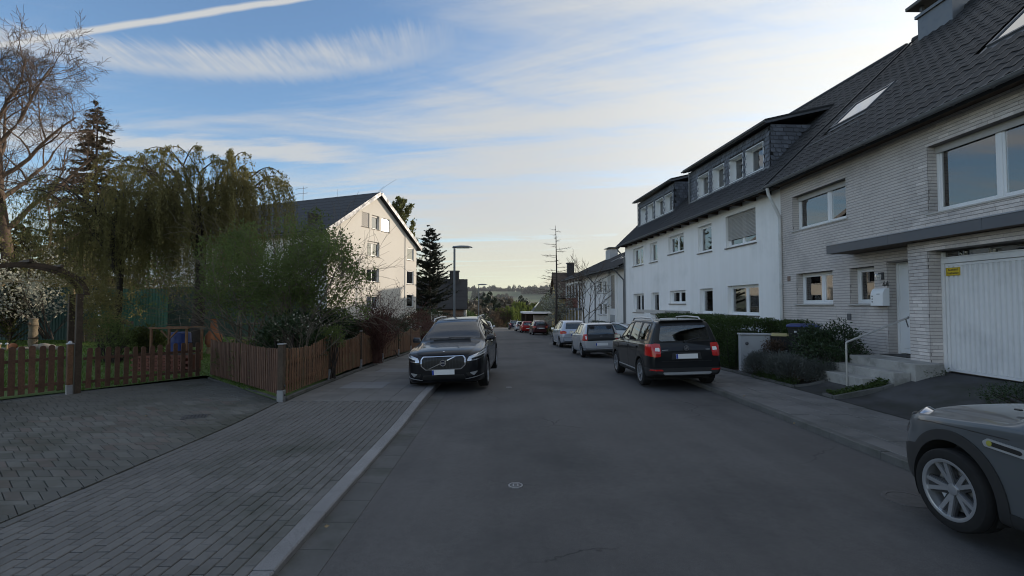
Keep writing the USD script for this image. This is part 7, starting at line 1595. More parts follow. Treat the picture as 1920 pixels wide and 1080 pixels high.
YE = dict(L=4.22, half=.893, paint='paint_dark', body=body_yeti, wheel_r=.335, rim_r=.225, track=1.57, front_axle=.80, rear_axle=3.378, cabin=(1.05, 4.0, .74), tyre_w=.225,
          side_glass=[[(1.30, 1.09), (1.50, 1.24), (1.86, 1.50), (2.22, 1.575), (2.22, 1.10)], [(2.30, 1.10), (2.30, 1.575), (3.0, 1.575), (3.06, 1.12)], [(3.15, 1.13), (3.13, 1.565), (3.72, 1.55), (3.80, 1.17)]],
          surround=[[(1.22, 1.07), (1.48, 1.28), (1.84, 1.545), (2.3, 1.605), (3.3, 1.605), (3.80, 1.585), (3.9, 1.15), (3.0, 1.085)]],
          windscreen=([(-.71, 1.14), (.71, 1.14), (.60, 1.59), (-.60, 1.59)], 1.04, 1.95), rear_glass=([(-.62, 1.135), (.62, 1.135), (.54, 1.50), (-.54, 1.50)], 3.85, 4.3),
          grooves=[[(1.15, .36), (1.15, .85), (1.30, 1.06)], [(2.26, .36), (2.26, 1.08)], [(2.95, .64), (3.1, .85), (3.10, 1.10)]],
          patches=yeti_patch(), arch=.085, mirror=(1.36, 1.08, .85, 'paint_dark'), plates=[('rear', .775), ('front', .50)], rails=(1.9, 3.7, .60, 1.63), rail_mat='silver_trim', aerial=(3.72, 1.64), spokes=5, rim_style='double', extra=yeti_extra, glass='car_glass', rear_glass_mat='car_glass', plate_r=.020)
# ---- grey car in the right foreground, only its front part is in view
def body_mini():
    L = 4.30
    return Body(L, top=[(0, .70), (.03, .79), (.09, .86), (.2, .915), (.5, .985), (.9, 1.022), (1.22, 1.045), (1.32, 1.08), (1.6, 1.33), (1.92, 1.50), (2.2, 1.545), (3.0, 1.555), (3.7, 1.52), (3.95, 1.45), (4.12, 1.15), (4.2, 1.0), (4.27, .9), (L, .84)],
                belt=[(0, .62), (.06, .74), (.15, .81), (.35, .87), (.9, .94), (1.5, .99), (3.0, 1.01), (4.0, 1.03), (4.2, .96), (L, .76)],
                bot=[(0, .36), (.05, .29), (.2, .235), (.6, .21), (3.8, .22), (4.1, .30), (L, .40)],
                wmax=[(0, .42), (.03, .52), (.08, .61), (.18, .715), (.34, .81), (.56, .875), (.8, .90), (1.1, .908), (3.4, .910), (3.9, .89), (4.15, .82), (L, .68)],
                wbelt=[(0, .38), (.03, .47), (.08, .555), (.18, .655), (.34, .75), (.56, .82), (.8, .85), (1.1, .865), (2.0, .862), (3.3, .87), (4.0, .83), (4.2, .75), (L, .6)],
                wroof=[(0, .28), (.08, .42), (.2, .50), (.5, .60), (1.0, .69), (1.30, .74), (1.92, .625), (2.3, .62), (3.6, .61), (4.0, .60), (L, .5)],
                zroof_drop=[(0, .06), (.2, .055), (.9, .055), (1.3, .05), (1.9, .04), (3.6, .045), (4.0, .05), (L, .05)], n=150)
def mini_patch():
    return [('fender_cladding', 'cladding', lambda L, B: front_prism(L, [(.60, .15), (.98, .15), (.98, .60), (.86, .64), (.70, .56), (.60, .45)], -.1, .52, .03), .008, .02),
            ('grille', 'grille_black', lambda L, B: front_prism(L, [(-.43, .52), (-.45, .78), (-.40, .85), (.40, .85), (.45, .78), (.43, .52)], -.1, .4, .03, False), .005, .01),
            ('bumper_cladding', 'cladding', lambda L, B: front_prism(L, [(-.95, .15), (.95, .15), (.95, .42), (-.95, .42)], -.1, .55, 0, False), .010, .02),
            ('sill', 'cladding', lambda L, B: side_prism(L, [(.9, .18), (3.5, .18), (3.5, .34), (.9, .34)], x0=.5, r=0), .010, .01),
            ('bonnet_line', 'grille_black', lambda L, B: side_prism(L, [(.42, .838), (.62, .862), (.95, .882), (1.34, .890), (1.34, .897), (.95, .889), (.62, .869), (.42, .845)], x0=.4, r=0) , .0005, .008),
            ('side_lamp_surround', 'silver_trim', lambda L, B: side_prism(L, [(1.16, .800), (1.46, .785), (1.50, .815), (1.46, .85), (1.18, .865), (1.14, .835)], x0=.5, r=.016), .012, .0),
            ('side_lamp_inlay', 'grille_black', lambda L, B: side_prism(L, [(1.20, .815), (1.43, .802), (1.455, .818), (1.43, .835), (1.20, .85)], x0=.5, r=.010), .0135, .0),
            ('side_lamp_badge', 'badge_yellow', lambda L, B: side_prism(L, [(1.20 + .022 * math.cos(a), .832 + .022 * math.sin(a)) for a in np.linspace(0, 2 * np.pi, 14, endpoint=False)], x0=.5, r=0), .016, .0),
            ('window_strip', 'chrome', lambda L, B: side_prism(L, [(1.45, 1.005), (3.9, 1.045), (3.9, 1.062), (1.45, 1.022)], x0=.4, r=0), .006, .004),
            ('tail_light', 'lamp_red', lambda L, B: front_prism(L, [(.62, .78), (.86, .78), (.82, 1.02), (.62, 1.02)], L - .3, L + .1, .03), .008, .02)]
def mini_extra(g, L, B):
    for sd in (1, -1):
        Md = T(sd * .61, L / 2 - .225, .79) @ np.array([[1, 0, 0, 0], [0, 1, 0, 0], [0, 0, 1, 0], [0, 0, 0, 1.0]]) @ T(rz=-sd * 36) @ T(rx=33)
        dome = lambda rx_, rz_, dy, t: tf((lambda v_: (np.column_stack([v_[0][:, 0] * rx_, v_[0][:, 2] * dy, -v_[0][:, 1] * rz_]), v_[1]))(lathe([(math.cos(a), math.sin(a)) for a in np.linspace(0, np.pi / 2, 9)], 28)), Md @ T(0, t, 0))
        hl = part(g, 'headlight', dome(.128, .150, .028, .012), 'lamp_reflector', smooth=True)
        part(hl, 'headlight_glass', dome(.128, .150, .040, .014), 'lens_clear', smooth=True)
        part(hl, 'headlight_ring', tf((lambda v_: (np.column_stack([v_[0][:, 0] * .128, v_[0][:, 2], -v_[0][:, 1] * .150]), v_[1]))(lathe([(1.0, -.06), (1.01, .018), (1.04, .022), (1.075, .012), (1.08, -.06)], 36)), Md), 'chrome', smooth=40)
        part(hl, 'lamp_unit', tf(vf(trimesh.creation.icosphere(2, .045)), Md @ T(0, .035, .02)), 'grille_black', smooth=True)
    part(g, 'washer_jet', chamfer_box(-.48, -.45, L / 2 - 1.05, L / 2 - 1.0, 1.043, 1.055, .003), 'trim_black')
    part(g, 'cowl', chamfer_box(-.62, .62, L / 2 - 1.33, L / 2 - 1.22, 1.06, 1.075, .006), 'trim_black')
    part(g, 'wiper', join([rod((-.55, L / 2 - 1.34, 1.14), (.0, L / 2 - 1.40, 1.17), .010, 6)]), 'trim_black')
MI = dict(L=4.30, half=.910, paint='paint_grey', body=body_mini, wheel_r=.34, rim_r=.248, track=1.575, front_axle=.84, rear_axle=3.50, cabin=(1.2, 4.0, .66), tyre_w=.235, poke=.025,
          side_glass=[[(1.55, 1.03), (1.72, 1.18), (2.02, 1.40), (2.30, 1.47), (2.42, 1.035)], [(2.50, 1.04), (2.42, 1.47), (3.2, 1.46), (3.3, 1.05)], [(3.38, 1.06), (3.30, 1.45), (3.75, 1.42), (3.92, 1.08)]],
          surround=[[(1.48, 1.02), (1.70, 1.22), (2.0, 1.44), (2.3, 1.50), (3.6, 1.49), (3.85, 1.45), (4.0, 1.06)]],
          windscreen=([(-.69, 1.11), (.69, 1.11), (.585, 1.50), (-.585, 1.50)], 1.25, 2.15), rear_glass=([(-.58, 1.10), (.58, 1.10), (.50, 1.40), (-.50, 1.40)], 3.8, 4.35),
          grooves=[[(1.52, .30), (1.50, .70), (1.58, .99)], [(2.46, .30), (2.46, 1.0)], [(1.52, .36), (3.0, .36)]], patches=mini_patch(), arch=.150, well=.065, mirror=(1.80, 1.0, .86, 'paint_grey'), plates=[('front', .46)], spokes=5, rim_style='split', rim_mats=('rim_silver', 'rim_dark'), extra=mini_extra, glass='car_glass_dark', rails=(2.0, 3.7, .6, 1.50), steer=0)
# ---- small upright hatchback with a black glass tailgate
def body_up():
    L = 3.54
    return Body(L, top=[(0, .72), (.05, .84), (.15, .91), (.4, .97), (.72, 1.02), (.80, 1.05), (1.1, 1.24), (1.42, 1.41), (1.7, 1.465), (2.4, 1.485), (3.1, 1.46), (3.28, 1.41), (3.36, 1.25), (3.46, .98), (3.50, .90), (L, .84)],
                belt=[(0, .66), (.1, .80), (.3, .87), (.8, .93), (2.0, .97), (3.0, 1.0), (3.35, .98), (L, .78)], bot=[(0, .36), (.1, .24), (.4, .19), (3.1, .20), (3.4, .28), (L, .36)],
                wmax=[(0, .58), (.05, .68), (.15, .76), (.4, .81), (.8, .822), (2.8, .824), (3.2, .81), (3.42, .76), (L, .70)], wbelt=[(0, .54), (.05, .64), (.15, .72), (.4, .77), (.8, .785), (2.8, .79), (3.2, .76), (3.42, .71), (L, .64)],
                wroof=[(0, .42), (.15, .56), (.5, .65), (.8, .69), (1.42, .57), (1.8, .565), (3.0, .555), (3.3, .555), (3.45, .6), (L, .5)], zroof_drop=[(0, .05), (.7, .05), (1.5, .035), (3.0, .04), (3.4, .05), (L, .05)], n=90)
UP = dict(L=3.54, half=.823, paint='paint_silver', body=body_up, wheel_r=.285, rim_r=.19, track=1.44, front_axle=.60, rear_axle=3.01, cabin=(.8, 3.3, .62), tyre_w=.18,
          side_glass=[[(1.05, .99), (1.25, 1.12), (1.60, 1.35), (1.98, 1.40), (1.98, 1.0)], [(2.06, 1.0), (2.06, 1.40), (2.66, 1.395), (2.80, 1.06), (2.70, 1.02)]], surround=[[(.98, .97), (1.22, 1.15), (1.58, 1.385), (2.0, 1.43), (2.7, 1.42), (2.88, 1.06), (2.7, .99)]],
          windscreen=([(-.64, 1.06), (.64, 1.06), (.54, 1.425), (-.54, 1.425)], .72, 1.7), rear_glass=([(-.56, .98), (.56, .98), (.48, 1.36), (-.48, 1.36)], 3.05, 3.6),
          grooves=[[(.95, .30), (.95, .80), (1.05, .96)], [(2.02, .30), (2.02, .98)], [(2.5, .55), (2.75, .8), (2.8, 1.0)]],
          patches=[('tailgate_glass', 'grille_black', lambda L, B: front_prism(L, [(-.60, .71), (.60, .71), (.66, .80), (.54, 1.40), (-.54, 1.40), (-.66, .80)], L - .5, L + .1, .03, False) - front_prism(L, [(-.56, .98), (.56, .98), (.48, 1.36), (-.48, 1.36)], L - .6, L + .2, .05, False), .004, .008),
                   ('tail_light', 'lamp_red', lambda L, B: front_prism(L, [(.60, .72), (.80, .72), (.74, 1.0), (.60, 1.0)], L - .25, L + .1, .03), .010, .02), ('tail_light_lens', 'plate_white', lambda L, B: front_prism(L, [(.635, .79), (.685, .79), (.675, .93), (.635, .93)], L - .2, L + .1, .01), .012, .0),
                   ('bumper_line', 'grille_black', lambda L, B: front_prism(L, [(-.9, .395), (.9, .395), (.9, .408), (-.9, .408)], L - .4, L + .1, 0, False), .0005, .008), ('headlight', 'lamp_reflector', lambda L, B: front_prism(L, [(.44, .70), (.46, .86), (.72, .90), (.76, .72)], -.1, .5, .03), .004, .02),
                   ('door_handle', 'paint_silver', lambda L, B: side_prism(L, [(1.80, .86), (1.98, .862), (1.98, .89), (1.80, .888)], x0=.4, r=.01), .022, .0)],
          mirror=(1.05, .97, .78, 'paint_silver'), plates=[('rear', .56)], aerial=(3.05, 1.45), spokes=6, rim_style='five', plate_r=.016, glass='car_glass')
def up_extra(g, L, B):
    y = -L / 2 + .030
    e = part(g, 'emblem', tf(emblem_ring(.058, .010, .010), T(0, y, .87, rx=90)), 'chrome', smooth=30)
    part(g, 'emblem_letters', tf(join([tf(bx(-.006, .006, 0, .042, 0, .008), T(sx * .010, .006, 0, rz=-sx * 20)) for sx in (-1, 1)] + [tf(bx(-.005, .005, 0, .045, 0, .008), T(sx * a, -.042, 0, rz=-sx * b)) for sx in (-1, 1) for a, b in ((.012, -18), (.014, 24))]), T(0, y, .87, rx=90)), 'chrome')
    part(g, 'rear_wiper', rod((0, y + .02, .96), (.30, y + .05, 1.0), .009, 6), 'trim_black')
UP['extra'] = up_extra
# ---- tall silver hatchback and its relations
def body_b():
    L = 4.27
    return Body(L, top=[(0, .74), (.05, .86), (.15, .93), (.5, 1.02), (.85, 1.09), (.95, 1.13), (1.3, 1.36), (1.7, 1.545), (2.0, 1.59), (2.8, 1.60), (3.5, 1.565), (3.85, 1.49), (4.02, 1.28), (4.14, 1.02), (4.21, .92), (L, .84)],
                belt=[(0, .68), (.1, .82), (.3, .90), (.9, .97), (2.0, 1.01), (3.4, 1.05), (4.0, 1.04), (L, .78)], bot=[(0, .36), (.1, .25), (.4, .19), (3.7, .21), (4.1, .28), (L, .38)],
                wmax=[(0, .60), (.05, .70), (.15, .79), (.4, .86), (.8, .885), (3.4, .888), (3.85, .87), (4.12, .80), (L, .70)], wbelt=[(0, .56), (.05, .66), (.15, .75), (.4, .82), (.8, .845), (3.3, .85), (3.85, .81), (4.12, .745), (L, .64)],
                wroof=[(0, .42), (.15, .58), (.5, .68), (.95, .74), (1.7, .60), (2.0, .595), (3.4, .575), (3.8, .56), (4.05, .62), (L, .5)], zroof_drop=[(0, .05), (.8, .05), (1.8, .04), (3.6, .045), (4.0, .05), (L, .05)], n=90)
BC = dict(L=4.27, half=.888, paint='paint_blue_silver', body=body_b, wheel_r=.31, rim_r=.205, track=1.56, front_axle=.78, rear_axle=3.56, cabin=(.95, 4.0, .68), tyre_w=.21,
          side_glass=[[(1.22, 1.04), (1.5, 1.24), (1.86, 1.46), (2.20, 1.51), (2.20, 1.06)], [(2.28, 1.06), (2.28, 1.515), (3.05, 1.50), (3.12, 1.09)], [(3.2, 1.10), (3.14, 1.49), (3.5, 1.44), (3.66, 1.16)]], surround=[[(1.15, 1.02), (1.48, 1.27), (1.85, 1.5), (2.3, 1.545), (3.3, 1.53), (3.6, 1.46), (3.75, 1.13)]],
          windscreen=([(-.69, 1.14), (.69, 1.14), (.57, 1.55), (-.57, 1.55)], .88, 1.95), rear_glass=([(-.57, 1.07), (.57, 1.07), (.47, 1.45), (-.47, 1.45)], 3.6, 4.3),
          grooves=[[(1.10, .30), (1.10, .85), (1.22, 1.0)], [(2.24, .30), (2.24, 1.04)], [(3.05, .58), (3.2, .85), (3.16, 1.08)]],
          patches=[('tail_light', 'lamp_red', lambda L, B: front_prism(L, [(.52, .82), (.90, .80), (.86, .95), (.70, .985), (.52, .94)], L - .42, L + .1, .03), .008, .02), ('tail_light_lens', 'lamp_orange', lambda L, B: front_prism(L, [(.56, .86), (.74, .85), (.74, .90), (.56, .91)], L - .35, L + .1, .01), .010, .0),
                   ('plate_recess', 'silver_trim', lambda L, B: front_prism(L, [(-.40, .66), (.40, .66), (.40, .80), (-.40, .80)], L - .2, L + .1, .02, False), .003, .01), ('bumper_line', 'grille_black', lambda L, B: front_prism(L, [(-.95, .60), (.95, .60), (.95, .612), (-.95, .612)], L - .4, L + .1, 0, False), .0005, .008),
                   ('headlight', 'lamp_reflector', lambda L, B: front_prism(L, [(.46, .74), (.48, .86), (.80, .96), (.84, .80)], -.1, .7, .03), .004, .02), ('grille', 'grille_black', lambda L, B: front_prism(L, [(-.42, .62), (.42, .62), (.44, .80), (-.44, .80)], -.1, .3, .02, False), .004, .01),
                   ('sill', 'silver_trim', lambda L, B: side_prism(L, [(1.15, .24), (3.2, .24), (3.2, .30), (1.15, .30)], x0=.5, r=0), .010, .01), ('door_handle', 'chrome', lambda L, B: side_prism(L, [(2.0, .92), (2.2, .922), (2.2, .95), (2.0, .948)], x0=.4, r=.01) + side_prism(L, [(2.9, .945), (3.1, .947), (3.1, .975), (2.9, .972)], x0=.4, r=.01), .024, .0)],
          mirror=(1.3, 1.02, .84, 'paint_blue_silver'), plates=[('rear', .73), ('front', .48)], aerial=(3.6, 1.565), spokes=7, rim_style='five', plate_r=.016, glass='car_glass')
# ---- low white coupe on a drive
def body_c():
    L = 4.45
    return Body(L, top=[(0, .66), (.05, .76), (.15, .82), (.6, .90), (1.15, .97), (1.25, 1.0), (1.7, 1.22), (2.1, 1.37), (2.5, 1.425), (3.0, 1.40), (3.6, 1.22), (4.0, 1.05), (4.2, 1.0), (4.38, .95), (L, .86)],
                belt=[(0, .60), (.1, .72), (.4, .80), (1.2, .90), (2.2, .93), (3.4, .95), (4.2, .93), (L, .78)], bot=[(0, .32), (.1, .22), (.4, .17), (3.9, .18), (4.3, .26), (L, .36)],
                wmax=[(0, .60), (.05, .70), (.15, .78), (.4, .85), (.8, .89), (3.6, .895), (4.1, .86), (4.35, .78), (L, .70)], wbelt=[(0, .56), (.15, .74), (.4, .81), (.8, .845), (3.4, .85), (4.1, .80), (L, .64)], wroof=[(0, .42), (.3, .62), (.8, .7), (1.25, .73), (2.1, .55), (2.6, .54), (3.4, .54), (4.0, .60), (4.3, .62), (L, .5)], zroof_drop=[(0, .05), (1.2, .05), (2.2, .04), (3.4, .045), (L, .05)], n=90)
CO = dict(L=4.45, half=.895, paint='paint_white', body=body_c, wheel_r=.32, rim_r=.22, track=1.57, front_axle=.88, rear_axle=3.52, cabin=(1.2, 3.7, .6), tyre_w=.22,
          side_glass=[[(1.62, .96), (1.95, 1.14), (2.3, 1.30), (2.62, 1.34), (2.7, .97)], [(2.78, .97), (2.72, 1.34), (3.1, 1.28), (3.5, 1.05), (3.4, .99)]], surround=[[(1.5, .94), (1.9, 1.15), (2.3, 1.33), (2.65, 1.37), (3.1, 1.32), (3.6, 1.05), (3.4, .965)]],
          windscreen=([(-.66, 1.01), (.66, 1.01), (.52, 1.385), (-.52, 1.385)], 1.2, 2.4), rear_glass=([(-.56, 1.03), (.56, 1.03), (.48, 1.36), (-.48, 1.36)], 2.9, 4.0), grooves=[[(1.5, .28), (1.48, .7), (1.6, .92)], [(2.75, .28), (2.75, .94)]],
          patches=[('headlight', 'lamp_reflector', lambda L, B: front_prism(L, [(.48, .66), (.52, .74), (.84, .84), (.86, .70)], -.1, .8, .02), .004, .02), ('tail_light', 'lamp_red', lambda L, B: front_prism(L, [(.48, .82), (.88, .80), (.84, .92), (.48, .93)], L - .4, L + .1, .02), .006, .02), ('grille', 'grille_black', lambda L, B: front_prism(L, [(-.45, .50), (.45, .50), (.48, .66), (-.48, .66)], -.1, .3, .02, False), .004, .01)],
          mirror=(1.65, .93, .84, 'paint_white'), plates=[('front', .42)], spokes=5, rim_style='double', glass='car_glass')
def variant(base, **kw): d = dict(base); d.update(kw); return d
paint('paint_violet', (0.035, 0.03, 0.14))
PIT = math.degrees(math.atan(-.033))
def rzc(x, y): return float(road_z(y))
# placing: position of the car's middle
car('estate_car', 'glossy black estate car facing the camera with two wheels on the left pavement', XC, placed(-1.28, 13.55, float(road_z(13.4)) + .045, 180 - 3.2, roll=2.6, pitch=-1.0))
car('estate_car', 'dark square backed car with roof rails seen from behind, two wheels on the right pavement', YE, placed(4.30, 13.5, float(road_z(13.5)) + .03, 0.3, roll=-1.6, pitch=-1.2))
car('compact_car', 'metallic grey car cut off by the picture edge, front wheel and headlight showing', MI, placed(4.73, 2.83, float(road_z(3)) + .055, 0.0, roll=-1.0, pitch=-.5))
car('hatchback', 'small silver hatchback with black glass tailgate behind the dark square backed car', UP, placed(4.08, 22.25, float(road_z(22.2)) + .02, 1.0, roll=-1.5, pitch=PIT))
car('hatchback', 'tall bluish silver hatchback with red tail light in front of the small silver one', BC, placed(4.02, 30.2, float(road_z(30.2)) + .02, 2.0, roll=-1.0, pitch=PIT))
car('coupe', 'low white car parked across the drive of the balcony house', CO, placed(7.35, 30.6, float(right_z(7.3, 30.6)) - .02, 250, pitch=0))
car('hatchback', 'dark maroon car with white number plate, first beyond the silver hatchbacks', variant(BC, paint='paint_maroon', mirror=(1.3, 1.02, .84, 'paint_maroon')), placed(3.75 + .0, 55.0, float(road_z(55)), 3.5, pitch=PIT))
car('hatchback', 'small red hatchback between the dark maroon car and a pale one', variant(UP, paint='paint_red', mirror=(1.05, .97, .78, 'paint_red'), patches=[p for p in UP['patches'] if p[0] != 'tailgate_glass']), placed(2.75, 63.5, float(road_z(63.5)), 3.5, pitch=PIT))
car('hatchback', 'pale silver hatchback farther down, beyond the small red one', variant(UP, paint='paint_white', mirror=(1.05, .97, .78, 'paint_white')), placed(2.25, 73, float(road_z(73)), 3.5, pitch=PIT))
car('estate_car', 'dark blue car farthest down the right side of the road', variant(YE, paint='paint_navy', mirror=(1.36, 1.08, .85, 'paint_navy')), placed(1.45, 86, float(road_z(86)), 3.5, pitch=PIT))
car('coupe', 'violet blue car parked under the white carport', variant(CO, paint='paint_violet', mirror=(1.65, .93, .84, 'paint_violet')), placed(4.75, 68.2, float(road_z(66)) + .05, 12, pitch=0))
car('hatchback', 'nearer white car showing past the right flank of the black estate car', variant(BC, paint='paint_white', mirror=(1.3, 1.02, .84, 'paint_white')), placed(-1.98, 35.0, float(road_z(35)) + .04, 180, roll=1.0, pitch=-PIT))
car('hatchback', 'second white car on the left, half hidden by the nearer one', variant(UP, paint='paint_silver'), placed(-1.95, 44.0, float(road_z(44)) + .04, 182, pitch=-PIT))

# ------------------------------------------------------------------ trees and shrubs
def px_at(u, y): return (u - 948) / 903.0 * y
def pz_at(v, y): return CAM_H - (v - 571) / 903.0 * y
def grow(r, start, d, length, rad, depth, spread=.5, kids=(4, 7), ratio=.62, bendz=.15, wob=.12, seg=6, t0=.3, out=None, tips=None, minr=.004):
    """a branch and its children; returns lists of (points, radii) by depth and of tip positions with directions"""
    if out is None: out, tips = {}, []
    pts, dd = [np.array(start, float)], unit(np.array(d, float)); st = length / seg
    for k in range(seg):
        dd = unit(dd + r.normal(0, wob, 3) + [0, 0, bendz / seg]); pts.append(pts[-1] + dd * st)
    pts = np.array(pts); radii = np.linspace(rad, max(rad * .35, minr), seg + 1)
    out.setdefault(depth, []).append((pts, radii)); tips.append((pts[-1], dd, depth))
    if depth > 0:
        n = int(r.integers(kids[0], kids[1] + 1))
        for q in range(n):
            t = t0 + (1 - t0) * (q + r.uniform(.1, .9)) / n; i = min(int(t * seg), seg - 1); f = t * seg - i
            p = pts[i] * (1 - f) + pts[i + 1] * f; ax = unit(pts[i + 1] - pts[i])
            s = unit(np.cross(ax, r.normal(size=3))); cd = unit(ax * math.cos(spread * r.uniform(.7, 1.35)) + s * math.sin(spread * r.uniform(.7, 1.35)))
            grow(r, p, cd, length * ratio * r.uniform(.75, 1.2) * (1.15 - .45 * t), max(np.interp(t, [0, 1], [rad, rad * .35]) * .62, minr), depth - 1, spread, kids, ratio, bendz, wob, max(3, seg - 1), .2, out, tips, minr)
    return out, tips
def tree_obj(name, label, cat, base, wood, twigs, leaves=None, wood_m='bark', twig_m='bark', leaf_m='leaf_fresh', group=None, trunk_name='trunk', crown_name='crown', crown_kind=None):
    b = np.array(base, float); g = thing(name, label, cat, group, loc=tuple(b))
    if wood: part(g, trunk_name, mv(tubes(wood, lambda R: 9 if R > .08 else (6 if R > .03 else 4)), *(-b)), wood_m, smooth=60)
    if twigs: part(g, 'twigs', mv(tubes(twigs, 3), *(-b)), twig_m, kind='stuff')
    if leaves is not None: part(g, crown_name, mv(leaves, *(-b)), leaf_m, kind=crown_kind)
    return g
R_ = lambda k: np.random.default_rng(k)
# big bare tree at the left edge
def bare_tree(name, label, base, height, trunk_r, seed, wood_m='bark', depth=4, first=.25, spread=.55, nmain=9, lean=(0, 0), twig_m=None, cat='tree', kids=(4, 6), ratio=.62, twig_r=.006, clear=.25):
    r = R_(seed); b = np.array(base, float); out, tips = {}, []
    tp = [b]; d = np.array([lean[0], lean[1], 1.0])
    for k in range(8): d = unit(d + r.normal(0, .035, 3)); tp.append(tp[-1] + d * height * .78 / 8)
    tp = np.array(tp); tr = np.linspace(trunk_r, trunk_r * .22, 9); tr[0] *= 1.25
    for q in range(nmain):
        t = clear + (1 - clear) * (q + .5) / nmain; i = min(int(t * 8), 7); f = t * 8 - i; p = tp[i] * (1 - f) + tp[i + 1] * f
        a = q * 2.4 + r.uniform(-.4, .4); el = r.uniform(.35, .8) + .5 * t
        grow(r, p, (math.cos(a) * math.cos(el), math.sin(a) * math.cos(el), math.sin(el)), height * (.46 - .20 * t) * r.uniform(.85, 1.15), trunk_r * (.5 - .28 * t), depth - 1, spread, kids, ratio, .12, .13, 6, .25, out, tips, twig_r)
    wood = [(tp, tr)] + [w for k in out for w in out[k] if k >= depth - 2]; twigs = [w for k in out for w in out[k] if k < depth - 2]
    return tree_obj(name, label, cat, base, wood, twigs, wood_m=wood_m, twig_m=twig_m or wood_m), tips
zg = lambda x, y: float(lawn_z(x, min(y, 30)))
bare_tree('bare_tree', 'tall leafless tree with spreading crown at the left edge of the garden', (px_at(34, 26), 26, .2), 15.5, .36, 41, 'bark_warm', depth=5, nmain=15, kids=(4, 6), ratio=.64, twig_r=.008, clear=.30, spread=.78)
# spruce behind it
def spruce(name, label, base, H, Rb, seed, leaf='needle_spruce', dens=1.0, droop=.25, gap=.0, levels=30, first=.12, shape=.85, wood='bark_dark', size=.34, up=0.0):
    r = R_(seed); b = np.array(base, float); wood_l, lv_c, lv_d, lv_s = [(np.array([b, b + [0, 0, H * .5], b + [0, 0, H]]), np.array([H * .014, H * .009, .015]))], [], [], []
    tw = []
    for k in range(levels):
        t = first + (1 - first) * (k / levels) ** .95; L = Rb * (1 - t) ** shape * 1.15 + .15; n = int(6 + 3 * (1 - t))
        for q in range(n):
            if r.uniform() < gap: continue
            a = r.uniform(0, 2 * np.pi); l = L * r.uniform(.65, 1.12); p0 = b + [0, 0, H * t + r.normal(0, .30)]; up_ = up + r.normal(0, .16); dr_ = droop * r.uniform(.5, 1.6)
            s = np.linspace(0, 1, 6); P = p0 + np.column_stack([np.cos(a) * l * s, np.sin(a) * l * s, (up_ * l * s) + .12 * l * s - dr_ * l * s ** 2 + .10 * l * s ** 4])
            tw.append((P, np.linspace(.028, .008, 6)))
            m = int(l * 26 * dens) + 4; u = r.uniform(.12, 1, m); c = np.column_stack([np.interp(u, s, P[:, j]) for j in range(3)])
            side = np.column_stack([-np.sin(a) * np.ones(m), np.cos(a) * np.ones(m), np.zeros(m)]) * r.choice([-1, 1], m)[:, None]
            dirs = side * r.uniform(.3, 1.0, m)[:, None] + np.array([np.cos(a), np.sin(a), 0]) * r.uniform(.2, .9, m)[:, None] + np.column_stack([np.zeros(m), np.zeros(m), r.uniform(-.95, .30, m)])
            sz = size * .8 * r.uniform(.5, 1.3, m) * (1 - .4 * u); lv_c.append(c + unit(dirs) * sz[:, None] * .4); lv_d.append(dirs); lv_s.append(sz)
    c, d, s = np.vstack(lv_c), np.vstack(lv_d), np.concatenate(lv_s)
    return tree_obj(name, label, 'tree', base, wood_l, tw, join([leafs(c, d, s, .34, .3, r), leafs(c, d + r.normal(0, .4, d.shape), s * .9, .3, .3, r)]), wood, wood, leaf)
spruce('spruce_tree', 'brownish spruce with ragged top behind the willow', (px_at(182, 33), 33, .3), pz_at(196, 33) - .3, 4.3, 42, levels=48, dens=1.15, size=.42, gap=.12)
spruce('pine_tree', 'dark pine with tiered branches beyond the cream apartment block', (px_at(806, 47), 47, -1.4), pz_at(424, 47) + 1.4, 3.2, 43, leaf='needle_pine', levels=38, dens=1.7, droop=.02, first=.27, shape=.72, size=.36, gap=.08, up=.05)
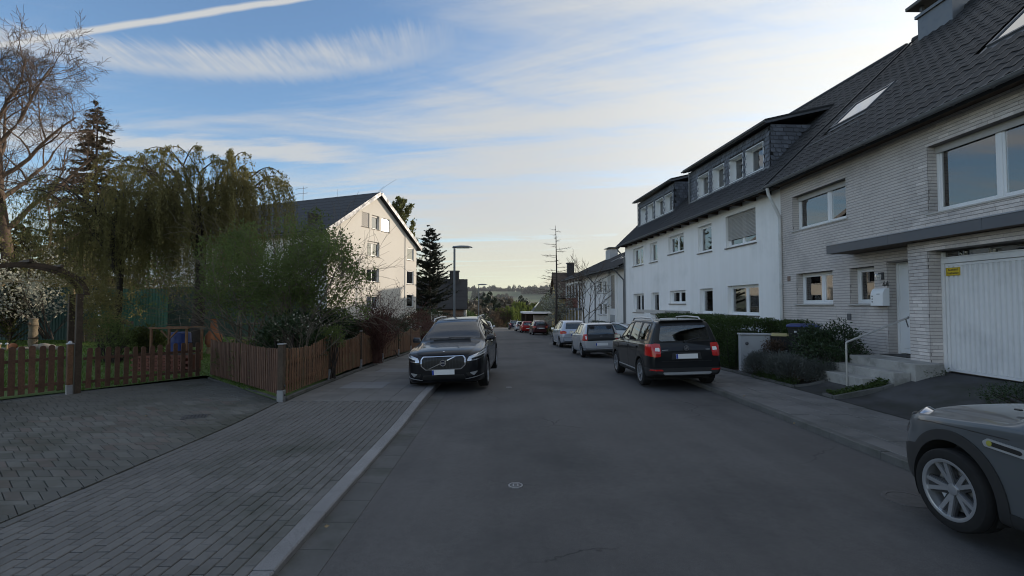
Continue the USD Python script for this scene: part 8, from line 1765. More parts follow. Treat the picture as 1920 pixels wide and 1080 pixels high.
# weeping willow
def willow(name, label, base, H, Rx, Ry, seed, n_str=620, leaf='leaf_willow', ground=.9, size=.075, lev=26, wood='bark_dark', cat='tree', tw_m='leaf_brown', front=False, fall=(.55, 1.0)):
    r = R_(seed); b = np.array(base, float); wood_l = [(np.array([b, b + [.1, 0, H * .3], b + [.05, .1, H * .52]]), np.array([.22, .17, .14]) * min(1, Rx / 2.8))]; tw, C, D = [], [], []
    limbs = []
    for q in range(15):
        a = q * 2.399 + r.uniform(-.25, .25); l = r.uniform(.55, 1.0); s = np.linspace(0, 1, 8)
        top = H * r.uniform(.86, 1.0) * (1 - .16 * l * l)
        P = b + np.column_stack([np.cos(a) * Rx * l * s ** 1.15, np.sin(a) * Ry * l * s ** 1.15, H * .46 + (top - H * .46) * np.sin(s * np.pi * .56) / math.sin(np.pi * .56)]) + r.normal(0, .06, (8, 3)) * s[:, None]
        limbs.append(P); wood_l.append((P, np.linspace(.085, .018, 8)))
        for k in range(6):
            t = r.uniform(.25, .95); p = np.array([np.interp(t, s, P[:, j]) for j in range(3)]); a2 = a + r.uniform(-1.2, 1.2); l2 = r.uniform(.5, 1.5)
            Q = p + np.column_stack([np.cos(a2) * l2 * s, np.sin(a2) * l2 * s, .45 * l2 * np.sin(s * 2.5) - .1 * l2 * s]); limbs.append(Q); wood_l.append((Q, np.linspace(.022, .008, 8)))
    for q in range(n_str):
        P = limbs[int(r.integers(len(limbs)))]; t = r.uniform(.15, 1) ** .7; s8 = np.linspace(0, 1, 8); p = np.array([np.interp(t, s8, P[:, j]) for j in range(3)])
        o = unit(p[:2] - b[:2] + r.normal(0, .3, 2)); zend = b[2] + ground + r.uniform(0, 1) ** 1.6 * H * .45; hl = max(.35, (p[2] - zend) * r.uniform(*fall)); k = max(4, int(hl / .28)); s = np.linspace(0, 1, k)
        out_ = r.uniform(.15, .65); x = p + np.column_stack([o[0] * out_ * np.minimum(1, s * 2.2), o[1] * out_ * np.minimum(1, s * 2.2), .22 * np.sin(np.minimum(1, s * 2.6) * np.pi) * .6 - hl * s ** 1.25]) + np.cumsum(r.normal(0, .018, (k, 3)), 0) * [1, 1, .2]
        tw.append((x, np.linspace(.006, .0035, k)))
        m = int(hl * lev) + 2; u = r.uniform(.02, 1, m); c = np.column_stack([np.interp(u, s, x[:, j]) for j in range(3)]); C.append(c + r.normal(0, .035, c.shape)); dd = r.normal(0, .55, (m, 3)); dd[:, 2] -= r.uniform(.3, 1.1, m); D.append(dd)
    c, d = np.vstack(C), np.vstack(D); return tree_obj(name, label, cat, base, wood_l, tw, leafs(c, d, size * r.uniform(.6, 1.35, len(c)), .34, .3, r), wood, tw_m, leaf)
wy_ = 17.2
willow('weeping_willow', 'large weeping willow with drooping olive green strands in the garden', (px_at(375, wy_), wy_, .45), pz_at(283, wy_) - .45, 3.3, 2.6, 44, ground=1.4, n_str=760, size=.085, lev=40, fall=(.45, 1.0), tw_m='leaf_willow')
willow('weeping_willow', 'smaller drooping willow leaning over the gate arch left of the large one', (px_at(225, 16.2), 16.2, .45), pz_at(345, 16.2) - .45, 1.75, 1.6, 45, ground=1.2, n_str=420, size=.085, lev=30, tw_m='leaf_willow')
# multi stemmed shrub in fresh leaf behind the fence corner
def stem_shrub(name, label, base, H, spread_x, spread_y, seed, stems=22, leaf='leaf_fresh', size=.062, nleaf=26, wood='bark_pale', depth=2, leafy=True, low=.28, cat='shrub', kids=(4, 6), el=(.75, 1.35), leaf_ratio=.45, twig_r=.004, sr=.030, trunk_name='stems', wob=.10, tipn=0, dome=None):
    r = R_(seed); b = np.array(base, float); out, tips = {}, []
    for q in range(stems):
        a = r.uniform(0, 2 * np.pi); e = r.uniform(*el); st = b + [r.normal(0, .16) * spread_x * .5, r.normal(0, .16) * spread_y * .5, 0]
        grow(r, st, (math.cos(a) * math.cos(e) * spread_x / 2, math.sin(a) * math.cos(e) * spread_y / 2, math.sin(e)), H * r.uniform(.62, .95), sr * r.uniform(.6, 1.1), depth, .55, kids, .52, -.10, wob, 7, low, out, tips, twig_r)
    wood_l = [w for k in out for w in out[k] if k >= depth]; tw = [w for k in out for w in out[k] if k < depth]
    leaves = None
    if leafy:
        C, D = [], []
        for k in out:
            for P, rad in out[k]:
                n_ = int(nleaf * (1.0 if k < depth else .55)); u = r.uniform(.15 if k < depth else .5, 1, n_); s = np.linspace(0, 1, len(P)); c = np.column_stack([np.interp(u, s, P[:, j]) for j in range(3)]); keep = c[:, 2] > b[2] + H * low * .9; c = c[keep]
                C.append(c + r.normal(0, .07, c.shape)); D.append(r.normal(0, .7, c.shape) + [0, 0, .35])
        if tipn:
            tp = np.array([t[0] for t in tips]); tp = tp[tp[:, 2] > b[2] + H * low]; q = np.repeat(tp, tipn, 0) + r.normal(0, .17, (len(tp) * tipn, 3)); C.append(q); D.append(r.normal(0, .8, q.shape) + [0, 0, .3])
        c, d = np.vstack(C), np.vstack(D)
        if dome:
            e = (c - np.array(dome[0])) / np.array(dome[1]); k = meshkit.noise(unit(e) * 2.5, seed); keep = np.linalg.norm(e, axis=1) < .78 + .45 * k; c, d = c[keep], d[keep]
        leaves = leafs(c, d, size * r.uniform(.55, 1.35, len(c)), leaf_ratio, .3, r)
    return tree_obj(name, label, cat, base, wood_l, tw, leaves, wood, wood, leaf, trunk_name=trunk_name)
sy = 13.6
stem_shrub('flowering_shrub', 'big multi stemmed shrub breaking into fresh green leaf behind the fence corner', (px_at(535, sy), sy, .25), 4.3, 2.3, 2.0, 46, stems=30, nleaf=12, depth=2, kids=(4, 6), low=.30, size=.082, tipn=44, twig_r=.003, dome=((px_at(545, sy), sy, 2.65), (2.35, 2.2, 2.1)))
stem_shrub('flowering_shrub', 'tangle of pale bare stems with fresh tips left of the big multi stemmed shrub', (px_at(455, 14.4), 14.4, .3), 3.3, 1.5, 1.3, 47, stems=13, nleaf=8, depth=2, kids=(3, 5), low=.42, size=.06, tipn=8, twig_r=.003)
# rose stems with a few pale buds at the corner
stem_shrub('rose_bush', 'bare pale rose stems with a few white buds just behind the corner post', (px_at(575, 11.6), 11.6, .2), 1.55, 1.5, .9, 48, stems=16, leafy=True, leaf='blossom_white', nleaf=1, depth=1, size=.05, low=.7, leaf_ratio=.9, sr=.014)
def clump(name, label, cat, boxes, n, size, leaf, seed, core='wood_dark', ratio=.42, group=None, dirs=.6, jit=.08, rough=.30, loc=None, stems=True, stem_m='bark_dark', fold=.3, shell=.55, up=.4):
    """an evergreen mass: overlapping lumps (centre, radii), leaves through their outer shells, a dark tangle of stems within"""
    r = R_(seed); B_ = np.array([[*c, *s] for c, s in boxes], float); C, D = [], []
    vol = np.prod(B_[:, 3:], 1) ** (2 / 3); cnt = (n * vol / vol.sum()).astype(int)
    for (c, m) in zip(B_, cnt):
        d = unit(r.normal(size=(m, 3))); d[:, 2] = np.where(d[:, 2] < -.35, -d[:, 2], d[:, 2]); k = meshkit.noise(d * 2.6 + seed + c[:3], seed); rad = (shell + (1 - shell) * r.uniform(0, 1, m) ** .5) * (1 + rough * (k - .5) * 2)
        p = c[:3] + d * c[3:] * rad[:, None]; C.append(p + r.normal(0, jit, p.shape) * .6); D.append(d + r.normal(0, dirs, d.shape) + [0, 0, up * .3])
    c, d = np.vstack(C), np.vstack(D); z0 = (B_[:, 2] - B_[:, 5]).min(); base = np.array([B_[:, 0].mean(), B_[:, 1].mean(), z0]) if loc is None else np.array(loc, float)
    keep = c[:, 2] > base[2] - .05; c, d = c[keep], d[keep]
    g = thing(name, label, cat, group, loc=tuple(base))
    part(g, 'foliage', mv(leafs(c, d, size * r.uniform(.6, 1.3, len(c)), ratio, fold, r), *(-base)), leaf)
    if stems:
        tw = []
        for (q) in B_:
            for k in range(14):
                d_ = unit(r.normal(size=3)); d_[2] = abs(d_[2]); e = q[:3] + d_ * q[3:] * .8; s0 = np.array([q[0] + r.normal(0, .1), q[1] + r.normal(0, .1), base[2]]); tw.append((np.array([s0, (s0 + e) / 2 + r.normal(0, .05, 3), e]), np.array([.02, .014, .006])))
        part(g, 'stems', mv(tubes(tw, 4), *(-base)), stem_m, kind='stuff')
    return g
def gz_(y): return float(left_z(y)) + .06
# rhododendrons along the street fence
rh = [(600, 12.2, 1.0, .95, 'glossy dark evergreen bush nearest the corner, behind the second fence panel'), (650, 14.2, 1.15, 1.05, 'tall dark evergreen bush second from the fence corner'), (700, 17.6, 1.0, .9, 'dark evergreen bush third from the corner, behind the purple shrub'), (745, 20.4, 1.15, .95, 'dark evergreen bush fourth along the street fence'), (768, 23.6, 1.2, .9, 'dark evergreen bush at the far end of the street fence')]
for k, (u, y, sx, hh, lb) in enumerate(rh):
    x = min(px_at(u, y), -5.15); z = gz_(y); r = R_(60 + k)
    bl = [((x - .25 + r.normal(0, .1), y, z + .75 * hh), (.72 * sx, .80 * sx, .85 * hh))] + [((x + r.normal(-.2, .30), y + r.normal(0, .5), z + r.uniform(.6, 1.35) * hh), (r.uniform(.35, .5) * sx, r.uniform(.38, .5) * sx, r.uniform(.35, .5) * hh)) for q in range(6)]
    clump('evergreen_bush', lb, 'bush', bl, 5200, .115, 'leaf_dark', 70 + k, ratio=.34, group='evergreen bushes behind the street fence', loc=(x, y, z))
clump('low_shrub', 'yellowish green low shrub before the dark evergreens near the corner', 'bush', [((px_at(622, 12.4), 12.4, gz_(12.4) + .95), (.35, .35, .35))], 1300, .06, 'leaf_fresh', 80, loc=(px_at(622, 12.4), 12.4, gz_(12.4)))
stem_shrub('purple_shrub', 'narrow purplish brown shrub between the evergreens on the street fence', (px_at(712, 16.3) - .05, 16.3, gz_(16.3)), 1.9, .8, .7, 81, stems=70, nleaf=9, leaf='leaf_red', wood='twig_red', depth=1, size=.045, low=.1, el=(1.05, 1.5), sr=.010)
stem_shrub('bare_shrub', 'bare shrub with fine reddish twigs and pale buds in front of the gable', (px_at(700, 18.6), 18.6, gz_(18.6)), 2.7, 2.0, 1.6, 82, stems=22, nleaf=1, leaf='leaf_red', wood='twig_red', depth=2, size=.05, low=.35, leaf_ratio=.8, sr=.02)
# round bush, climbing plants and other garden plants
clump('round_bush', 'rounded bush with yellow green leaves left of the blue barrel', 'bush', [((px_at(283, 16.6), 16.6, zg(0, 16.6) + .50), (.66, .6, .56)), ((px_at(298, 16.4), 16.2, zg(0, 16.6) + .40), (.45, .4, .5)), ((px_at(262, 16.6), 16.8, zg(0, 16.6) + .35), (.45, .4, .42))], 4200, .085, 'leaf_yellow', 84, loc=(px_at(280, 16.6), 16.6, zg(0, 16.6)))
clump('climbing_plant', 'climbing plant with small leaves swallowing the right post of the garden arch', 'climber', [((px_at(178, 10.9), 10.9, 2.05), (.42, .35, .45)), ((px_at(196, 11.0), 11.0, 1.65), (.50, .35, .45)), ((px_at(214, 11.2), 11.2, 1.95), (.36, .3, .35)), ((px_at(186, 10.9), 10.9, 1.25), (.22, .2, .4)), ((px_at(150, 10.7), 10.6, 2.45), (.45, .3, .22))], 4600, .05, 'leaf_willow', 85, loc=(px_at(186, 10.9), 10.9, .05), stems=False, shell=.35)
clump('garden_bush', 'loose green bush with fresh leaves in front of the corrugated fence', 'bush', [((px_at(222, 15.2), 15.2, zg(0, 15.2) + .75), (.62, .5, .6)), ((px_at(205, 15.4), 15.4, zg(0, 15.2) + 1.15), (.5, .45, .5)), ((px_at(236, 15.3), 15.3, zg(0, 15.2) + .5), (.42, .4, .42))], 3600, .065, 'leaf_fresh', 86, loc=(px_at(222, 15.2), 15.2, zg(0, 15.2)), shell=.3)
clump('grassy_clump', 'low bright green leafy clump beneath the multi stemmed shrubs', 'plants', [((px_at(478, 11.9), 11.9, .45), (.5, .35, .5)), ((px_at(445, 12.6), 12.6, .45), (.45, .35, .45)), ((px_at(515, 11.2), 11.2, .4), (.35, .3, .4))], 2600, .11, 'leaf_fresh', 87, ratio=.16, loc=(px_at(478, 11.9), 11.9, .12), up=2.5, dirs=.4)
stem_shrub('blossom_tree', 'small tree in white blossom at the left edge before the bare trunk', (px_at(25, 21.5), 21.5, .5), 4.4, 3.4, 2.4, 88, stems=16, nleaf=6, leaf='blossom_white', wood='bark_dark', depth=2, size=.11, low=.22, leaf_ratio=.85, cat='tree', trunk_name='trunk')
stem_shrub('blossom_tree', 'second low white blossoming bush behind the garden arch', (px_at(95, 20.4), 20.4, .5), 3.2, 2.4, 1.8, 89, stems=13, nleaf=6, leaf='blossom_white', wood='bark_dark', depth=2, size=.10, low=.22, leaf_ratio=.85, cat='tree', trunk_name='trunk')
spruce('yew_tree', 'dark dense conifer behind the white blossom at the left edge', (px_at(50, 27), 27, .2), 6.2, 3.0, 90, leaf='needle_spruce', levels=24, dens=1.2, first=.04, size=.45)
spruce('yew_tree', 'dark conifer left of the bare trunk at the picture edge', (px_at(-60, 25), 25, .2), 6.6, 3.0, 91, leaf='needle_pine', levels=24, dens=1.2, first=.04, size=.45)
spruce('cypress_tree', 'slim yellowish conifer spike among the white blossom', (px_at(34, 19.8), 19.8, .5), 3.2, .42, 92, leaf='leaf_yellow', levels=22, dens=1.6, first=.04, size=.16, up=1.4)
stem_shrub('hazel_shrub', 'broad half leafed shrub between spruce and willow', (px_at(255, 24), 24, .3), 6.4, 3.2, 2.6, 93, stems=22, nleaf=12, leaf='leaf_willow', wood='bark', depth=2, size=.12, low=.15, sr=.035)
stem_shrub('hazel_shrub', 'tangled half leafed shrub behind the arch and teal fence', (px_at(120, 25.5), 25.5, .3), 5.2, 3.2, 2.6, 94, stems=22, nleaf=14, leaf='leaf_willow', wood='bark', depth=2, size=.13, low=.1, sr=.035)
# poplar behind the gable, shrubs beyond the fence
def upright(name, label, base, H, Rr, seed, leaf, size=.22, n=2600, wood='bark', cat='tree'):
    r = R_(seed); b = np.array(base, float); out, tips = {}, []; wood_l = [(np.array([b, b + [0, 0, H * .55], b + [0, 0, H]]), np.array([H * .014, H * .009, .02]))]
    for q in range(34):
        t = .18 + .8 * q / 34; a = q * 2.4; L = Rr * 2.6 * (1 - t) ** .6 + .5
        grow(r, b + [0, 0, H * t], (math.cos(a) * .42, math.sin(a) * .42, .9), min(L, H * (1.02 - t)), .04, 1, .4, (3, 5), .5, .1, .07, 5, .25, out, tips, .008)
    tw = [w for k in out for w in out[k]]; C = []
    for P, rad in tw:
        m = max(2, int(n / len(tw))); u = r.uniform(.2, 1, m); s = np.linspace(0, 1, len(P)); C.append(np.column_stack([np.interp(u, s, P[:, j]) for j in range(3)]))
    c = np.vstack(C) + r.normal(0, .12, (sum(map(len, C)), 3)); return tree_obj(name, label, cat, base, wood_l, tw, leafs(c, r.normal(0, .6, c.shape) + [0, 0, .5], size * r.uniform(.6, 1.3, len(c)), .5, .3, r), wood, wood, leaf)
upright('poplar_tree', 'pale yellow green poplar rising behind the gable roof', (px_at(752, 63), 63, -2), pz_at(378, 63) + 2, 2.0, 95, 'leaf_poplar', size=.42, n=4200)
stem_shrub('bare_hedge', 'reddish brown leafless hedge beyond the end of the street fence', (px_at(815, 31), 31, float(left_z(31)) - .1), 2.3, 1.9, 3.2, 96, stems=50, nleaf=6, leaf='leaf_brown', wood='twig_red', depth=1, size=.08, low=.05, sr=.015)
stem_shrub('bare_hedge', 'second brown hedge lump by the first street lamp', (px_at(795, 26.8), 26.8, float(left_z(27)) - .1), 1.9, 1.2, 1.8, 97, stems=46, nleaf=6, leaf='leaf_red', wood='twig_red', depth=1, size=.07, low=.05, sr=.015)
clump('dark_hedge', 'dark green hedge in front of the dark house', 'hedge', [((px_at(862, 46) + q * .1, 43 + q * 2.4, float(left_z(45)) + .7), (1.5, 1.6, 1.1)) for q in range(5)], 3600, .16, 'leaf_dark', 98, loc=(px_at(862, 46), 47, float(left_z(45)) - .4))
clump('dark_hedge', 'evergreen mass at the foot of the pine', 'hedge', [((px_at(800, 42), 42, float(left_z(42)) + 1.0), (2.2, 1.8, 1.5)), ((px_at(770, 40), 41, float(left_z(42)) + .9), (1.8, 1.6, 1.3))], 3200, .15, 'leaf_dark', 99, loc=(px_at(790, 42), 42, float(left_z(42)) - .4))
clump('red_shrub', 'dull red leafed shrub below the pine by the gable', 'bush', [((px_at(788, 38), 38, float(left_z(38)) + 1.2), (.9, .9, 1.2))], 1500, .10, 'leaf_red', 100, loc=(px_at(788, 38), 38, float(left_z(38)) - .3))
# ------------------------------------------------------------------ right side planting
def hedge_box(name, label, x0, x1, y0, y1, z0, z1, n, seed, leaf='leaf_hedge', size=.045):
    r = R_(seed); g = thing(name, label, 'hedge', loc=((x0 + x1) / 2, (y0 + y1) / 2, z0)); b = np.array([(x0 + x1) / 2, (y0 + y1) / 2, z0])
    A = np.array([(y1 - y0) * (z1 - z0), (y1 - y0) * (z1 - z0) * .4, (x1 - x0) * (z1 - z0), (x1 - x0) * (z1 - z0) * .4, (x1 - x0) * (y1 - y0)]); f = r.choice(5, n, p=A / A.sum()); u, v, w = r.uniform(0, 1, n), r.uniform(0, 1, n), r.uniform(0, 1, n) ** 1.5 * .34
    X = np.where(f == 0, x0 + w, np.where(f == 1, x1 - w, x0 + (x1 - x0) * u)); Y = np.where(f == 2, y0 + w, np.where(f == 3, y1 - w, y0 + (y1 - y0) * np.where(f < 2, u, v))); Z = np.where(f == 4, z1 - w, z0 + (z1 - z0) * np.where(f < 2, v, np.where(f < 4, v, 0)))
    c = np.column_stack([X, Y, Z]); bump_ = (meshkit.fbm(c * [1.7, 1.7, 1.7], 3, seed) - .5) * .34; N = np.array([[-1, 0, 0], [1, 0, 0], [0, -1, 0], [0, 1, 0], [0, 0, 1.0]])[f]; c = c + N * bump_[:, None] + r.normal(0, .02, c.shape)
    part(g, 'foliage', mv(leafs(c, N * .6 + r.normal(0, .7, c.shape) + [0, 0, .3], size * r.uniform(.6, 1.4, n), .5, .3, r), *(-b)), leaf)
    tw = [(np.array([[xx, yy, z0], [xx + r.normal(0, .1), yy + r.normal(0, .1), (z0 + z1) / 2], [xx + r.normal(0, .2), yy + r.normal(0, .2), z1 - .05]]), np.array([.02, .014, .006])) for xx, yy in zip(r.uniform(x0 + .1, x1 - .1, 90), r.uniform(y0 + .1, y1 - .1, 90))]
    part(g, 'stems', mv(tubes(tw, 4), *(-b)), 'bark_dark', kind='stuff')
    part(g, 'inner_growth', mv(bx(x0 + .40, x1 - .40, y0 + .40, y1 - .40, z0, z1 - .42), *(-b)), 'leaf_dark')
    return g
hz = float(right_z(7.4, 16)); hedge_box('garden_hedge', 'tall clipped green hedge in front of the white house', 7.0, 8.5, 15.0, 22.5, hz - .1, hz + 1.58, 42000, 101, size=.055)
hedge_box('garden_hedge', 'low dark hedge stub between white house and the bins', 8.4, 9.35, 14.4, 15.9, float(right_z(9, 15)) - .1, float(right_z(9, 15)) + 1.05, 9000, 102, size=.055)
hedge_box('garden_hedge', 'flat topped dark hedge below the balcony house behind the white coupe', 7.2, 8.3, 36.4, 41, -1.0, .55, 7000, 103, leaf='leaf_dark', size=.07)
cbz = float(right_z(7.35, 14.2)) - .03
cb = thing('utility_cabinet', 'pale grey street utility cabinet with round lock in front of the hedge', 'cabinet', loc=(7.33, 14.15, cbz), rotz=-14)
part(cb, 'body', chamfer_box(-.40, .40, -.16, .16, .04, 1.10, .008), 'cabinet_grey'); part(cb, 'plinth', bx(-.42, .42, -.18, .18, -.1, .038), 'concrete_dark'); part(cb, 'lid', chamfer_box(-.43, .43, -.19, .19, 1.102, 1.15, .012), 'cabinet_grey')
part(cb, 'door', chamfer_box(-.37, .37, -.172, -.161, .10, 1.07, .004), 'cabinet_grey'); part(cb, 'lock', tf(lathe([(0, 0), (.045, 0), (.05, .012), (.03, .02), (0, .02)], 18), T(-.24, -.172, .86, rx=90)), 'zinc_dark', smooth=30)
def wheelie(name, label, x, y, z, w, d, h, lid, rotz, letters=True, group=None):
    g = thing(name, label, 'bin', group, loc=(x, y, z), rotz=rotz)
    c = Manifold.hull_points(np.array([(sx * w * .38, sy_ * d * .38, .06) for sx in (-1, 1) for sy_ in (-1, 1)] + [(sx * w * .5, sy_ * d * .5, h * .9) for sx in (-1, 1) for sy_ in (-1, 1)])); part(g, 'body', c, 'bin_black')
    part(g, 'rim', chamfer_box(-w * .53, w * .53, -d * .53, d * .53, h * .902, h * .935, .008), 'bin_black')
    l = Manifold.hull_points(np.array([(sx * w * .55, sy_ * d * .56, h * .937) for sx in (-1, 1) for sy_ in (-1, 1)] + [(sx * w * .54, sy_ * d * .54, h * .965) for sx in (-1, 1) for sy_ in (-1, 1)] + [(sx * w * .38, sy_ * d * .36, h * 1.01) for sx in (-1, 1) for sy_ in (-1, 1)])); part(g, 'lid', l, lid, smooth=25)
    for sx in (-1, 1): part(g, 'wheel', tf(cyl(.10, -.025, .025, 16), T(sx * w * .40, d * .44, .10, ry=90)), 'print_black', smooth=40)
    part(g, 'handle', rod((-w * .4, d * .60, h * .93), (w * .4, d * .60, h * .93), .015, 8), 'bin_black')
    if letters:
        a_ = math.degrees(math.atan2(d * .12, h * .84))
        for t, s_, zz in (('SUEZ', .075, h * .44), ('Entsorgung', .026, h * .37)):
            m = meshkit.text_mesh(t, s_, .002, bold=True); m.apply_translation([-m.bounds[:, 0].mean(), 0, 0]); part(g, 'lettering', tf(tf(m, np.array([[1, 0, 0, 0], [0, 0, -1, 0], [0, 1, 0, 0], [0, 0, 0, 1.0]])), T(0, -d * .5 + (h * .9 - zz) / (h * .84) * d * .12 - .004, zz, rx=-0)), 'white_print')
    return g
by_ = 13.9
wheelie('yellow_lid_bin', 'black wheeled bin with pale yellow lid and white lettering beside the grey cabinet', px_at(1466, by_), by_, float(right_z(8.0, 14)) + .0, .50, .55, .94, 'bin_yellow', -22)
wheelie('blue_lid_bin', 'large black wheeled bin with dark blue lid behind the shrubs', px_at(1508, 13.6), 13.6, float(right_z(8.5, 13.6)) + .0, .74, .70, 1.06, 'bin_blue', -30)
solo('bin_sticker', tf(bx(-.03, .03, -.002, 0, -.025, .025), T(px_at(1494, 13.27), 13.27, float(right_z(8.5, 13.6)) + .86, rz=-30)), 'white_print', 'small white sticker on the front of the blue lidded bin', 'sticker')
# shrubs of the bed
def bed(y): return float(right_z(7.9, y))
r = R_(110); clump('evergreen_shrub', 'leafy dark green shrub before the brick wall beside the steps', 'bush', [((8.15, 12.55, bed(12.5) + .62), (.62, .60, .62)), ((8.55, 12.2, bed(12.2) + .85), (.45, .45, .45)), ((8.0, 12.0, bed(12) + .45), (.5, .42, .42)), ((8.5, 12.95, bed(12.9) + .6), (.45, .4, .5)), ((8.75, 12.05, bed(12) + .4), (.4, .35, .4))], 6400, .075, 'leaf_dark', 111, loc=(8.25, 12.5, bed(12.5)), rough=.45)
for k, (x, y, s) in enumerate([(7.15, 13.4, .42), (7.35, 12.7, .46), (7.25, 12.0, .42), (7.75, 11.9, .36), (7.9, 12.9, .42)]):
    clump('lavender_bush', ['grey green lavender cushion nearest the utility cabinet', 'grey lavender cushion in the middle of the front bed', 'grey lavender cushion at the path end of the bed', 'small grey lavender cushion at the bed corner by the handrail', 'grey lavender cushion behind, below the bins'][k], 'bush', [((x, y, bed(y) - .12 + s * .5), (s * 1.05, s * 1.1, s * .85))], 3000, .10, 'leaf_grey', 112 + k, ratio=.16, group='lavender cushions in the front bed', loc=(x, y, bed(y) - .1), up=2.0, dirs=.5, stem_m='bark')
clump('copper_shrub', 'small copper tinted shrub in the bed beside the grey cabinet', 'bush', [((7.55, 13.5, bed(13.5) + .50), (.30, .28, .30))], 900, .06, 'leaf_brown', 118, loc=(7.55, 13.5, bed(13.5) - .05))
clump('edging_plants', 'low green plants creeping over the bed edging', 'plants', [((6.98, 11.75 + q * .35, bed(12) - .20), (.16, .22, .16)) for q in range(5)], 1500, .05, 'leaf_hedge', 119, loc=(6.98, 12.3, bed(12) - .26), stems=False)
clump('cotoneaster', 'dark low cotoneaster spilling onto the drive by the grey car', 'bush', [((8.35, 7.55, float(right_z(8.4, 7.5)) + .02), (.62, .75, .24)), ((8.7, 7.1, float(right_z(8.6, 7)) + .05), (.5, .6, .26))], 3600, .045, 'leaf_dark', 120, loc=(8.4, 7.4, float(right_z(8.4, 7.4)) - .05))
clump('creeping_plants', 'moss and low plants at the driveway edge below the steps', 'plants', [((8.75 + q * .12, 10.0 - q * .02, float(right_z(8.9, 10)) + .02), (.14, .10, .09)) for q in range(3)], 700, .04, 'leaf_hedge', 121, loc=(8.8, 10, float(right_z(8.9, 10)) - .02), stems=False)
# bare larch, twin birch and blossoming shrub farther down on the right
def larch(name, label, base, H, seed, n=26, Lm=1.6, top=.45, wood='bark_dark', tr=.12):
    r = R_(seed); b = np.array(base, float); k = np.linspace(0, 1, 7); wood_l = [(b + np.column_stack([.10 * np.sin(k * 3), 0 * k, H * k]), np.linspace(tr, .02, 7))]; tw = []
    for q in range(n):
        t = .22 + .76 * (q + r.uniform(0, .6)) / n; a = r.uniform(0, 2 * np.pi); l = Lm * (1 - t) ** .7 * r.uniform(.45, 1.3) + .15; s = np.linspace(0, 1, 5)
        P = b + [.10 * math.sin(t * 3), 0, H * t] + np.column_stack([np.cos(a) * l * s, np.sin(a) * l * s, -.06 * l * s + .12 * l * s ** 2]); tw.append((P, np.linspace(.028, .008, 5)))
        for m in range(int(l * 9)):
            u = r.uniform(.15, 1); p = np.array([np.interp(u, s, P[:, j]) for j in range(3)]); a2 = a + r.choice([-1, 1]) * r.uniform(.5, 1.2); l2 = r.uniform(.12, .40); tw.append((np.array([p, p + [math.cos(a2) * l2, math.sin(a2) * l2, r.uniform(-.12, .16)]]), np.array([.010, .006])))
    return tree_obj(name, label, 'tree', base, wood_l, tw, None, wood, wood)
larch('bare_conifer', 'tall thin bare larch with a few sideways branches right of the road', (px_at(1042, 46) , 46, -1.2), pz_at(422, 46) + 1.2, 130, n=34, Lm=3.3, tr=.14)
bare_tree('birch_tree', 'slim twin stemmed bare tree before the balcony house', (px_at(1096, 37.5), 37.5, -.95), pz_at(478, 37.5) + .95, .075, 131, 'bark', depth=3, nmain=10, spread=.5, twig_r=.010, kids=(3, 5), clear=.3, ratio=.55)
bare_tree('birch_tree', 'second slim bare stem close beside the twin stemmed tree', (px_at(1104, 37.8), 37.8, -.95), pz_at(484, 37.8) + .95, .06, 132, 'bark', depth=3, nmain=8, spread=.5, twig_r=.010, kids=(3, 5), clear=.3, ratio=.5)
stem_shrub('magnolia', 'pale blossoming shrub at the corner of the yellow house', (px_at(1050, 51), 51, -1.3), 4.4, 1.0, 1.0, 133, stems=12, nleaf=6, leaf='blossom_white', wood='bark_dark', depth=2, size=.17, low=.1, leaf_ratio=.8, el=(1.0, 1.5))
clump('front_bush', 'orange tinged bush behind the dark maroon car', 'bush', [((px_at(1042, 49.5), 49.5, -.9), (.9, .8, .8))], 1100, .12, 'leaf_yellow', 134, loc=(px_at(1042, 49.5), 49.5, -1.6))
# willows in new leaf at the end of the road and bare bushes beside them
for k, (u, y, vt, rx, lb) in enumerate([(958, 122, 572, 4.2, 'bright green drooping tree at the end of the road, left of the pair'), (988, 128, 562, 4.6, 'bright green drooping tree at the end of the road, right of the pair')]):
    zb = float(road_z(y)) - .8; willow('spring_tree', lb, (px_at(u, y), y, zb), pz_at(vt, y) - zb, rx, rx, 140 + k, n_str=560, leaf='leaf_spring', ground=.4, size=.42, lev=6, tw_m='leaf_spring')
for k, (u, y, vt, rx, lf, lb) in enumerate([(925, 116, 586, 2.6, 'leaf_brown', 'brown leafless bush at the road end, nearest the left kerb'), (940, 119, 580, 2.6, 'leaf_brown', 'taller brown bush at the road end beside the green trees'), (906, 92, 588, 1.8, 'leaf_dark', 'small dark conifer by the second street lamp'), (880, 84, 584, 2.4, 'leaf_hedge', 'green bush beyond the dark house')]):
    zb = float(road_z(y)) - .8; h_ = pz_at(vt, y) - zb
    clump('verge_bush', lb, 'bush', [((px_at(u, y), y, zb + h_ * .45), (rx, rx, h_ * .55)), ((px_at(u, y) + .8, y, zb + h_ * .3), (rx * .8, rx, h_ * .4))], 1500, .42 if lf == 'leaf_brown' else .3, lf, 150 + k, ratio=.3, loc=(px_at(u, y), y, zb))

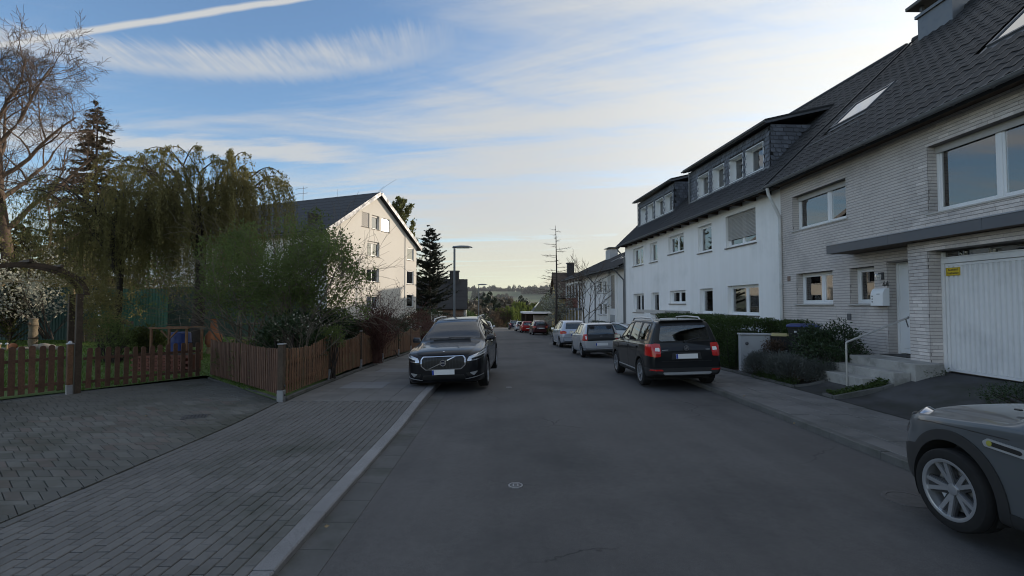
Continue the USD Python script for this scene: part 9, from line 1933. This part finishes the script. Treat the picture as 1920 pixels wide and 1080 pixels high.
# ------------------------------------------------------------------ far slope: woods, farm houses, haze
rF = np.random.default_rng(200)
def crown_proto(path, seed, tall, matn, bare=False):
    r = np.random.default_rng(seed); n = 260; d = unit(r.normal(size=(n, 3))); rad = .75 + .4 * meshkit.noise(d * 2.2 + seed, seed)
    c = d * rad[:, None] * [1, 1, tall] * (r.uniform(.45, 1, n) ** .5)[:, None] + [0, 0, tall]
    usdkit.mesh(stage, path, leafs(c, d + r.normal(0, .6, d.shape), r.uniform(.28, .55, n), .75, .3, r), '/World/Looks/' + matn)
leaf_mat('wood_brown', (0.125, 0.105, 0.078), (0.18, 0.15, 0.11), (0.15, 0.16, 0.07), trans=0.2)
leaf_mat('wood_green', (0.085, 0.115, 0.042), (0.145, 0.18, 0.065), (0.15, 0.17, 0.07), trans=0.25)
leaf_mat('wood_dark', (0.022, 0.032, 0.018), (0.040, 0.052, 0.026), trans=0.1) if False else leaf_mat('wood_fir', (0.024, 0.034, 0.020), (0.042, 0.054, 0.028), trans=0.1)
def woods(name, label, pts, sizes, kinds):
    p = f'/World/{name}'; pi = UsdGeom.PointInstancer.Define(stage, p)
    for k, (tall, m) in enumerate(((1.1, 'wood_brown'), (1.3, 'wood_brown'), (1.05, 'wood_green'), (1.7, 'wood_fir'))): crown_proto(f'{p}/crown_{k:03d}', 300 + k, tall, m)
    pi.CreatePrototypesRel().SetTargets([f'{p}/crown_{k:03d}' for k in range(4)])
    n = len(pts); pi.CreateProtoIndicesAttr(Vt.IntArray.FromNumpy(kinds.astype(np.int32))); pi.CreatePositionsAttr(Vt.Vec3fArray.FromNumpy(pts.astype(np.float32)))
    pi.CreateScalesAttr(Vt.Vec3fArray.FromNumpy(np.repeat(sizes[:, None], 3, 1).astype(np.float32)))
    a = rF.uniform(0, np.pi, n); pi.CreateOrientationsAttr(Vt.QuathArray([Gf.Quath(float(math.cos(q)), 0, 0, float(math.sin(q))) for q in a]))
    put(stage.GetPrimAtPath(p), label=label, category='woodland', kind='stuff')
n = 9000; y = rF.uniform(0, 1, n) ** .8 * 2700 + 230; k_ = rF.uniform(-.42, .40, n); x = k_ * y
f = meshkit.fbm(np.column_stack([x / 210, y / 330, x * 0]), 3, 9)
clear = ((k_ > .012) & (k_ < .085) & (y > 1500) & (y < 2350)) | ((k_ > -.09) & (k_ < -.05) & (y > 1900) & (y < 2250))
ok = (f > .42) & ~clear; x, y = x[ok], y[ok]; kd = rF.choice(4, len(x), p=[.36, .28, .20, .16]); sz = rF.uniform(4.0, 8.0, len(x)) * (1 + y / 4500)
woods('far_woodland', 'hazy brown and green woods covering the far hillside', np.column_stack([x, y, land_z(x, y) - sz * .25]), sz, kd)
n = 520; y = rF.uniform(150, 420, n); k_ = rF.uniform(-.32, .30, n); x = k_ * y; ok = np.abs(x + 2) > 3; x, y = x[ok], y[ok]; sz = rF.uniform(2.2, 4.2, len(x))
woods('valley_trees', 'bare and budding trees on the slope below the end of the road', np.column_stack([x, y, land_z(x, y) - .5]), sz, rF.choice(4, len(x), p=[.45, .3, .15, .10]))
for k, (u, y, w) in enumerate([(966, 1750, 14), (975, 1780, 16), (1008, 960, 11), (1020, 900, 10), (925, 1500, 12), (905, 1450, 12)]):
    x = px_at(u, y); z = float(land_z(x, y)); g = thing('far_farmhouse', ['tiny white farmhouse on the far slope, left of the pair', 'tiny white farmhouse on the far slope, right of the pair', 'small pale house among the trees below the fields', 'second small pale house nearer the mossy roof', 'pale speck of a house in the far woods', 'pale speck of a house in the far woods near the dark house'][k], 'house', 'far houses on the hillside', loc=(x, y, z), rotz=20 * k)
    part(g, 'wall', bx(-w / 2, w / 2, -5, 5, -2, 6), 'white_render'); v_, f_ = slab(Polygon([(-5.6, 6), (5.6, 6), (0, 10.5)]), -w / 2 - .5, w / 2 + .5); part(g, 'roof', (np.stack([v_[:, 2], v_[:, 0], v_[:, 1]], 1), f_), 'brown_tile')
# air: one even volume round everything
hz_ = bx(-5600, 5600, -1000, 6300, -75, 175)
n = {'v': ('principled_volume', dict(color=(0.86, 0.92, 1.0), density=HAZE, anisotropy=0.35))}
usdkit.material(stage, '/World/Looks/haze', n, [], volume='v.volume')
solo('haze', hz_, 'haze', 'thin even haze filling the valley air', 'haze', kind='stuff')
